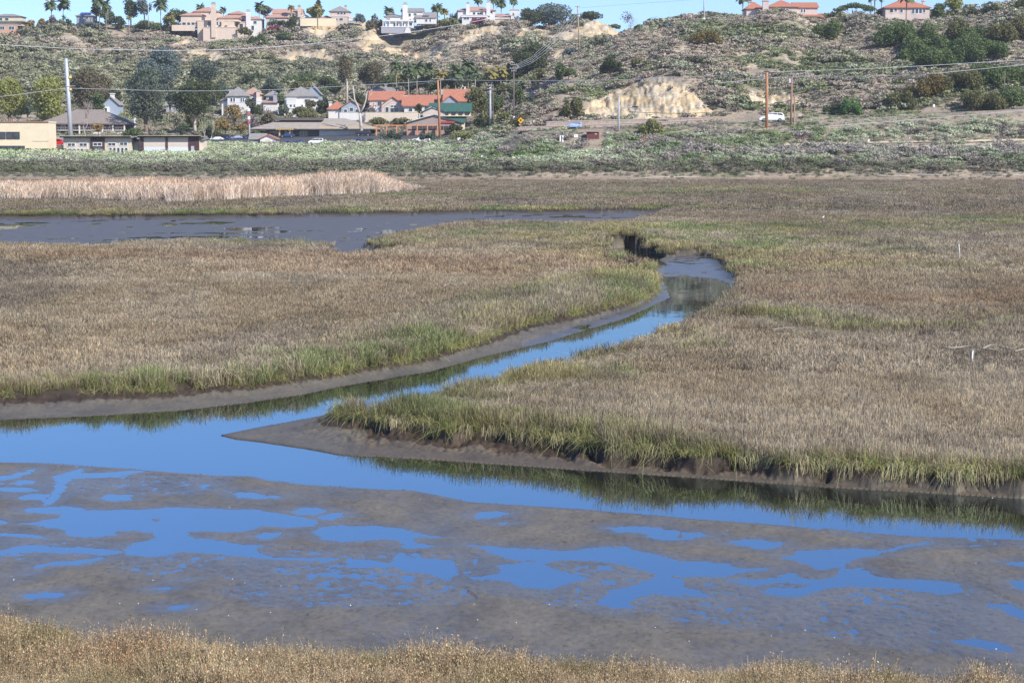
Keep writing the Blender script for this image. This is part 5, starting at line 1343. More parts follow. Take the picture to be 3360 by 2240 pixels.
def building(name, label, cat, Y, xc, yb, blocks, wins=(), wall=None, roof=None, frame=None, chim=(), group=None, rz=0, found=3.0, glass=None, doors=(), solar=(), extra=None, dn=10):
    """photo coordinates -> a house at distance Y.  blocks: (x0, x1, yBottom, yEaves, front offset m, depth m, roof kind, rise m, wall material or None)"""
    if cat == 'shed': Y = gpt(xc, yb)[1] - .5
    s = px_m(Y); X, _, Z = at(xc, yb, Y)
    root = empty(name, (X, Y, Z), label, cat, group, rz)
    lx = lambda x: (x - xc) * s
    lz = lambda y: (yb - y) * s
    a0, a1 = X + lx(min(b[0] for b in blocks)) - 1, X + lx(max(b[1] for b in blocks)) + 1
    CLEAR.append([(a0, Y - (8 if cat == 'shed' else 3.5)), (a1, Y - (8 if cat == 'shed' else 3.5)), (a1, Y + 12), (a0, Y + 12)])
    glass = glass or glassmat()
    frame = frame or paint('white_frame', (.72, .70, .66), .5, .06)
    for b in blocks:
        x0, x1, y0, y1, off, dep, kind, rise = b[:8]
        wm = b[8] if len(b) > 8 and b[8] is not None else wall
        rm = b[9] if len(b) > 9 and b[9] is not None else roof
        z0, z1 = lz(y0), lz(y1)
        if y0 >= yb - 1: z0 -= found
        X0, X1 = lx(x0), lx(x1)
        mb = MB()
        if kind == 'gy':
            mb.prism([(X0, z0), (X1, z0), (X1, z1), ((X0 + X1) / 2, z1 + rise), (X0, z1)], off, off + dep)
        elif kind == 'gx':
            mb.prismx([(off, z0), (off + dep, z0), (off + dep, z1), (off + dep / 2, z1 + rise), (off, z1)][::-1], X0, X1)
        else:
            mb.box(X0, X1, off, off + dep, z0, z1)
        mb.build('wall', wm, root)
        r = MB()
        if kind == 'hip': hip(r, X0, X1, off, off + dep, z1, rise, .55)
        elif kind == 'gy': gable(r, X0, X1, off, off + dep, z1 + .02, rise, .45, 'y')
        elif kind == 'gx': gable(r, X0, X1, off, off + dep, z1 + .02, rise, .45, 'x')
        elif kind == 'flat': r.box(X0 - .15, X1 + .15, off - .15, off + dep + .15, z1, z1 + .3)
        elif kind == 'slab': r.box(X0 - .9, X1 + .9, off - 1.1, off + dep + .4, z1, z1 + rise)
        elif kind == 'shed': r.prismx([(off - .6, z1 + .02), (off + dep + .3, z1 + rise), (off + dep + .3, z1 + rise + .22), (off - .6, z1 + .24)][::-1], X0 - .4, X1 + .4)
        if r.v: r.build('roof', rm, root)
    for w_ in wins:
        x0, y0, x1, y1 = w_[:4]; off = w_[4] if len(w_) > 4 else 0
        add_window(root, s, lx(x0), lx(x1), lz(y1), lz(y0), off, frame, glass, t=min(.14, .3 * (x1 - x0) * s))
    for d in doors:
        x0, y0, x1, y1, off, dm = d[:6]
        o = MB().box(lx(x0), lx(x1), off - .06, off + .05, lz(y1), lz(y0)).build('door', dm, root)
        MB().box(lx(x1) - .22, lx(x1) - .12, off - .12, off - .06, lz(y1) + .9, lz(y1) + 1.05).build('handle', paint('steel', (.5, .5, .5), .4, .1, metal=.6), o)
    for c in chim:
        x0, x1, y1, y0, off = c[:5]; cm = c[5] if len(c) > 5 else wall
        m_ = MB().box(lx(x0), lx(x1), off, off + max(1.0, (x1 - x0) * s * .8), lz(y0), lz(y1))
        o = m_.build('chimney', cm, root)
        MB().box(lx(x0) - .18, lx(x1) + .18, off - .18, off + max(1.0, (x1 - x0) * s * .8) + .18, lz(y1) - .1 + .1, lz(y1) + .28).build('chimney_cap', cm, o)
        MB().box(lx(x0) + .2, lx(x1) - .2, off + .2, off + .8, lz(y1) + .28, lz(y1) + .62).build('flue', paint('dark_metal', (.08, .08, .08), .5), o)
    for x0, y0, x1, y1, off, dep_ in solar:
        MB().add([(lx(x0), off, lz(y1)), (lx(x1), off, lz(y1)), (lx(x1), off + dep_, lz(y0)), (lx(x0), off + dep_, lz(y0)), (lx(x0), off, lz(y1) - .08), (lx(x1), off, lz(y1) - .08), (lx(x1), off + dep_, lz(y0) - .08), (lx(x0), off + dep_, lz(y0) - .08)],
            [(0, 1, 2, 3), (7, 6, 5, 4), (0, 4, 5, 1), (1, 5, 6, 2), (2, 6, 7, 3), (3, 7, 4, 0)]).build('solar_panel', glassmat('solar_glass', (.03, .06, .20)), root)
    if extra: extra(root, lx, lz, s)
    return root
def build_buildings():
    beige = paint('beige_stucco', (.62, .50, .39), .9, .08, .5); white = paint('white_stucco', (.66, .64, .60), .9, .05, .5); pink = paint('pinkish_stucco', (.58, .47, .40), .9, .07, .5)
    cream = paint('cream_stucco', (.72, .61, .42), .9, .05, .4); tanw = paint('tan_stucco', (.60, .52, .41), .9, .08, .5); redroof = roofmat('red_clay_tiles', (.43, .17, .10)); clay = roofmat('pale_clay_tiles', (.46, .27, .20))
    greyr = roofmat('grey_shingles', (.27, .25, .23)); brownr = roofmat('brown_shingles', (.26, .215, .18)); greenr = roofmat('green_metal_roof', (.035, .11, .085)); darkw = paint('dark_brown_wood', (.07, .035, .035), .7, .15)
    greyw = paint('grey_siding', (.33, .33, .37), .8, .08); fascia = paint('pale_fascia', (.66, .60, .54), .7, .06); blueg = paint('grey_blue_siding', (.30, .36, .42), .8, .08)
    Vg = 'houses in the valley'; Sg = 'houses along the skyline'
    # ---- cream two-storey block
    def ex(root, lx, lz, s):
        MB().box(lx(-22), lx(112.5), -.25, 8.2, lz(282), lz(280.5)).build('roof_trim', paint('red_trim', (.34, .09, .05), .6), root)
        MB().box(lx(76), lx(112), -.12, .0, lz(324.5), lz(323.5)).build('ledge', cream, root)
    building('office_building', 'cream two storey office building at the left edge', 'building', 487, 45, 349, [(-20, 112, 349, 283, 0, 8, 'flat', 0, cream, cream)],
        [(0, 305, 13, 319), (17, 305, 30, 319), (33, 305, 45, 319), (1, 336.5, 14, 349), (16, 336.5, 30, 349), (32, 336.5, 44, 349), (46, 336.5, 56, 349)], wall=cream, roof=cream, frame=darkw, extra=ex)
    # ---- park building with french doors
    def ex(root, lx, lz, s):
        MB().box(lx(209), lx(241), -.30, .3, lz(353) - 1, lz(317)).build('entrance_panel', darkw, root)
        MB().box(lx(141), lx(302), -1.1, -.7, lz(317), lz(313.2)).build('fascia', fascia, root)
    building('park_building', 'low park building with a row of glass doors', 'building', 482, 228, 353, [(147, 302, 353, 317, 0, 7, 'slab', .35, tanw, greyr), (302, 314, 353, 327, 2.5, 4, 'shed', .5, tanw, greyr)],
        [(157, 330, 173, 336), (184, 330, 200, 336), (249, 329, 265, 335), (276, 328, 292, 334), (216, 329, 234, 335, -.34)] +
        [(160 + k * 8.8, 342, 165 + k * 8.8, 352) for k in range(5)] + [(251 + k * 9, 340, 256.5 + k * 9, 351) for k in range(5)], wall=tanw, roof=greyr,
        doors=[(217, 340, 224.5, 352.6, -.36, glassmat('door_glass', (.10, .14, .15))), (226, 340, 234, 352.6, -.36, glassmat('door_glass'))], extra=ex)
    # ---- garage
    def ex(root, lx, lz, s):
        MB().box(lx(319), lx(463), -1.1, -.7, lz(316), lz(312.4)).build('fascia', fascia, root)
        for a, b in ((323, 331), (381, 386), (433, 457)):
            MB().box(lx(a), lx(b), -.2, .2, lz(351) - 1, lz(316)).build('pillar', darkw, root)
        for a, b in ((331, 381), (386, 433)):
            g = MB()
            for k in range(4): g.box(lx(a) + .02, lx(b) - .02, -.06 + .02 * (k % 2), .1, lz(348) + k * (.75), lz(348) + k * .75 + .72)
            d = g.build('garage_door', paint('pale_panel', (.62, .52, .44), .7, .05), root)
            MB().box(lx(a) + .05, lx(b) - .05, -.10, -.07, lz(348), lz(338.5)).build('door_panel', paint('pale_blue_panel', (.60, .66, .72), .5, .05), d)
    building('garage', 'low garage with two wide pale doors right of the park building', 'garage', 482, 392, 351, [(321, 457, 351, 316, 0, 7, 'slab', .32, tanw, greyr), (457, 466, 351, 322, 1.5, 5, 'shed', .3, tanw, greyr)],
        wall=tanw, roof=greyr, doors=[(439, 336, 446, 349, -.24, paint('grey_door', (.45, .44, .47), .6))], extra=ex)
    # ---- brown roofed hall with balcony and sign
    def ex(root, lx, lz, s):
        MB().box(lx(100), lx(290), -1.6, 0, lz(300.5), lz(299)).build('balcony_floor', fascia, root)
        m = MB()
        for k in range(46): m.box(lx(112) + k * .47, lx(112) + k * .47 + .08, -1.55, -1.5, lz(299), lz(293))
        m.box(lx(110), lx(290), -1.58, -1.48, lz(293.2), lz(292.4)); m.build('railing', paint('grey_rail', (.34, .29, .27), .7), root)
        for x in (113, 160, 184, 236, 260, 286):
            MB().box(lx(x), lx(x + 3), -1.7, -1.3, lz(311) - 2, lz(285)).build('post', fascia, root)
        sg = MB().box(lx(200), lx(288), -1.95, -1.72, lz(311), lz(303.5)).build('sign_board', white, root)
        cu = bpy.data.curves.new('lettering', 'FONT'); cu.body = 'CHASE'; cu.size = 1.05; cu.extrude = .02; cu.offset = .02; cu.align_x = 'LEFT'
        tmp = bpy.data.objects.new('lettering', cu); COL.objects.link(tmp)
        me = bpy.data.meshes.new_from_object(tmp.evaluated_get(bpy.context.evaluated_depsgraph_get()))
        bpy.data.objects.remove(tmp)
        lt = bpy.data.objects.new('lettering', me); COL.objects.link(lt); me.materials.clear(); me.materials.append(paint('sign_black', (.03, .03, .04), .5))
        lt.parent = sg; lt.location = (lx(234), -1.97, lz(309.8)); lt.rotation_euler = (pi / 2, 0, 0)
        em = MB()
        r = .55; cx_, cz_ = lx(264), lz(307)
        for k in range(4):
            a = k * pi / 2
            pts = [(.22, -.5), (.22, .22), (-.25, .22), (-.5, -.02), (-.02, -.5)]
            pts = [(.18, .18), (.18, .55), (-.22, .55), (-.5, .27), (-.5, .18)]
            R_ = [(cx_ + (p[0] * cos(a) - p[1] * sin(a)) * 1.0, cz_ + (p[0] * sin(a) + p[1] * cos(a)) * 1.0) for p in pts]
            em.prism(R_, -2.02, -1.96)
        em.build('emblem', paint('sign_blue', (.05, .22, .65), .5), sg)
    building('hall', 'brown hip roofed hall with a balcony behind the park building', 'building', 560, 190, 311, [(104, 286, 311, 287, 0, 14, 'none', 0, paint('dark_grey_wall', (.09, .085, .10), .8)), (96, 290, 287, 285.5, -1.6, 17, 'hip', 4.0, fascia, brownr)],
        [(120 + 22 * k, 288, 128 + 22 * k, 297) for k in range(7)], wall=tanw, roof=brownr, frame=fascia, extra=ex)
    # ---- long tan building
    def ex(root, lx, lz, s):
        MB().box(lx(734), lx(861), -2.2, -1.6, lz(298.5), lz(292)).build('fascia', paint('gold_fascia', (.62, .42, .18), .6, .06), root)
        MB().box(lx(628), lx(740), 2.2, 6, lz(277), lz(271)).build('roof_deck', paint('dark_roof_edge', (.12, .10, .10), .8), root)
        g = paint('gold_fascia', (.62, .42, .18))
        pg = MB().box(lx(638), lx(678), -4.4, -4.2, lz(299), lz(296.5)).box(lx(638), lx(678), -3.0, -2.8, lz(299), lz(296.5))
        for k in range(9): pg.box(lx(640 + k * 4.5), lx(641 + k * 4.5), -4.8, -2.4, lz(296.5), lz(295.4))
        for x in (645, 668): pg.box(lx(x), lx(x + 3), -3.8, -3.4, lz(316), lz(299))
        pg.build('pergola', g, root)
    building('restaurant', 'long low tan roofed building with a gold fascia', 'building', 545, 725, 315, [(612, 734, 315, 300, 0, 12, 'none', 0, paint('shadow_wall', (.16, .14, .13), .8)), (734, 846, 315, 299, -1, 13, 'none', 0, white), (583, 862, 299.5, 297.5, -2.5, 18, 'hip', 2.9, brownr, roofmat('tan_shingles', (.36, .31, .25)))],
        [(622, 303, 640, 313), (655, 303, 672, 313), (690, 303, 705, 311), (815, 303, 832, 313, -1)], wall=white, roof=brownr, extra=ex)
    # ---- houses in the valley
    G_ = glassmat()
    building('house', 'white two storey house with a grey roof above the autumn trees', 'house', 640, 545, 247, [(523, 565, 247, 222, 0, 9, 'hip', 2.9, white, greyr), (508, 526, 247, 232, 1.5, 6, 'shed', .8, white, greyr)],
        [(530, 226, 534, 234), (536, 226, 540, 234), (553, 226, 556, 234), (558, 226, 561, 234)], wall=white, roof=greyr, chim=[(524, 532, 209, 225, 3)], group=Vg)
    building('house', 'house with a pink grey roof right of the white two storey house', 'house', 652, 585, 238, [(560, 600, 238, 218, 0, 9, 'hip', 2.2, pink, clay), (590, 604, 238, 226, -1.5, 5, 'none', 0, white)],
        [(578, 225, 585, 236)], wall=pink, roof=clay, chim=[(590, 597, 211, 232, -1.2)], group=Vg)
    building('house', 'small house with a tall chimney among slim trees', 'house', 648, 626, 246, [(610, 638, 230, 221, 2, 7, 'hip', 1.6, greyw, greyr), (606, 638, 246, 237, -1, 4, 'shed', .9, white, clay)],
        [(616, 223, 626, 229, 2)], wall=greyw, roof=greyr, chim=[(628, 636, 218, 236, -.5)], group=Vg)
    building('house', 'widest white house with a pale shingle roof in the valley', 'house', 632, 686, 252, [(655, 722, 250, 223, 0, 11, 'hip', 3.2, white, greyr), (660, 682, 250, 226, -2, 4, 'none', 0, white), (653, 690, 262, 250, -2.6, 3, 'flat', 0, white, white)],
        [(668, 241, 672, 247, -2), (676, 241, 680, 247, -2), (692, 241, 696, 247), (700, 229, 708, 235)], wall=white, roof=greyr, chim=[(678, 684, 208, 218, 5)], group=Vg)
    building('house', 'grey blue house half hidden right of the widest white house', 'house', 652, 725, 240, [(702, 736, 240, 216, 0, 8, 'gy', 2.6, blueg, greyr)], [(716, 224, 724, 232)], wall=blueg, roof=greyr, group=Vg)
    building('house', 'red tiled house with a blue grey gable left of the forked trunk', 'house', 610, 792, 262, [(754, 790, 262, 252, 1, 8, 'hip', 2.4, white, redroof), (784, 832, 262, 247, 0, 9, 'gy', 2.0, blueg, redroof)],
        [(803, 248, 811, 256), (790, 252, 797, 259), (816, 252, 823, 259)], wall=white, roof=redroof, chim=[(754, 760, 236, 246, 3)], group=Vg)
    building('house', 'grey roofed house behind the red tiled roofs', 'house', 665, 870, 226, [(850, 882, 226, 213, 0, 8, 'hip', 2.2, greyw, greyr), (880, 913, 228, 214, -1, 8, 'gx', 1.8, white, greyr)],
        [(884, 216, 891, 222, -1), (898, 216, 905, 222, -1)], wall=greyw, roof=greyr, chim=[(882, 887, 196, 212, 3), (858, 862, 202, 212, 3)], group=Vg)
    building('house', 'pink house with a red tiled roof and arched window gable', 'house', 605, 885, 262, [(848, 925, 258, 230, 2, 10, 'gx', 2.6, pink, redroof), (877, 928, 262, 242, -1, 5, 'gy', 2.4, pink, redroof), (846, 880, 262, 248, 0, 4, 'none', 0, white)],
        [(866, 234, 876, 244, 2), (886, 247, 893, 260, -1), (898, 243, 910, 247, -1), (897, 249, 904, 260, -1), (907, 249, 915, 260, -1)], wall=pink, roof=redroof, chim=[(872, 877, 220, 228, 6)], group=Vg)
    building('house', 'long red tiled house in the middle of the row', 'house', 598, 975, 262, [(926, 1008, 259, 242, 0, 11, 'gx', 3.0, white, redroof), (930, 965, 262, 246, -2, 4, 'shed', .7, white, redroof)],
        [(940, 250, 948, 257, -2), (975, 246, 985, 254), (990, 246, 1000, 254)], wall=white, roof=redroof, chim=[(926, 933, 222, 236, 5)], group=Vg)
    building('house', 'red tiled house with a grey front gable above the green roofs', 'house', 592, 1040, 250, [(1020, 1076, 248, 232, 1, 10, 'gx', 3.4, pink, redroof), (1016, 1054, 250, 236, -1, 5, 'gy', 2.0, greyw, redroof)],
        [(1022, 240, 1030, 246, -1), (1032, 240, 1039, 246, -1), (1058, 238, 1068, 246, 1)], wall=pink, roof=redroof, chim=[(1036, 1042, 217, 228, 6)], group=Vg)
    building('house', 'white house front peeping through the palm grove', 'house', 668, 1035, 222, [(1014, 1052, 222, 206, 0, 7, 'none', 0, white), (1058, 1070, 216, 196, -1, 5, 'none', 0, white), (1080, 1092, 206, 190, -1, 5, 'none', 0, pink)],
        [(1018, 209, 1025, 217), (1034, 209, 1041, 217), (1061, 200, 1066, 206, -1)], wall=white, roof=greyr, group=Vg)
    building('house', 'small white house behind the biggest grey green tree', 'house', 640, 258, 262, [(238, 272, 262, 240, 0, 8, 'gy', 2.2, blueg, greyr), (228, 252, 262, 246, -2, 4, 'none', 0, white)], [(232, 249, 237, 256, -2), (244, 249, 249, 256, -2)], wall=white, roof=greyr, chim=[(251, 260, 217, 236, 2)], group=Vg)
    building('house', 'hidden roof and chimneys between the two largest valley trees', 'house', 650, 398, 262, [(382, 412, 262, 242, 0, 8, 'gx', 2.4, greyw, greyr)], [(388, 246, 394, 252)], wall=greyw, roof=greyr, chim=[(388, 393, 232, 240, 3), (398, 404, 230, 238, 3)], group=Vg)
    # ---- green roofed restaurant
    def ex(root, lx, lz, s):
        wt = paint('white_frame', (.72, .70, .66))
        MB().prism([(lx(932), lz(284)), (lx(989), lz(266.5)), (lx(1062), lz(283)), (lx(1062), lz(281.6)), (lx(989), lz(265)), (lx(932), lz(282.6))], -3.2, -3.0).build('bargeboard', wt, root)
        MB().prism([(lx(970), lz(259)), (lx(991), lz(247.6)), (lx(1024), lz(258)), (lx(1024), lz(256.6)), (lx(991), lz(246.3)), (lx(970), lz(257.6))], -.9, -.7).build('bargeboard', wt, root)
        MB().box(lx(979), lx(1006), -.2, 0, lz(265), lz(261.5)).build('awning', paint('red_awning', (.45, .05, .06), .6), root)
        MB().box(lx(1010), lx(1045), -3.3, -2.9, lz(283.5), lz(279.5)).build('awning', paint('red_awning', (.45, .05, .06), .6), root)
        w_ = paint('rust_beam', (.60, .27, .12), .7)
        m = MB()
        m.box(lx(863), lx(1010), -6.2, -6.0, lz(290), lz(288.5)).box(lx(863), lx(1010), -4.2, -4.0, lz(289), lz(287.5))
        for k in range(7): m.box(lx(868 + k * 23), lx(870 + k * 23), -6.3, -3.8, lz(300) - 1.5, lz(288))
        m.build('pergola', w_, root)
    building('restaurant', 'green roofed restaurant with red awnings', 'building', 540, 1010, 300,
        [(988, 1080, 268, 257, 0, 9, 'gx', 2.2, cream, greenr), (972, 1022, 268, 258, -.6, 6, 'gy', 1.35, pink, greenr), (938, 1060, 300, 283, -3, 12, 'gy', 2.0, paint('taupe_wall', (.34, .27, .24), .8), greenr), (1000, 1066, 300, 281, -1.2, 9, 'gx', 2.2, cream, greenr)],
        [(1022, 259.5, 1029, 264), (1038, 259.5, 1045, 264), (1054, 259.5, 1061, 264), (1069, 259.5, 1076, 264)] + [(950 + k * 12, 291, 958 + k * 12, 297, -3) for k in range(8)], wall=cream, roof=greenr, frame=darkw, extra=ex)
    # ---- sheds near the lot
    building('shed', 'small tan shed left of the red roofed shed', 'shed', 488, 590, 329, [(575, 608, 328, 319, 0, 4, 'gx', 1.2, tanw, greyr)], wall=tanw, roof=greyr, doors=[(584, 321, 590, 328, 0, greyw)])
    building('shed', 'small white shed with a red tiled roof beside the lot', 'shed', 480, 616, 332, [(598, 634, 331, 319, 0, 5, 'gy', .9, white, redroof)], wall=white, roof=redroof, doors=[(611, 321, 620, 331, 0, pink)])
    building('shed', 'dark red wooden kiosk with a flat roof in the scrub', 'shed', 449, 1363, 321, [(1348, 1376, 320, 303.5, 0, 2.2, 'none', 0, paint('dark_red_wood', (.13, .035, .03), .7, .2))], wall=darkw,
        extra=lambda root, lx, lz, s: (MB().prism([(lx(1346), lz(304)), (lx(1378), lz(301.5)), (lx(1378), lz(299.8)), (lx(1346), lz(302.3))], -.4, 2.6).build('roof', paint('kiosk_roof', (.32, .20, .16), .7), root), MB().box(lx(1366), lx(1371), -.05, 0, lz(309), lz(307.6)).build('notice', white, root)))
    # ---- skyline houses
    def ex(root, lx, lz, s):
        MB().box(lx(478), lx(503), -3.1, -2.9, lz(64), lz(60)).build('balcony_rail', beige, root)
        for a, b in ((493, 497), (511, 515), (527, 531)):
            MB().box(lx(a), lx(b), -3.4, -2.6, lz(70), lz(50)).build('pillar', beige, root)
        MB().box(lx(400), lx(452), -4.6, -4.3, lz(68) - 1, lz(60)).build('garden_wall', beige, root)
    building('mansion', 'beige mansion with a square tower chimney and tall retaining wall', 'house', 876, 475, 86,
        [(417, 470, 64, 38, 0, 10, 'hip', 2.0, beige, clay), (445, 500, 64, 28, 3, 10, 'hip', 2.2, beige, clay), (455, 536, 86, 50, -1, 9, 'flat', 0, beige, beige), (470, 545, 86, 66, -4, 5, 'flat', 0, beige, beige), (500, 545, 50, 43, 2, 9, 'hip', 1.6, beige, clay)],
        [(420, 53, 428, 60, 0), (431, 53, 438, 60, 0), (441, 53, 448, 60, 0), (478, 30, 481, 33, 3), (484, 30, 487, 33, 3), (478, 52, 494, 63, -1), (499, 52, 502, 62, -1), (505, 52, 510, 62, -1)], wall=beige, roof=clay, chim=[(489, 499, 13, 88, -4.6)], group=Sg,
        solar=[(424, 33, 440, 36.5, 0, 3), (455, 23, 466, 26.5, 3, 3)], extra=ex)
    building('mansion', 'pinkish mansion with a fat white chimney right of the beige tower', 'house', 888, 570, 72,
        [(508, 550, 62, 42, 3, 9, 'hip', 2.6, pink, clay), (540, 580, 60, 42, 0, 9, 'hip', 1.8, pink, clay), (548, 570, 72, 53, -2, 6, 'flat', 0, pink, pink), (574, 600, 76, 46, -1, 9, 'hip', 1.5, white, clay), (525, 560, 38, 32, 5, 8, 'hip', 1.5, pink, clay)],
        [(555, 44, 562, 51), (552, 56, 560, 68, -2), (583, 50, 590, 56, -1), (578, 60, 584, 70, -1)], wall=pink, roof=clay, chim=[(567, 577, 28, 72, -2.4, white)], group=Sg, solar=[(522, 36, 540, 40, 3, 3)])
    building('mansion', 'long pale mansion with solar panels and a thin chimney', 'house', 890, 660, 52,
        [(626, 692, 52, 31, 2, 9, 'gx', 2.0, pink, clay), (612, 660, 52, 42, -1, 6, 'hip', 1.8, pink, clay), (690, 712, 50, 42, 1, 7, 'gy', 1.6, white, white), (700, 740, 50, 44, 3, 6, 'hip', 1.2, pink, clay)],
        [(664, 32, 668, 38, 2), (671, 32, 675, 38, 2), (620, 45, 632, 49, -1)], wall=pink, roof=clay, chim=[(683, 690, 16, 40, 1)], group=Sg, solar=[(628, 24.5, 650, 28, 3, 3), (622, 36, 640, 40, -1, 3)])
    building('house', 'square pale house with a small roof turret chimney', 'house', 888, 775, 50,
        [(758, 801, 40, 28, 0, 9, 'hip', 2.6, pink, greyr), (762, 798, 50, 40, -1, 5, 'flat', 0, pink, pink), (735, 760, 48, 42, 2, 6, 'hip', 1.2, pink, clay), (800, 815, 48, 42, 1, 5, 'flat', 0, white, white)],
        [(775, 30, 780, 34), (782, 30, 787, 34), (789, 30, 794, 34), (768, 43, 776, 48, -1), (780, 43, 788, 48, -1)], wall=pink, roof=greyr, chim=[(789, 795, 15, 26, 4)], group=Sg)
    def ex(root, lx, lz, s):
        m = MB()
        for x in (881, 896, 910, 924, 938): m.box(lx(x), lx(x + 2), -4.0, -3.6, lz(66), lz(51))
        m.box(lx(880), lx(952), -4.1, -3.5, lz(51), lz(48.5)); m.build('colonnade', white, root)
        MB().prism([(lx(930), lz(78)), (lx(945), lz(78)), (lx(940), lz(66)), (lx(934), lz(66))], -5.5, -4.2).build('buttress', white, root)
    building('mansion', 'white mansion with terraces stepping down the cliff', 'house', 872, 925, 80,
        [(922, 970, 50, 28, 2, 9, 'gx', 1.6, white, greyr), (956, 1000, 56, 42, 0, 9, 'gx', 2.4, white, greyr), (884, 925, 50, 40, 1, 8, 'hip', 1.2, white, greyr), (888, 950, 66, 49, -3, 7, 'flat', 0, white, white), (878, 944, 78, 65, -5, 6, 'flat', 0, greyw, white), (892, 902, 40, 33, 4, 4, 'hip', .6, white, greyr)],
        [(938, 32, 943, 39, 2), (950, 32, 956, 36, 2), (976, 46, 981, 51), (986, 45, 989, 51), (940, 44, 944, 49, 1.8), (906, 56, 916, 62, -3), (922, 56, 929, 62, -3), (941, 55, 947, 61, -3), (888, 44, 896, 48, 1)], wall=white, roof=greyr,
        chim=[(925, 936, 12, 50, 0, white)], group=Sg, solar=[(905, 37, 918, 41, 1, 3), (970, 34.5, 985, 38, 0, 3)], extra=ex)
    def ex(root, lx, lz, s):
        MB().box(lx(1060), lx(1118), -2.4, -2.1, lz(41), lz(38.5)).build('balcony_rail', white, root)
        MB().box(lx(1120), lx(1172), -3, -2.5, lz(55) - 2, lz(47)).build('garden_wall', pink, root)
    building('mansion', 'pale mansion with two tall white chimneys', 'house', 884, 1095, 48,
        [(1048, 1070, 46, 28, 3, 9, 'none', 0, blueg), (1052, 1132, 46, 26, 1, 10, 'hip', 2.0, white, clay), (1062, 1120, 48, 37, -2, 5, 'flat', 0, white, white), (1110, 1136, 50, 26, -1, 6, 'hip', 1.0, white, clay), (1134, 1172, 44, 37, 2, 6, 'shed', 1.2, pink, clay), (1170, 1190, 52, 24, 2, 6, 'flat', 0, white, clay)],
        [(1072, 29, 1080, 34, 1), (1086, 29, 1092, 35, 1), (1096, 30, 1106, 35, 1), (1114, 27, 1119, 32, -1), (1126, 27, 1131, 32, -1), (1066, 41, 1078, 46, -2), (1084, 41, 1096, 46, -2), (1176, 30, 1180, 36, 2)], wall=white, roof=clay, chim=[(1071, 1079, 10, 36, -.4, white), (1117, 1126, 7, 38, -1.6, white)], group=Sg, extra=ex)
    building('house', 'far left skyline house with a green lower roof', 'house', 880, 20, 78,
        [(-20, 46, 52, 39, 2, 9, 'hip', 1.2, beige, greyr), (-30, 50, 60, 52, 0, 10, 'slab', .5, beige, paint('green_roof', (.16, .22, .14))), (-25, 40, 80, 60, -1, 8, 'flat', 0, paint('orange_wall', (.55, .33, .22), .8), beige)],
        [(-8, 42, 4, 48, 2), (10, 42, 18, 48, 2), (22, 62, 34, 69, -1), (2, 62, 12, 69, -1)], wall=beige, roof=greyr, group=Sg)
    building('house', 'low blue solar roofed house on the left skyline', 'house', 893, 206, 46, [(176, 212, 46, 38, 0, 8, 'hip', 1.7, greyw, greyr)], [(196, 40, 203, 44), (182, 40, 188, 44)], wall=greyw, roof=greyr, group=Sg, solar=[(184, 29, 209, 34.5, -.3, 2.6)])
    # ---- the two red tiled mansions of the right hill
    rose = paint('rose_stucco', (.56, .46, .41), .9, .06, .5)
    def ex(root, lx, lz, s):
        MB().box(lx(1696), lx(1732), 0, 5, lz(49), lz(41)).build('terrace', rose, root)
        MB().box(lx(1725), lx(1905), -3.2, -2.9, lz(56) - 1, lz(52)).build('garden_wall', white, root)
    building('mansion', 'wide pink mansion with red tiled roofs on the right hill', 'house', 632, 1800, 54,
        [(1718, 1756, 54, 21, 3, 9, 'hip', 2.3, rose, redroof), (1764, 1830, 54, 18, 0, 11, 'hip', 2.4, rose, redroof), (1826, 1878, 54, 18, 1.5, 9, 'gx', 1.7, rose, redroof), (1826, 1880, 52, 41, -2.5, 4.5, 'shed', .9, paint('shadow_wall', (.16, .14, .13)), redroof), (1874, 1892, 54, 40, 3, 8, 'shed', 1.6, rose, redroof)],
        [(1769, 24, 1774, 35), (1776, 24, 1780, 35), (1798, 22, 1803, 33), (1805, 22, 1810, 33), (1840, 22, 1844, 29, 1.5), (1846, 22, 1850, 29, 1.5), (1771, 46, 1777, 51), (1794, 45, 1799, 50), (1802, 45, 1808, 50)], wall=rose, roof=redroof,
        chim=[(1752, 1765, 5, 54, -.6, rose), (1726, 1735, 4, 16, 7, rose)], group='red tiled mansions on the right hill', extra=ex)
    def ex(root, lx, lz, s):
        MB().box(lx(2098), lx(2130), -2.4, -2.2, lz(44), lz(34)).build('balcony_rail', rose, root)
        for x in (2096, 2126): MB().box(lx(x), lx(x + 6), -2.2, -1.5, lz(56) - 1, lz(44)).build('pillar', rose, root)
        MB().box(lx(2098), lx(2128), -.1, 0, lz(54), lz(45)).build('patio_shade_panel', paint('painted_patio_shade', (.03, .03, .03)), root)  # solid near-black panel, painted in for the shade inside the patio
        m = MB()
        for k in range(40): m.tube([(lx(2010 + k * 4), -4, lz(61)), (lx(2010 + k * 4), -4, lz(51))], .05, 4)
        m.box(lx(2010), lx(2166), -4.04, -3.96, lz(52), lz(51)).build('garden_fence', paint('rusty_fence', (.22, .11, .07), .8), root)
    building('mansion', 'smaller mansion with a pyramid red tiled roof on the right hill', 'house', 634, 2085, 55,
        [(2034, 2134, 55, 20, 0, 13, 'hip', 3.1, rose, redroof), (2034, 2070, 55, 40, -1, 4, 'none', 0, rose)],
        [(2044, 22, 2051, 30), (2054, 22, 2060, 27), (2067, 22, 2073, 30), (2094, 22, 2099, 32), (2102, 22, 2108, 32), (2110, 22, 2116, 32), (2119, 22, 2124, 30), (2039, 48, 2044, 54, -1), (2047, 48, 2052, 54, -1), (2056, 48, 2061, 54, -1)], wall=rose, roof=redroof,
        chim=[(2129, 2134, 1, 18, 8, pink)], group='red tiled mansions on the right hill', extra=ex)
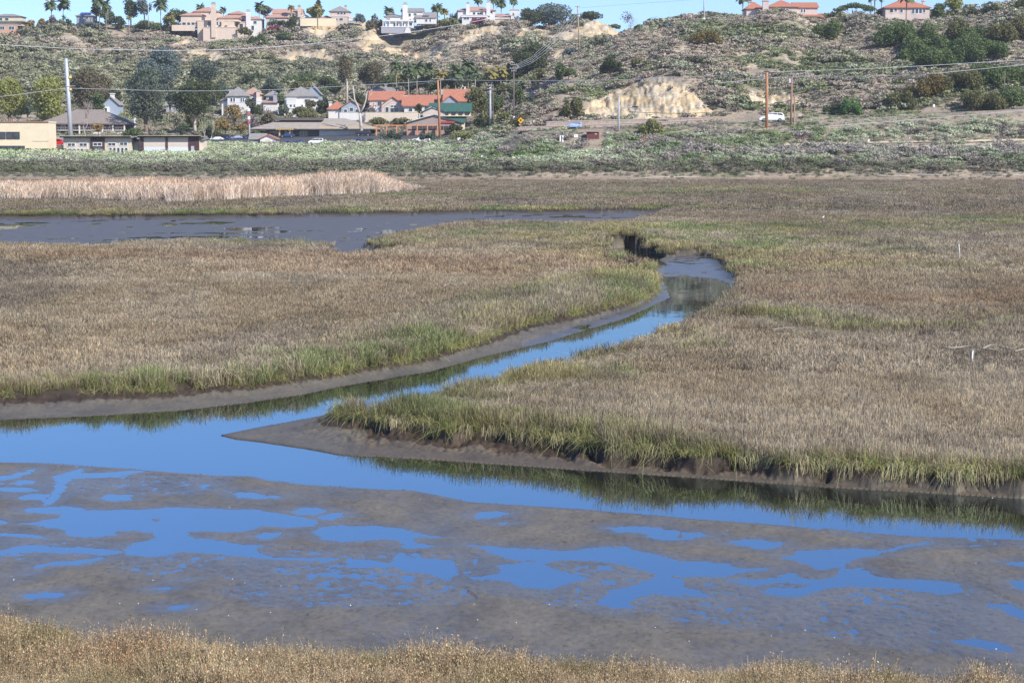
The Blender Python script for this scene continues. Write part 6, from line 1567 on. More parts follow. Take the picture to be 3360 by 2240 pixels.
    # ---- long stone retaining wall, beige garden walls
    stone = paint('stone_blocks', (.42, .33, .26), .95, .25, 1.6, bmp=.4)
    for lab, pts, h, off in (('upper tier of the long stone retaining wall beside the road', [(1255, 288), (1330, 286), (1420, 283.5), (1520, 281), (1600, 279), (1646, 277.5)], 7, 1.2), ('lower tier of the long stone retaining wall beside the road', [(1190, 302), (1260, 299), (1340, 296), (1440, 292), (1540, 288), (1600, 285)], 8, 0)):
        Yw = 463.4 + off * 1.5
        P = [at(x, y, Yw) for x, y in pts]
        o0 = P[0]
        m = MB()
        s = px_m(Yw)
        n = len(P)
        V, Fc = [], []
        for k, p in enumerate(P):
            b = (p[0] - o0[0], 0, p[2] - o0[2]); hh = h * s
            V += [(b[0], 0, b[2] - 1.5), (b[0], .5, b[2] - 1.5), (b[0], .5, b[2] + hh), (b[0], 0, b[2] + hh)]
        for k in range(n - 1):
            a = 4 * k
            for j in range(4): Fc.append((a + j, a + (j + 1) % 4, a + 4 + (j + 1) % 4, a + 4 + j)[::-1])
        Fc += [(3, 2, 1, 0)[::-1], tuple(4 * (n - 1) + j for j in range(4))[::-1]]
        m.add(V, Fc)
        r = empty('retaining_wall', o0, lab, 'wall', 'stone retaining walls')
        m.build('wall', stone, r)
        c = MB()
        for k in range(n - 1):
            a = (P[k][0] - o0[0], P[k][2] - o0[2] + h * s); b = (P[k + 1][0] - o0[0], P[k + 1][2] - o0[2] + h * s)
            c.prism([(a[0], a[1]), (b[0], b[1]), (b[0], b[1] + .18), (a[0], a[1] + .18)], -.08, .58)
        c.build('coping', paint('pale_coping', (.50, .42, .36), .9, .1), r)
    for lab, x0, x1, yt, yb, Y, m_ in (('long pale garden wall below the red roofed houses', 840, 960, 259, 266, 588, tanw), ('cream parapet wall above the cliff beside the square pale house', 690, 772, 43, 50, 882, cream), ('pale garden wall below the red roofed duplex', 780, 845, 259, 266, 592, white)):
        X, _, Z = at((x0 + x1) / 2, yb, Y); s = px_m(Y); hw = (x1 - x0) / 2 * s
        r = empty('garden_wall', (X, Y, Z), lab, 'wall')
        MB().box(-hw, hw, 0, .3, -2, (yb - yt) * s).build('wall', m_, r)
        MB().box(-hw - .05, hw + .05, -.06, .36, (yb - yt) * s, (yb - yt) * s + .12).build('coping', tanw, r)
# ------------------------------------------------------------------ poles, wires, cars, signs, small things
POLEY = {}
def pole(name, label, x, yt, yb, Y, r, mat, arms=(), group='utility poles', cat='pole', extra=None, xt=None):
    if Y < 600: Y = gpt(x, yb)[1]
    POLEY[x] = Y
    X, _, Z = at(x, yb, Y); s = px_m(Y); h = (yb - yt) * s
    root = empty(name, (X, Y, Z), label, cat, group)
    dx = ((xt if xt is not None else x) - x) * s
    MB().tube([(0, 0, -1.5), (dx * .5, 0, h * .5), (dx, 0, h)], [r * 1.25, r * 1.1, r * .85], 10).build('shaft', mat, root, True)
    ceram = paint('insulator', (.35, .36, .38), .3)
    for ya, wpx in arms:
        z = (yb - ya) * s; hw = wpx * s / 2
        a = MB().box(dx - hw, dx + hw, -r - .14, -r, z - .09, z + .09).build('crossarm', paint('weathered_wood', (.30, .26, .23), .9, .15), root)
        for k in range(4):
            q = dx - hw * .92 + k * hw * .613
            MB().tube([(q, -r - .07, z + .09), (q, -r - .07, z + .2), (q, -r - .07, z + .34)], [.05, .09, .04], 6).build('insulator', ceram, a)
    if extra: extra(root, s, h, r, dx)
    return root
def wire(label, pts, Y0, Y1, r, mat, group='power lines'):
    """cable through photo points, distance running from Y0 to Y1"""
    n = len(pts); x0, x1 = pts[0][0], pts[-1][0]
    P = []
    xs = np.linspace(x0, x1, max(12, int(abs(x1 - x0) / 40)))
    px_ = [p[0] for p in pts]; py_ = [p[1] for p in pts]
    if px_[0] > px_[-1]: px_, py_ = px_[::-1], py_[::-1]
    # smooth curve through the points
    for x in xs:
        y = 0; d = 40 if n > 2 else 0
        y = np.mean([np.interp(np.clip(x + e, px_[0], px_[-1]), px_, py_) for e in (np.array([0]) if n == 2 or min(x - px_[0], px_[-1] - x) < d else np.linspace(-d, d, 9))])
        Y = Y0 + (Y1 - Y0) * (x - x0) / (x1 - x0)
        P.append(at(x, y, Y))
    o = np.array(P[0]); mb = MB().tube([np.array(p) - o for p in P], r, 5)
    ob = mb.build('power_line', mat); ob.location = o
    return tag(ob, label, 'cable', group)
def car(name, label, x0, x1, yb, Y, color, style='suv', group='cars on the road and in the lot', face=-1, white_rear=False):
    if x1 < 1130: Y = gpt((x0 + x1) / 2, yb)[1]
    s = px_m(Y); L = (x1 - x0) * s; X, _, Z = at((x0 + x1) / 2, yb, Y)
    if abs(gz(X, Y) - Z) < 2.5: Z = gz(X, Y) + .12
    if Y < 560: CLEAR.append([(X - L / 2 - .8, Y - 6), (X + L / 2 + .8, Y - 6), (X + L / 2 + .8, Y + 3), (X - L / 2 - .8, Y + 3)])
    root = empty(name, (X, Y, Z), label, 'car', group)
    P = {'suv': [(-.5, .32), (-.5, .62), (-.44, .93), (-.24, 1.02), (-.14, 1.62), (-.04, 1.76), (.40, 1.74), (.485, 1.2), (.5, 1.0), (.5, .36)],
         'sedan': [(-.5, .32), (-.495, .62), (-.45, .8), (-.22, .93), (-.08, 1.34), (.05, 1.42), (.22, 1.38), (.38, 1.0), (.49, .92), (.5, .36)],
         'van': [(-.5, .34), (-.5, .8), (-.40, 1.1), (-.28, 1.25), (-.18, 1.78), (-.06, 1.9), (.44, 1.88), (.5, 1.5), (.5, .36)]}[style]
    hs = L / 4.9 * (1.0 if style != 'suv' else 1.0)
    W = 1.85 * min(1.1, max(.9, L / 4.8))
    f = lambda p: (p[0] * L * -face, p[1] * hs)
    out = [f(p) for p in P]
    if face == 1: out = out[::-1]
    # tumblehome: narrow upper body
    n = len(out); V, Fc = [], []
    def ring(y, inset):
        return [(x * (1 - .012 * (z > 1.05 * hs) * inset), y + (-.16 if y > 0 else .16) * (z > 1.05 * hs) * inset, z) for x, z in out]
    A_ = ring(0, 1); B = ring(W, 1)
    V = A_ + B
    Fc = [tuple(range(n)), tuple(range(n, 2 * n))[::-1]] + [(k, n + k, n + (k + 1) % n, (k + 1) % n) for k in range(n)]
    b = mesh_obj('body', V, Fc, color, False, root)
    bv = b.modifiers.new('edges', 'BEVEL'); bv.width = .06; bv.segments = 2; bv.limit_method = 'ANGLE'
    gl = glassmat('car_glass', (.02, .025, .03))
    G2 = {'suv': [[(-.215, 1.06), (-.12, 1.6), (.02, 1.64), (.02, 1.06)], [(.04, 1.06), (.04, 1.64), (.20, 1.64), (.20, 1.06)], [(.22, 1.06), (.22, 1.63), (.39, 1.6), (.45, 1.2), (.44, 1.06)]],
          'sedan': [[(-.19, .95), (-.07, 1.28), (.07, 1.34), (.07, .95)], [(.09, .95), (.09, 1.34), (.21, 1.3), (.33, .98)]],
          'van': [[(-.25, 1.24), (-.17, 1.7), (0, 1.76), (0, 1.2)], [(.02, 1.2), (.02, 1.76), (.24, 1.76), (.24, 1.2)], [(.26, 1.2), (.26, 1.76), (.44, 1.74), (.46, 1.4), (.46, 1.2)]]}[style]
    for g in G2:
        p = [f(q) for q in g]
        MB().prism(p if face == -1 else p[::-1], .105, .15).build('side_window', gl, root)
    # windscreen
    i0 = {'suv': (3, 4), 'sedan': (3, 4), 'van': (3, 4)}[style]
    a_, b_ = f(P[i0[0]]), f(P[i0[1]])
    d = face * -1
    mx = lambda t, q: (a_[0] + (b_[0] - a_[0]) * t - .03 * d, q, a_[1] + (b_[1] - a_[1]) * t + .03)
    MB().add([mx(.12, .26), mx(.12, W - .26), mx(.9, W - .34), mx(.9, .34)], [(0, 1, 2, 3)]).build('windscreen', gl, root)
    tyre = paint('tyre_rubber', (.02, .02, .02), .8); rim = paint('alloy_rim', (.45, .45, .46), .35, .1, metal=.5)
    rw = .36 * hs
    for q in (-.31, .31):
        for yy in (-.03, W - .19):
            w_ = MB(); x_ = q * L
            w_.tube([(x_, yy, rw), (x_, yy + .22, rw)], rw, 14)
            t_ = w_.build('wheel', tyre, root, False)
            MB().tube([(x_, yy - .02, rw), (x_, yy + .24, rw)], rw * .58, 10).build('rim', rim, t_)
    fx = .5 * L * d * -1
    for yy in (.12, W - .42):
        MB().box(min(fx, fx + .05 * d), max(fx, fx + .05 * d), yy, yy + .3, .62 * hs, .78 * hs).build('headlight', paint('lamp_lens', (.75, .76, .78), .15), root)
        MB().box(-fx - .04 if fx < 0 else -fx, -fx if fx < 0 else -fx + .04, yy, yy + .3, .8 * hs, .95 * hs).build('tail_light', paint('red_lens', (.45, .02, .02), .2), root)
    return root
def ribbon(name, pts, w_, mat, label, dz=.12):
    """paved strip through ground points, following the terrain"""
    q = np.array(pts, float)
    t = np.linspace(0, len(q) - 1, 260)
    X = np.interp(t, np.arange(len(q)), q[:, 0]); Y = np.interp(t, np.arange(len(q)), q[:, 1])
    d = np.stack([np.gradient(X), np.gradient(Y)], 1); d /= np.linalg.norm(d, axis=1)[:, None]
    nrm = np.stack([-d[:, 1], d[:, 0]], 1)
    k = 5; V = []
    zc = ground_z(X, Y)
    for j in range(k):
        o = (j / (k - 1) - .5) * w_
        x, y = X + nrm[:, 0] * o, Y + nrm[:, 1] * o
        V.append(np.stack([x, y, np.maximum(ground_z(x, y), zc - .1) + dz], 1))
    V = np.stack(V, 1); n = len(t)
    i = np.arange(n * k).reshape(n, k)
    Fc = np.stack([i[:-1, :-1], i[1:, :-1], i[1:, 1:], i[:-1, 1:]], -1).reshape(-1, 4)
    o = mesh_obj(name, V.reshape(-1, 3), Fc, mat, True)
    return tag(o, label, kind='structure')
def build_things():
    steel = paint('galvanised_steel', (.50, .52, .56), .45, .06, .5, metal=.25); wood = paint('orange_brown_pole', (.42, .20, .10), .85, .15, 1.5); dkw = paint('dark_pole_wood', (.17, .13, .11), .9, .2)
    tanp = paint('tan_pole_wood', (.38, .27, .18), .9, .15); greyp = paint('grey_pole', (.42, .42, .44), .6, .06); white = paint('white_paint', (.78, .78, .76), .6, .04); black = paint('black_paint', (.02, .02, .02), .5)
    wl = paint('pale_cable', (.55, .56, .57), .5, .04); wd = paint('dark_cable', (.05, .05, .05), .6, .05)
    # poles
    def bands(root, s, h, r, dx):
        for y in (180, 207): MB().tube([(0, 0, (312 - y) * s - .3), (0, 0, (312 - y) * s + .3)], r * 1.08, 12).build('band', paint('yellow_band', (.62, .45, .12), .6), root)
        MB().box(-.9, 1.6, -r - .1, -r + .1, (312 - 200) * s - .06, (312 - 200) * s + .06).build('crossarm', greyp, root)
    pole('steel_pole', 'tallest pole, thick pale steel, behind the park building', 163, 138, 312, 500, .52, steel, extra=bands, xt=155.5)
    def riser(root, s, h, r, dx):
        MB().box(-.3, .15, -r - .3, -r, .2, h * .72).build('riser', paint('white_paint', (.78, .78, .76)), root)
    pole('utility_pole', 'short wooden pole with a white riser before the big grey green tree', 311, 238, 300, 530, .16, dkw, [(239, 10)], extra=riser)
    def banner(root, s, h, r, dx):
        for k in range(4): MB().box(-.35, .35, -r - .1, -r, h * .56 + k * 1.1, h * .56 + k * 1.1 + .8).build('banner_block', paint('banner_red', (.45, .10, .12), .7) if k % 2 == 0 else paint('white_paint', (.78, .78, .76)), root)
    pole('banner_pole', 'grey pole with red and white blocks above the car park', 573, 256, 321, 515, .22, greyp, extra=banner)
    pole('utility_pole', 'orange brown wooden pole with a crossarm in front of the restaurants', 1011, 184, 318, 462, .30, wood, [(184, 26)], xt=1006)
    pole('utility_pole', 'tall dark pole left of the yellow road sign', 1180, 152, 291, 482, .17, dkw, [(152, 14), (160, 18), (166, 12)], extra=lambda root, s, h, r, dx: MB().tube([(0, 0, 1.0), (0, 0, 2.6)], .26, 8).build('marker_sleeve', white, root))
    def lamp2(root, s, h, r, dx):
        MB().tube([(r * 2.6, .3, -1), (r * 2.6, .3, h * .99)], .13, 6).build('twin_shaft', dkw, root)
        MB().tube([(0, -.1, h * .84), (.9, -.3, h * .9), (1.6, -.3, h * .9)], .05, 5).build('lamp_arm', greyp, root)
    pole('lamp_pole', 'twin grey and brown pole among the willow thickets', 1126, 197, 300, 478, .27, greyp, [(199, 14), (206, 16)], extra=lamp2)
    pole('utility_pole', 'tan wooden pole high on the far spur', 1332, 17, 131, 590, .24, tanp, [(19, 12), (36, 16)], xt=1326)
    def stl(root, s, h, r, dx):
        MB().tube([(0, 0, h * .66), (1.2, -.4, h * .70), (3.2, -.8, h * .72)], .06, 6).build('lamp_arm', greyp, root)
        MB().box(3.0, 4.2, -1.0, -.6, h * .715, h * .75).build('lamp_head', black, root)
    pole('street_lamp', 'grey street lamp in front of the big sandstone cut', 1421, 226, 304, 453, .20, greyp, extra=stl)
    pole('utility_pole', 'orange brown pole right in front of the white road vehicle', 1761, 166, 296, 446, .30, wood, [(165, 18)], xt=1760)
    def tf(root, s, h, r, dx):
        MB().tube([(-.55, -.2, h * .84), (-.55, -.2, h * .92)], .27, 10).build('transformer', paint('pale_blue_can', (.55, .60, .66), .5), root)
        MB().tube([(.75, .1, -.8), (.7, .1, h * .6)], [.2, .16], 8).build('brace_pole', tanp, root)
    pole('utility_pole', 'brown pole with a pale transformer and a brace', 1817, 174, 291, 452, .22, paint('brown_pole_wood', (.30, .18, .12), .9), [(174, 10)], extra=tf)
    pole('flag_pole', 'thin grey pole cut by the top of the frame on the right skyline', 1617, -25, 58, 620, .20, greyp, group='poles on the skyline', extra=lambda root, s, h, r, dx: MB().box(-.45, .45, -.3, .3, 1.0, 2.2).build('junction_box', white, root))
    pole('utility_pole', 'faint thin mast left of the solar roofed house', 248, -12, 52, 884, .11, greyp, group='poles on the skyline')
    pole('utility_pole', 'thin grey mast in front of the left eucalyptuses', 341, 12, 55, 880, .18, greyp, group='poles on the skyline')
    pole('utility_pole', 'thin pole left of the tall thin palm', 2000, -15, 53, 645, .13, dkw, group='poles on the skyline')
    pole('utility_pole', 'thin pole right of the short palm by the smaller mansion', 2024, -15, 52, 650, .10, dkw, group='poles on the skyline')
    pole('utility_pole', 'dark thin pole on the right slope near the edge', 2306, 165, 240, 495, .13, dkw)
    pole('utility_pole', 'thin green pole before the red roofed row', 995, 230, 262, 585, .10, greyp); pole('utility_pole', 'thin dark pole among the red roofs', 1017, 222, 262, 580, .10, dkw)
    # wires
    W = lambda *a, **k: wire(*a, **k)
    W('pale cable running left from the tallest pole', [(-80, 228), (0, 223), (90, 211), (157, 202)], POLEY[163], POLEY[163], .055, wl)
    W('long pale cable from the tallest pole to the orange brown pole', [(160, 203), (300, 207), (420, 210), (620, 207), (800, 198), (1005, 186)], POLEY[163], POLEY[1011], .06, wl)
    W('long pale cable from the orange brown pole across the right hill', [(1008, 184), (1140, 185.5), (1300, 186.5), (1500, 182), (1650, 174), (1760, 166)], POLEY[1011], POLEY[1761], .06, wl)
    W('upper pale cable leaving the right edge', [(1760, 166), (1950, 160), (2100, 153), (2352, 138), (2500, 126)], POLEY[1761], 445, .05, wl)
    W('lower pale cable leaving the right edge', [(1640, 192), (1817, 175), (1980, 176), (2120, 172), (2352, 149), (2500, 134)], POLEY[1817], POLEY[1817], .05, wl)
    W('highest cable sagging across the left hillside', [(-80, 97), (0, 103), (180, 113), (400, 117), (560, 113), (720, 101), (880, 83), (1000, 66), (1130, 43), (1200, 28)], 470, 600, .055, wl)
    W('cable from the short wooden pole through the dark trees', [(311, 231), (400, 236), (520, 238), (650, 231), (800, 216), (950, 196), (1180, 157)], POLEY[311], POLEY[1180], .035, wl)
    for k in range(4):
        W(['lowest', 'second', 'third', 'highest'][k] + ' of four cables climbing from the dark pole to the far spur', [(1183, 160 - k * 3), (1232, 141 - k * 5), (1275, 108 - k * 8), (1308, 68 - k * 10), (1326, 44 - k * 8)], POLEY[1180], POLEY[1332], .028, wl)
    W('faint cable leaving the hill pole to the right', [(1330, 19), (1450, 10), (1620, -2)], POLEY[1332], 640, .04, wl)
    W('dark cable from the street lamp sagging to the transformer pole', [(1445, 257), (1520, 261), (1600, 261), (1700, 253), (1817, 231)], POLEY[1421], POLEY[1817], .06, wd)
    W('dark cable sagging right of the transformer pole', [(1820, 230), (1900, 239), (1980, 243), (2070, 242), (2200, 231), (2300, 211), (2400, 200)], POLEY[1817], 470, .06, wd)
    W('thin dark cable low over the scrub at the right', [(1560, 310), (1700, 305), (1894, 291), (2100, 275), (2352, 254), (2480, 244)], 446, 440, .05, wl)
    W('thin dark cable low over the scrub in the middle', [(990, 331), (1160, 329), (1300, 327), (1540, 318)], 446, 446, .035, wd)
    # road and trail
    road = paint('asphalt', (.07, .07, .07), .9, .15, .6); trailm = paint('pale_trail', (.50, .41, .31), .95, .12, 1.0); conc = paint('pale_concrete', (.46, .43, .39), .9, .1)
    ribbon('road', [(at(x, 285, 457.2)[0], 457.2) for x in range(1190, 2560, 60)], 8.6, road, 'asphalt road along the foot of the right hill', .05)
    trail_pts = [gpt(x, y, 418, 470) for x, y in [(1800, 334), (1860, 333), (1950, 331), (2060, 328), (2140, 327), (2240, 326), (2352, 324), (2480, 322)]]
    ribbon('path', trail_pts, 1.0, trailm, 'pale trail through the scrub at the right')
    trail_two = [gpt(x, y, 418, 470) for x, y in [(1990, 340), (2100, 338), (2240, 333), (2352, 331), (2480, 329)]]
    ribbon('path', trail_two, 0.8, trailm, 'pale trail nearer the marsh at the right')
    for tp in (trail_pts, trail_two): CLEAR.append([(p[0], p[1] - 1.1) for p in tp] + [(p[0], p[1] + .3) for p in tp[::-1]])
    # parking lot
    X0, X1 = at(466, 320, 530)[0], at(1040, 320, 520)[0]
    us = np.linspace(X0, X1, 60); rows = np.linspace(515, 544, 12)
    Xg, Yg = np.meshgrid(us, rows); Zg = ground_z(Xg.ravel(), Yg.ravel()) + .1
    i = np.arange(Xg.size).reshape(Xg.shape)
    Fc = np.stack([i[:-1, :-1], i[:-1, 1:], i[1:, 1:], i[1:, :-1]], -1).reshape(-1, 4)
    tag(mesh_obj('parking_lot', np.stack([Xg.ravel(), Yg.ravel(), Zg], 1), Fc, road, True), 'asphalt car park in the valley', kind='structure')
    # cars
    cp = lambda n, c: paint('car_paint_' + n, c, .25, .03, .5, spec=.6)
    wht, blk, blu, slv, red = cp('white', (.78, .78, .78)), cp('black', (.02, .02, .025)), cp('navy', (.03, .06, .16)), cp('silver_blue', (.33, .43, .60)), cp('red', (.60, .015, .015))
    car('suv', 'long white vehicle on the road behind the two right poles', 1744, 1802, 281, 456, wht, 'suv')
    car('suv', 'light blue car on the road left of the kiosk', 1299, 1337, 297, 456, slv, 'suv')
    car('suv', 'dark vehicle on the road at the right edge', 2304, 2352, 251, 470, blk, 'suv')
    car('sedan', 'white sedan in the scrub left of the orange brown pole', 946, 988, 328, 471, wht, 'sedan')
    car('minivan', 'white minivan beyond the red roofed shed', 708, 742, 333, 478, wht, 'van')
    car('suv', 'black vehicle right of the white minivan, facing out', 836, 859, 328, 482, blk, 'suv')
    car('sedan', 'dark sedan just left of the black vehicle', 812, 834, 325, 486, blu, 'sedan')
    car('suv', 'dark vehicle under the forked white trunk', 817, 852, 314, 500, blk, 'suv')
    car('sedan', 'dark blue sedan behind the red roofed shed', 642, 676, 318, 505, blu, 'sedan'); car('sedan', 'blue sedan low in the scrub left of the minivan', 672, 700, 332, 480, blu, 'sedan')
    car('sedan', 'blue roof of a sedan right of the red roofed shed', 644, 668, 331, 484, blu, 'sedan'); car('sedan', 'dark sedan before the gold pergola', 660, 680, 314, 520, blk, 'sedan')
    car('sedan', 'black sedan at the left end of the lot', 470, 492, 322, 508, blk, 'sedan'); car('sedan', 'pale sedan second in the lot', 482, 512, 324, 502, wht, 'sedan'); car('suv', 'green black vehicle behind the pale sedan', 503, 526, 318, 520, blk, 'suv')
    car('sedan', 'silver blue sedan under the orange tree', 530, 556, 321, 512, slv, 'sedan'); car('sedan', 'navy sedan left of the banner pole', 546, 570, 320, 516, blu, 'sedan'); car('sedan', 'small blue car above the lower scrub of the valley', 512, 532, 322, 510, blu, 'sedan')
    car('van', 'bright red van between the cream office and the park building', 108, 152, 338, 500, red, 'van', face=1)
    car('sedan', 'parked sedan under the green roofed restaurant', 1000, 1024, 303, 530, wht, 'sedan'); car('suv', 'dark vehicle under the green roofed restaurant', 1026, 1052, 304, 528, blk, 'suv')
    # signs
    def sign(name, label, x, yb, Y, w_, h_, yc, mat, shape='rect', lines=False, postc=None):
        Y = gpt(x, yb)[1] - .2
        X, _, Z = at(x, yb, Y); s = px_m(Y)
        CLEAR.append([(X - 1, Y - 4), (X + 1, Y - 4), (X + 1, Y + 1), (X - 1, Y + 1)])
        root = empty(name, (X, Y, Z), label, 'sign', 'signs')
        MB().box(-.05, .05, 0, .08, -.5, (yb - yc) * s).build('post', postc or greyp, root)
        z = (yb - yc) * s; a, b = w_ * s / 2, h_ * s / 2
        m = MB()
        if shape == 'diamond': m.prism([(-a, z), (0, z - b), (a, z), (0, z + b)], -.06, -.01)
        else: m.box(-a, a, -.06, -.01, z - b, z + b)
        p = m.build('panel', mat, root)
        if lines:
            MB().box(-.09, .09, -.09, -.06, z - b, z + b * .9).build('dark_stripe', black, p)
        return root
    sy = sign('road_sign', 'yellow diamond warning sign on a post by the road', 1196, 294, 452, 13, 14, 277, paint('sign_yellow', (.80, .42, .01), .5), 'diamond')
    s = px_m(452)
    MB().box(-4.5 * s, 4.5 * s, -.06, -.01, 6 * s, 9 * s).build('plate', paint('sign_yellow', (.80, .42, .01)), sy)
    MB().prism([(-.16, 16 * s), (.16, 16 * s), (.16, 18 * s), (.36, 18 * s), (0, 20.5 * s), (-.36, 18 * s), (-.16, 18 * s)], -.1, -.06).build('arrow', black, sy)
    sign('trail_sign', 'white trail sign with a dark stripe left of the kiosk', 1290, 327, 447, 9, 15, 319, white, lines=True)
    sign('trail_sign', 'small white notice just left of the kiosk', 1323, 318, 450, 9, 7, 312.5, white)
    sign('trail_sign', 'small white notice right of the orange brown pole', 1054, 324, 458, 6, 7, 319, white)
    sign('trail_sign', 'tiny white tag among scrub above the right trail', 1995, 327, 446, 4, 5, 323, white); sign('trail_sign', 'white tag on the trail near the fence at the right', 2091, 323, 446, 6, 6, 318, white)
    sign('trail_sign', 'small pale notice at the foot of the right hill', 2145, 247, 472, 5, 6, 243, white); sign('trail_sign', 'tiny white tag in the middle of the scrub belt', 1107, 368, 434, 4, 7, 361, white)
    Y = gpt(1478, 329)[1] - .3; X, _, Z = at(1478, 329, Y); rt = empty('marker_post', (X, Y, Z), 'short red post left of the trail loop', 'post'); MB().box(-.3, .3, -.3, .3, -.5, 1.1).build('post', paint('red_post', (.48, .16, .10), .7), rt); MB().box(-.38, .38, -.38, .38, 1.1, 1.2).build('cap', paint('red_post'  , (.48, .16, .10)), rt)
    # trail fence with rails
    for lab, pts in (('low dark rail fence along the right trail', [(2070, 327), (2120, 325.5), (2180, 322), (2260, 319.5), (2352, 317), (2420, 315)]), ('low dark rail fence nearer the marsh', [(1990, 342), (2080, 338.5), (2160, 335), (2230, 330)])):
        P = [gpt(x, y, 420, 470) for x, y in pts]
        o = (P[0][0], P[0][1], gz(*P[0])); root = empty('trail_fence', o, lab, 'fence', 'trail fences')
        rails = MB()
        for k in range(len(P) - 1):
            a = np.array([P[k][0] - o[0], P[k][1] - o[1], gz(*P[k]) - o[2]]); b = np.array([P[k + 1][0] - o[0], P[k + 1][1] - o[1], gz(*P[k + 1]) - o[2]])
            for z in (.55, 1.0): rails.tube([a + [0, 0, z], b + [0, 0, z]], .05, 5)
            for t in (0, .5): c = a + (b - a) * t; MB().tube([c + [0, 0, -.3], c + [0, 0, 1.1]], .07, 6).build('post', dkw, root)
        rails.build('rail', dkw, root)
    # marsh stakes, driftwood, egrets
    def stake(label, x, yt, yb, Y, r=.018, xt=None):
        X, _, Z = at(x, yb, Y); Z = gz(X, Y) - .2; h = at(x, yt, Y)[2] - Z; s = px_m(Y)
        root = empty('marker_stake', (X, Y, Z), label, 'stake', 'survey stakes in the marsh')
        dx = ((xt or x) - x) * s
        MB().tube([(0, 0, 0), (dx, 0, h)], r, 8).build('pipe', paint('white_pipe', (.62, .63, .62), .5), root, True)
        MB().tube([(dx, 0, h), (dx, 0, h + .03)], r * 1.35, 8).build('cap', paint('white_pipe', (.62, .63, .62)), root)
    stake('white pipe stake standing in the right marsh', 2231, 806, 850, 66, .028, 2233)
    stake('thin pale stake leaning in the upper right marsh', 2207, 833 - 0, 862, 100, .02) if False else stake('thin pale stake leaning in the upper right marsh', 2206, 833 - 0 if False else 560, 580, 128, .03, 2202)
    stake('short white stake leaning in the left marsh', 511, 573, 588, 135, .04, 518)
    rs = np.random.default_rng(3)
    def log(label, pts, Y, r, mat, z=.12, grp='driftwood'):
        P = []
        for x, y in pts:
            q = (gpt(x, y, 380, 440) if y < 420 else atz(x, y, ZP + z)) if Y is None else at(x, y, Y)[:2]
            P.append((q[0], q[1], (gz(q[0], q[1]) + z)))
        o = np.array(P[0]); n = len(P)
        mb = MB().tube([np.array(p) - o + rs.normal(0, r * .6, 3) for p in P], [r * (1 - .6 * k / n) for k in range(n)], 6)
        ob = mb.build('driftwood', mat, None, True); ob.location = o
        tag(ob, label, 'log', grp)
    dw_ = paint('bleached_wood', (.34, .29, .23), .9, .15, 4)
    log('long bleached branch lying across the right marsh grass', [(2160, 797), (2185, 798), (2205, 796), (2225, 793), (2245, 797), (2262, 801), (2285, 803)], None, .028, dw_, .50)
    log('crooked bleached branch right of the long branch', [(2256, 800), (2270, 796), (2282, 793), (2300, 798), (2330, 804)], None, .03, dw_, .50)
    log('bleached stick at the right edge of the marsh', [(2335, 806), (2350, 803), (2370, 802)], None, .03, dw_, .48)
    log('flattened straw and sticks by the hidden side channel', [(1775, 757), (1800, 752), (1825, 752)], None, .02, dw_, .42)
    log('small dry sticks in the left marsh', [(1020, 656), (1035, 652), (1048, 653)], None, .04, dw_, .5)
    for x0, y0, x1, lab in ((1440, 413.0, 1600, 'long white drift log at the far marsh edge, left one'), (2015, 408, 2090, 'pale drift log at the far marsh edge, middle one'), (2108, 404.5, 2200, 'pale drift log right of the middle one'), (2265, 403.5, 2380, 'pale drift log at the far right marsh edge'), (1700, 408, 1745, 'short drift log left of the middle of the far edge')):
        log(lab, [(x0, y0), ((x0 + x1) / 2, y0 - .6), (x1, y0 - 1)], None, .10, paint('white_drift', (.50, .45, .40), .9, .1), .12)
    # rotten dead stems at the bank of the right island
    # egrets
    bird = paint('white_feathers', (.8, .8, .78), .8, .03); bill = paint('yellow_bill', (.6, .4, .05), .5)
    egs = [(1463, 500, 'small white bird on the far mud edge right of the bay'), (2000 / 2.063 + 784 if False else 1667, 414.5, 'left small white bird of the far pair'), (1672, 414.5, 'right small white bird of the far pair'), (1782, 414.5, 'lone small white bird right of the far pair'), (1557, 404.5, 'small white bird by the drift log'), (2548 / 1.0 if False else 2204, 409, 'small white bird near the right drift logs'), (1890, 516, 'small white bird in the upper right marsh grass')]
    for x, y, lab in egs:
        X, Y = atz(x, y + 1, ZP) if y > 420 else gpt(x, y + 1, 370, 440); Z = gz(X, Y)
        k = .42
        root = empty('gull', (X, Y, Z + (.5 if y > 500 else 0)), lab, 'bird', 'white birds')
        V, Fc = tube_geo(np.array([(-.28, 0, .42), (-.15, 0, .5), (.05, 0, .55), (.18, 0, .6), (.22, 0, .75), (.16, 0, .88), (.22, 0, .98), (.30, 0, .98)]) * k, [r_ * k for r_ in (.02, .12, .16, .10, .05, .04, .06, .02)], 10)
        mesh_obj('body', V, Fc, bird, True, root)
        MB().tube([(.30 * k, 0, .98 * k), (.44 * k, 0, .95 * k)], [.012, .003], 6).build('bill', bill, root)
        for q in (-.04, .05): MB().tube([(.02 * k, q * k, -.3), (.0, q * k, .25 * k), (.03 * k, q * k, .48 * k)], .008, 5).build('leg', black, root)
    # shells and bits on the mud
    shellm = paint('shell_white', (.8, .77, .72), .5, .05)
    proto = None
    S4 = [(205, 369), (318, 382), (420, 380), (62, 980), (75, 999), (655, 1135), (757, 1133), (1250, 1197), (1445, 1010), (1537, 1029), (1272, 992), (837, 1004), (1256, 603), (1340, 1015), (1480, 1180), (1075, 1160)]
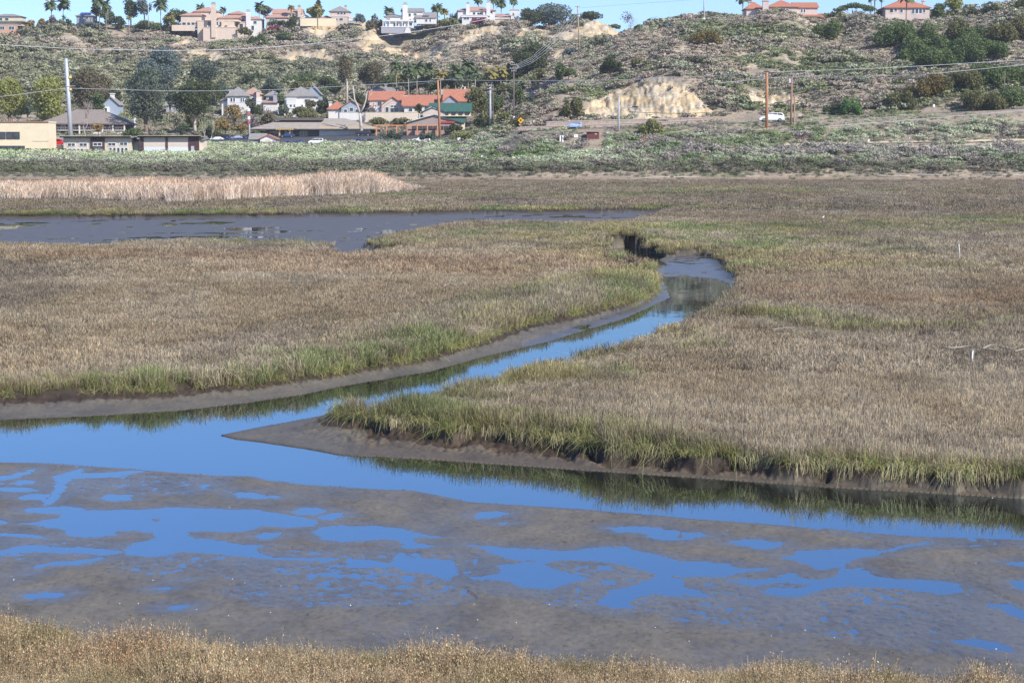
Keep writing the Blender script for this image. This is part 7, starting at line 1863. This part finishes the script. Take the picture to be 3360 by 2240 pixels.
    S5 = [(50, 1135), (317, 1120), (633, 1122), (958, 1237), (1284, 1135), (745, 1222), (524, 1265), (1138, 1134), (1604, 1282), (1770, 1228), (1718, 1262), (125, 826), (605, 1300), (727, 1137), (25, 545), (430, 560)]
    S6 = [(830, 1313), (543, 1392), (485, 1305), (735, 1507), (247, 733), (220, 698), (1605, 909), (1700, 512), (1695, 548), (1610, 1550), (1715, 1370), (670, 1270), (35, 1337)]
    for k, (x, y) in enumerate(Z4(S4) + Z5(S5) + Z6(S6)):
        X, Y = atz(x, y, .03)
        if proto is None:
            V, Fc = [], []
            n = 10
            for j in range(4):
                a = j / 4 * pi / 2
                for i in range(n):
                    t = 2 * pi * i / n; rr = (1 + .08 * cos(6 * t)) * cos(a)
                    V.append((.045 * rr * cos(t), .032 * rr * sin(t), .022 * sin(a)))
            V.append((0, 0, .023))
            for j in range(3):
                for i in range(n): Fc.append((j * n + i, j * n + (i + 1) % n, (j + 1) * n + (i + 1) % n, (j + 1) * n + i))
            for i in range(n): Fc.append((3 * n + i, 3 * n + (i + 1) % n, 4 * n))
            proto = mesh_obj('shell', V, Fc, shellm, True); o = proto
        else:
            o = proto.copy(); COL.objects.link(o)
        o.location = (X, Y, max(gz(X, Y), 0) - .002); o.rotation_euler = (0, 0, rs.uniform(0, 6)); sc_ = rs.uniform(.2, .42); o.scale = (sc_, sc_, sc_)
        tag(o, 'small white shell lying on the near mudflat', 'shell', 'shells on the mudflat')
    # clipped hedge
    X, _, Z = at(70, 353, 481); s = px_m(481)
    h = empty('hedge', (X, 481, Z), 'clipped bright green hedge in front of the cream office', 'hedge')
    rr = np.random.default_rng(5)
    lobes = [(q, 0, .55, 1.0, .8, .6) for q in np.linspace(-78 * s, 80 * s, 26)]
    V, Fc = leaves(2600, lobes, .3, rr, hollow=.6)
    mesh_obj('foliage', V, Fc, leafmat('foliage_hedge', (.11, .20, .04), .35), False, h)
    MB().box(-78 * s, 80 * s, -.35, .35, -.8, .8).build('stems', leafmat('foliage_hedge', (.11, .20, .04)), h)
# ------------------------------------------------------------------ build order
build_buildings()
build_trees()
build_things()
build_marsh(); build_fore(); build_reeds(); build_scrub()
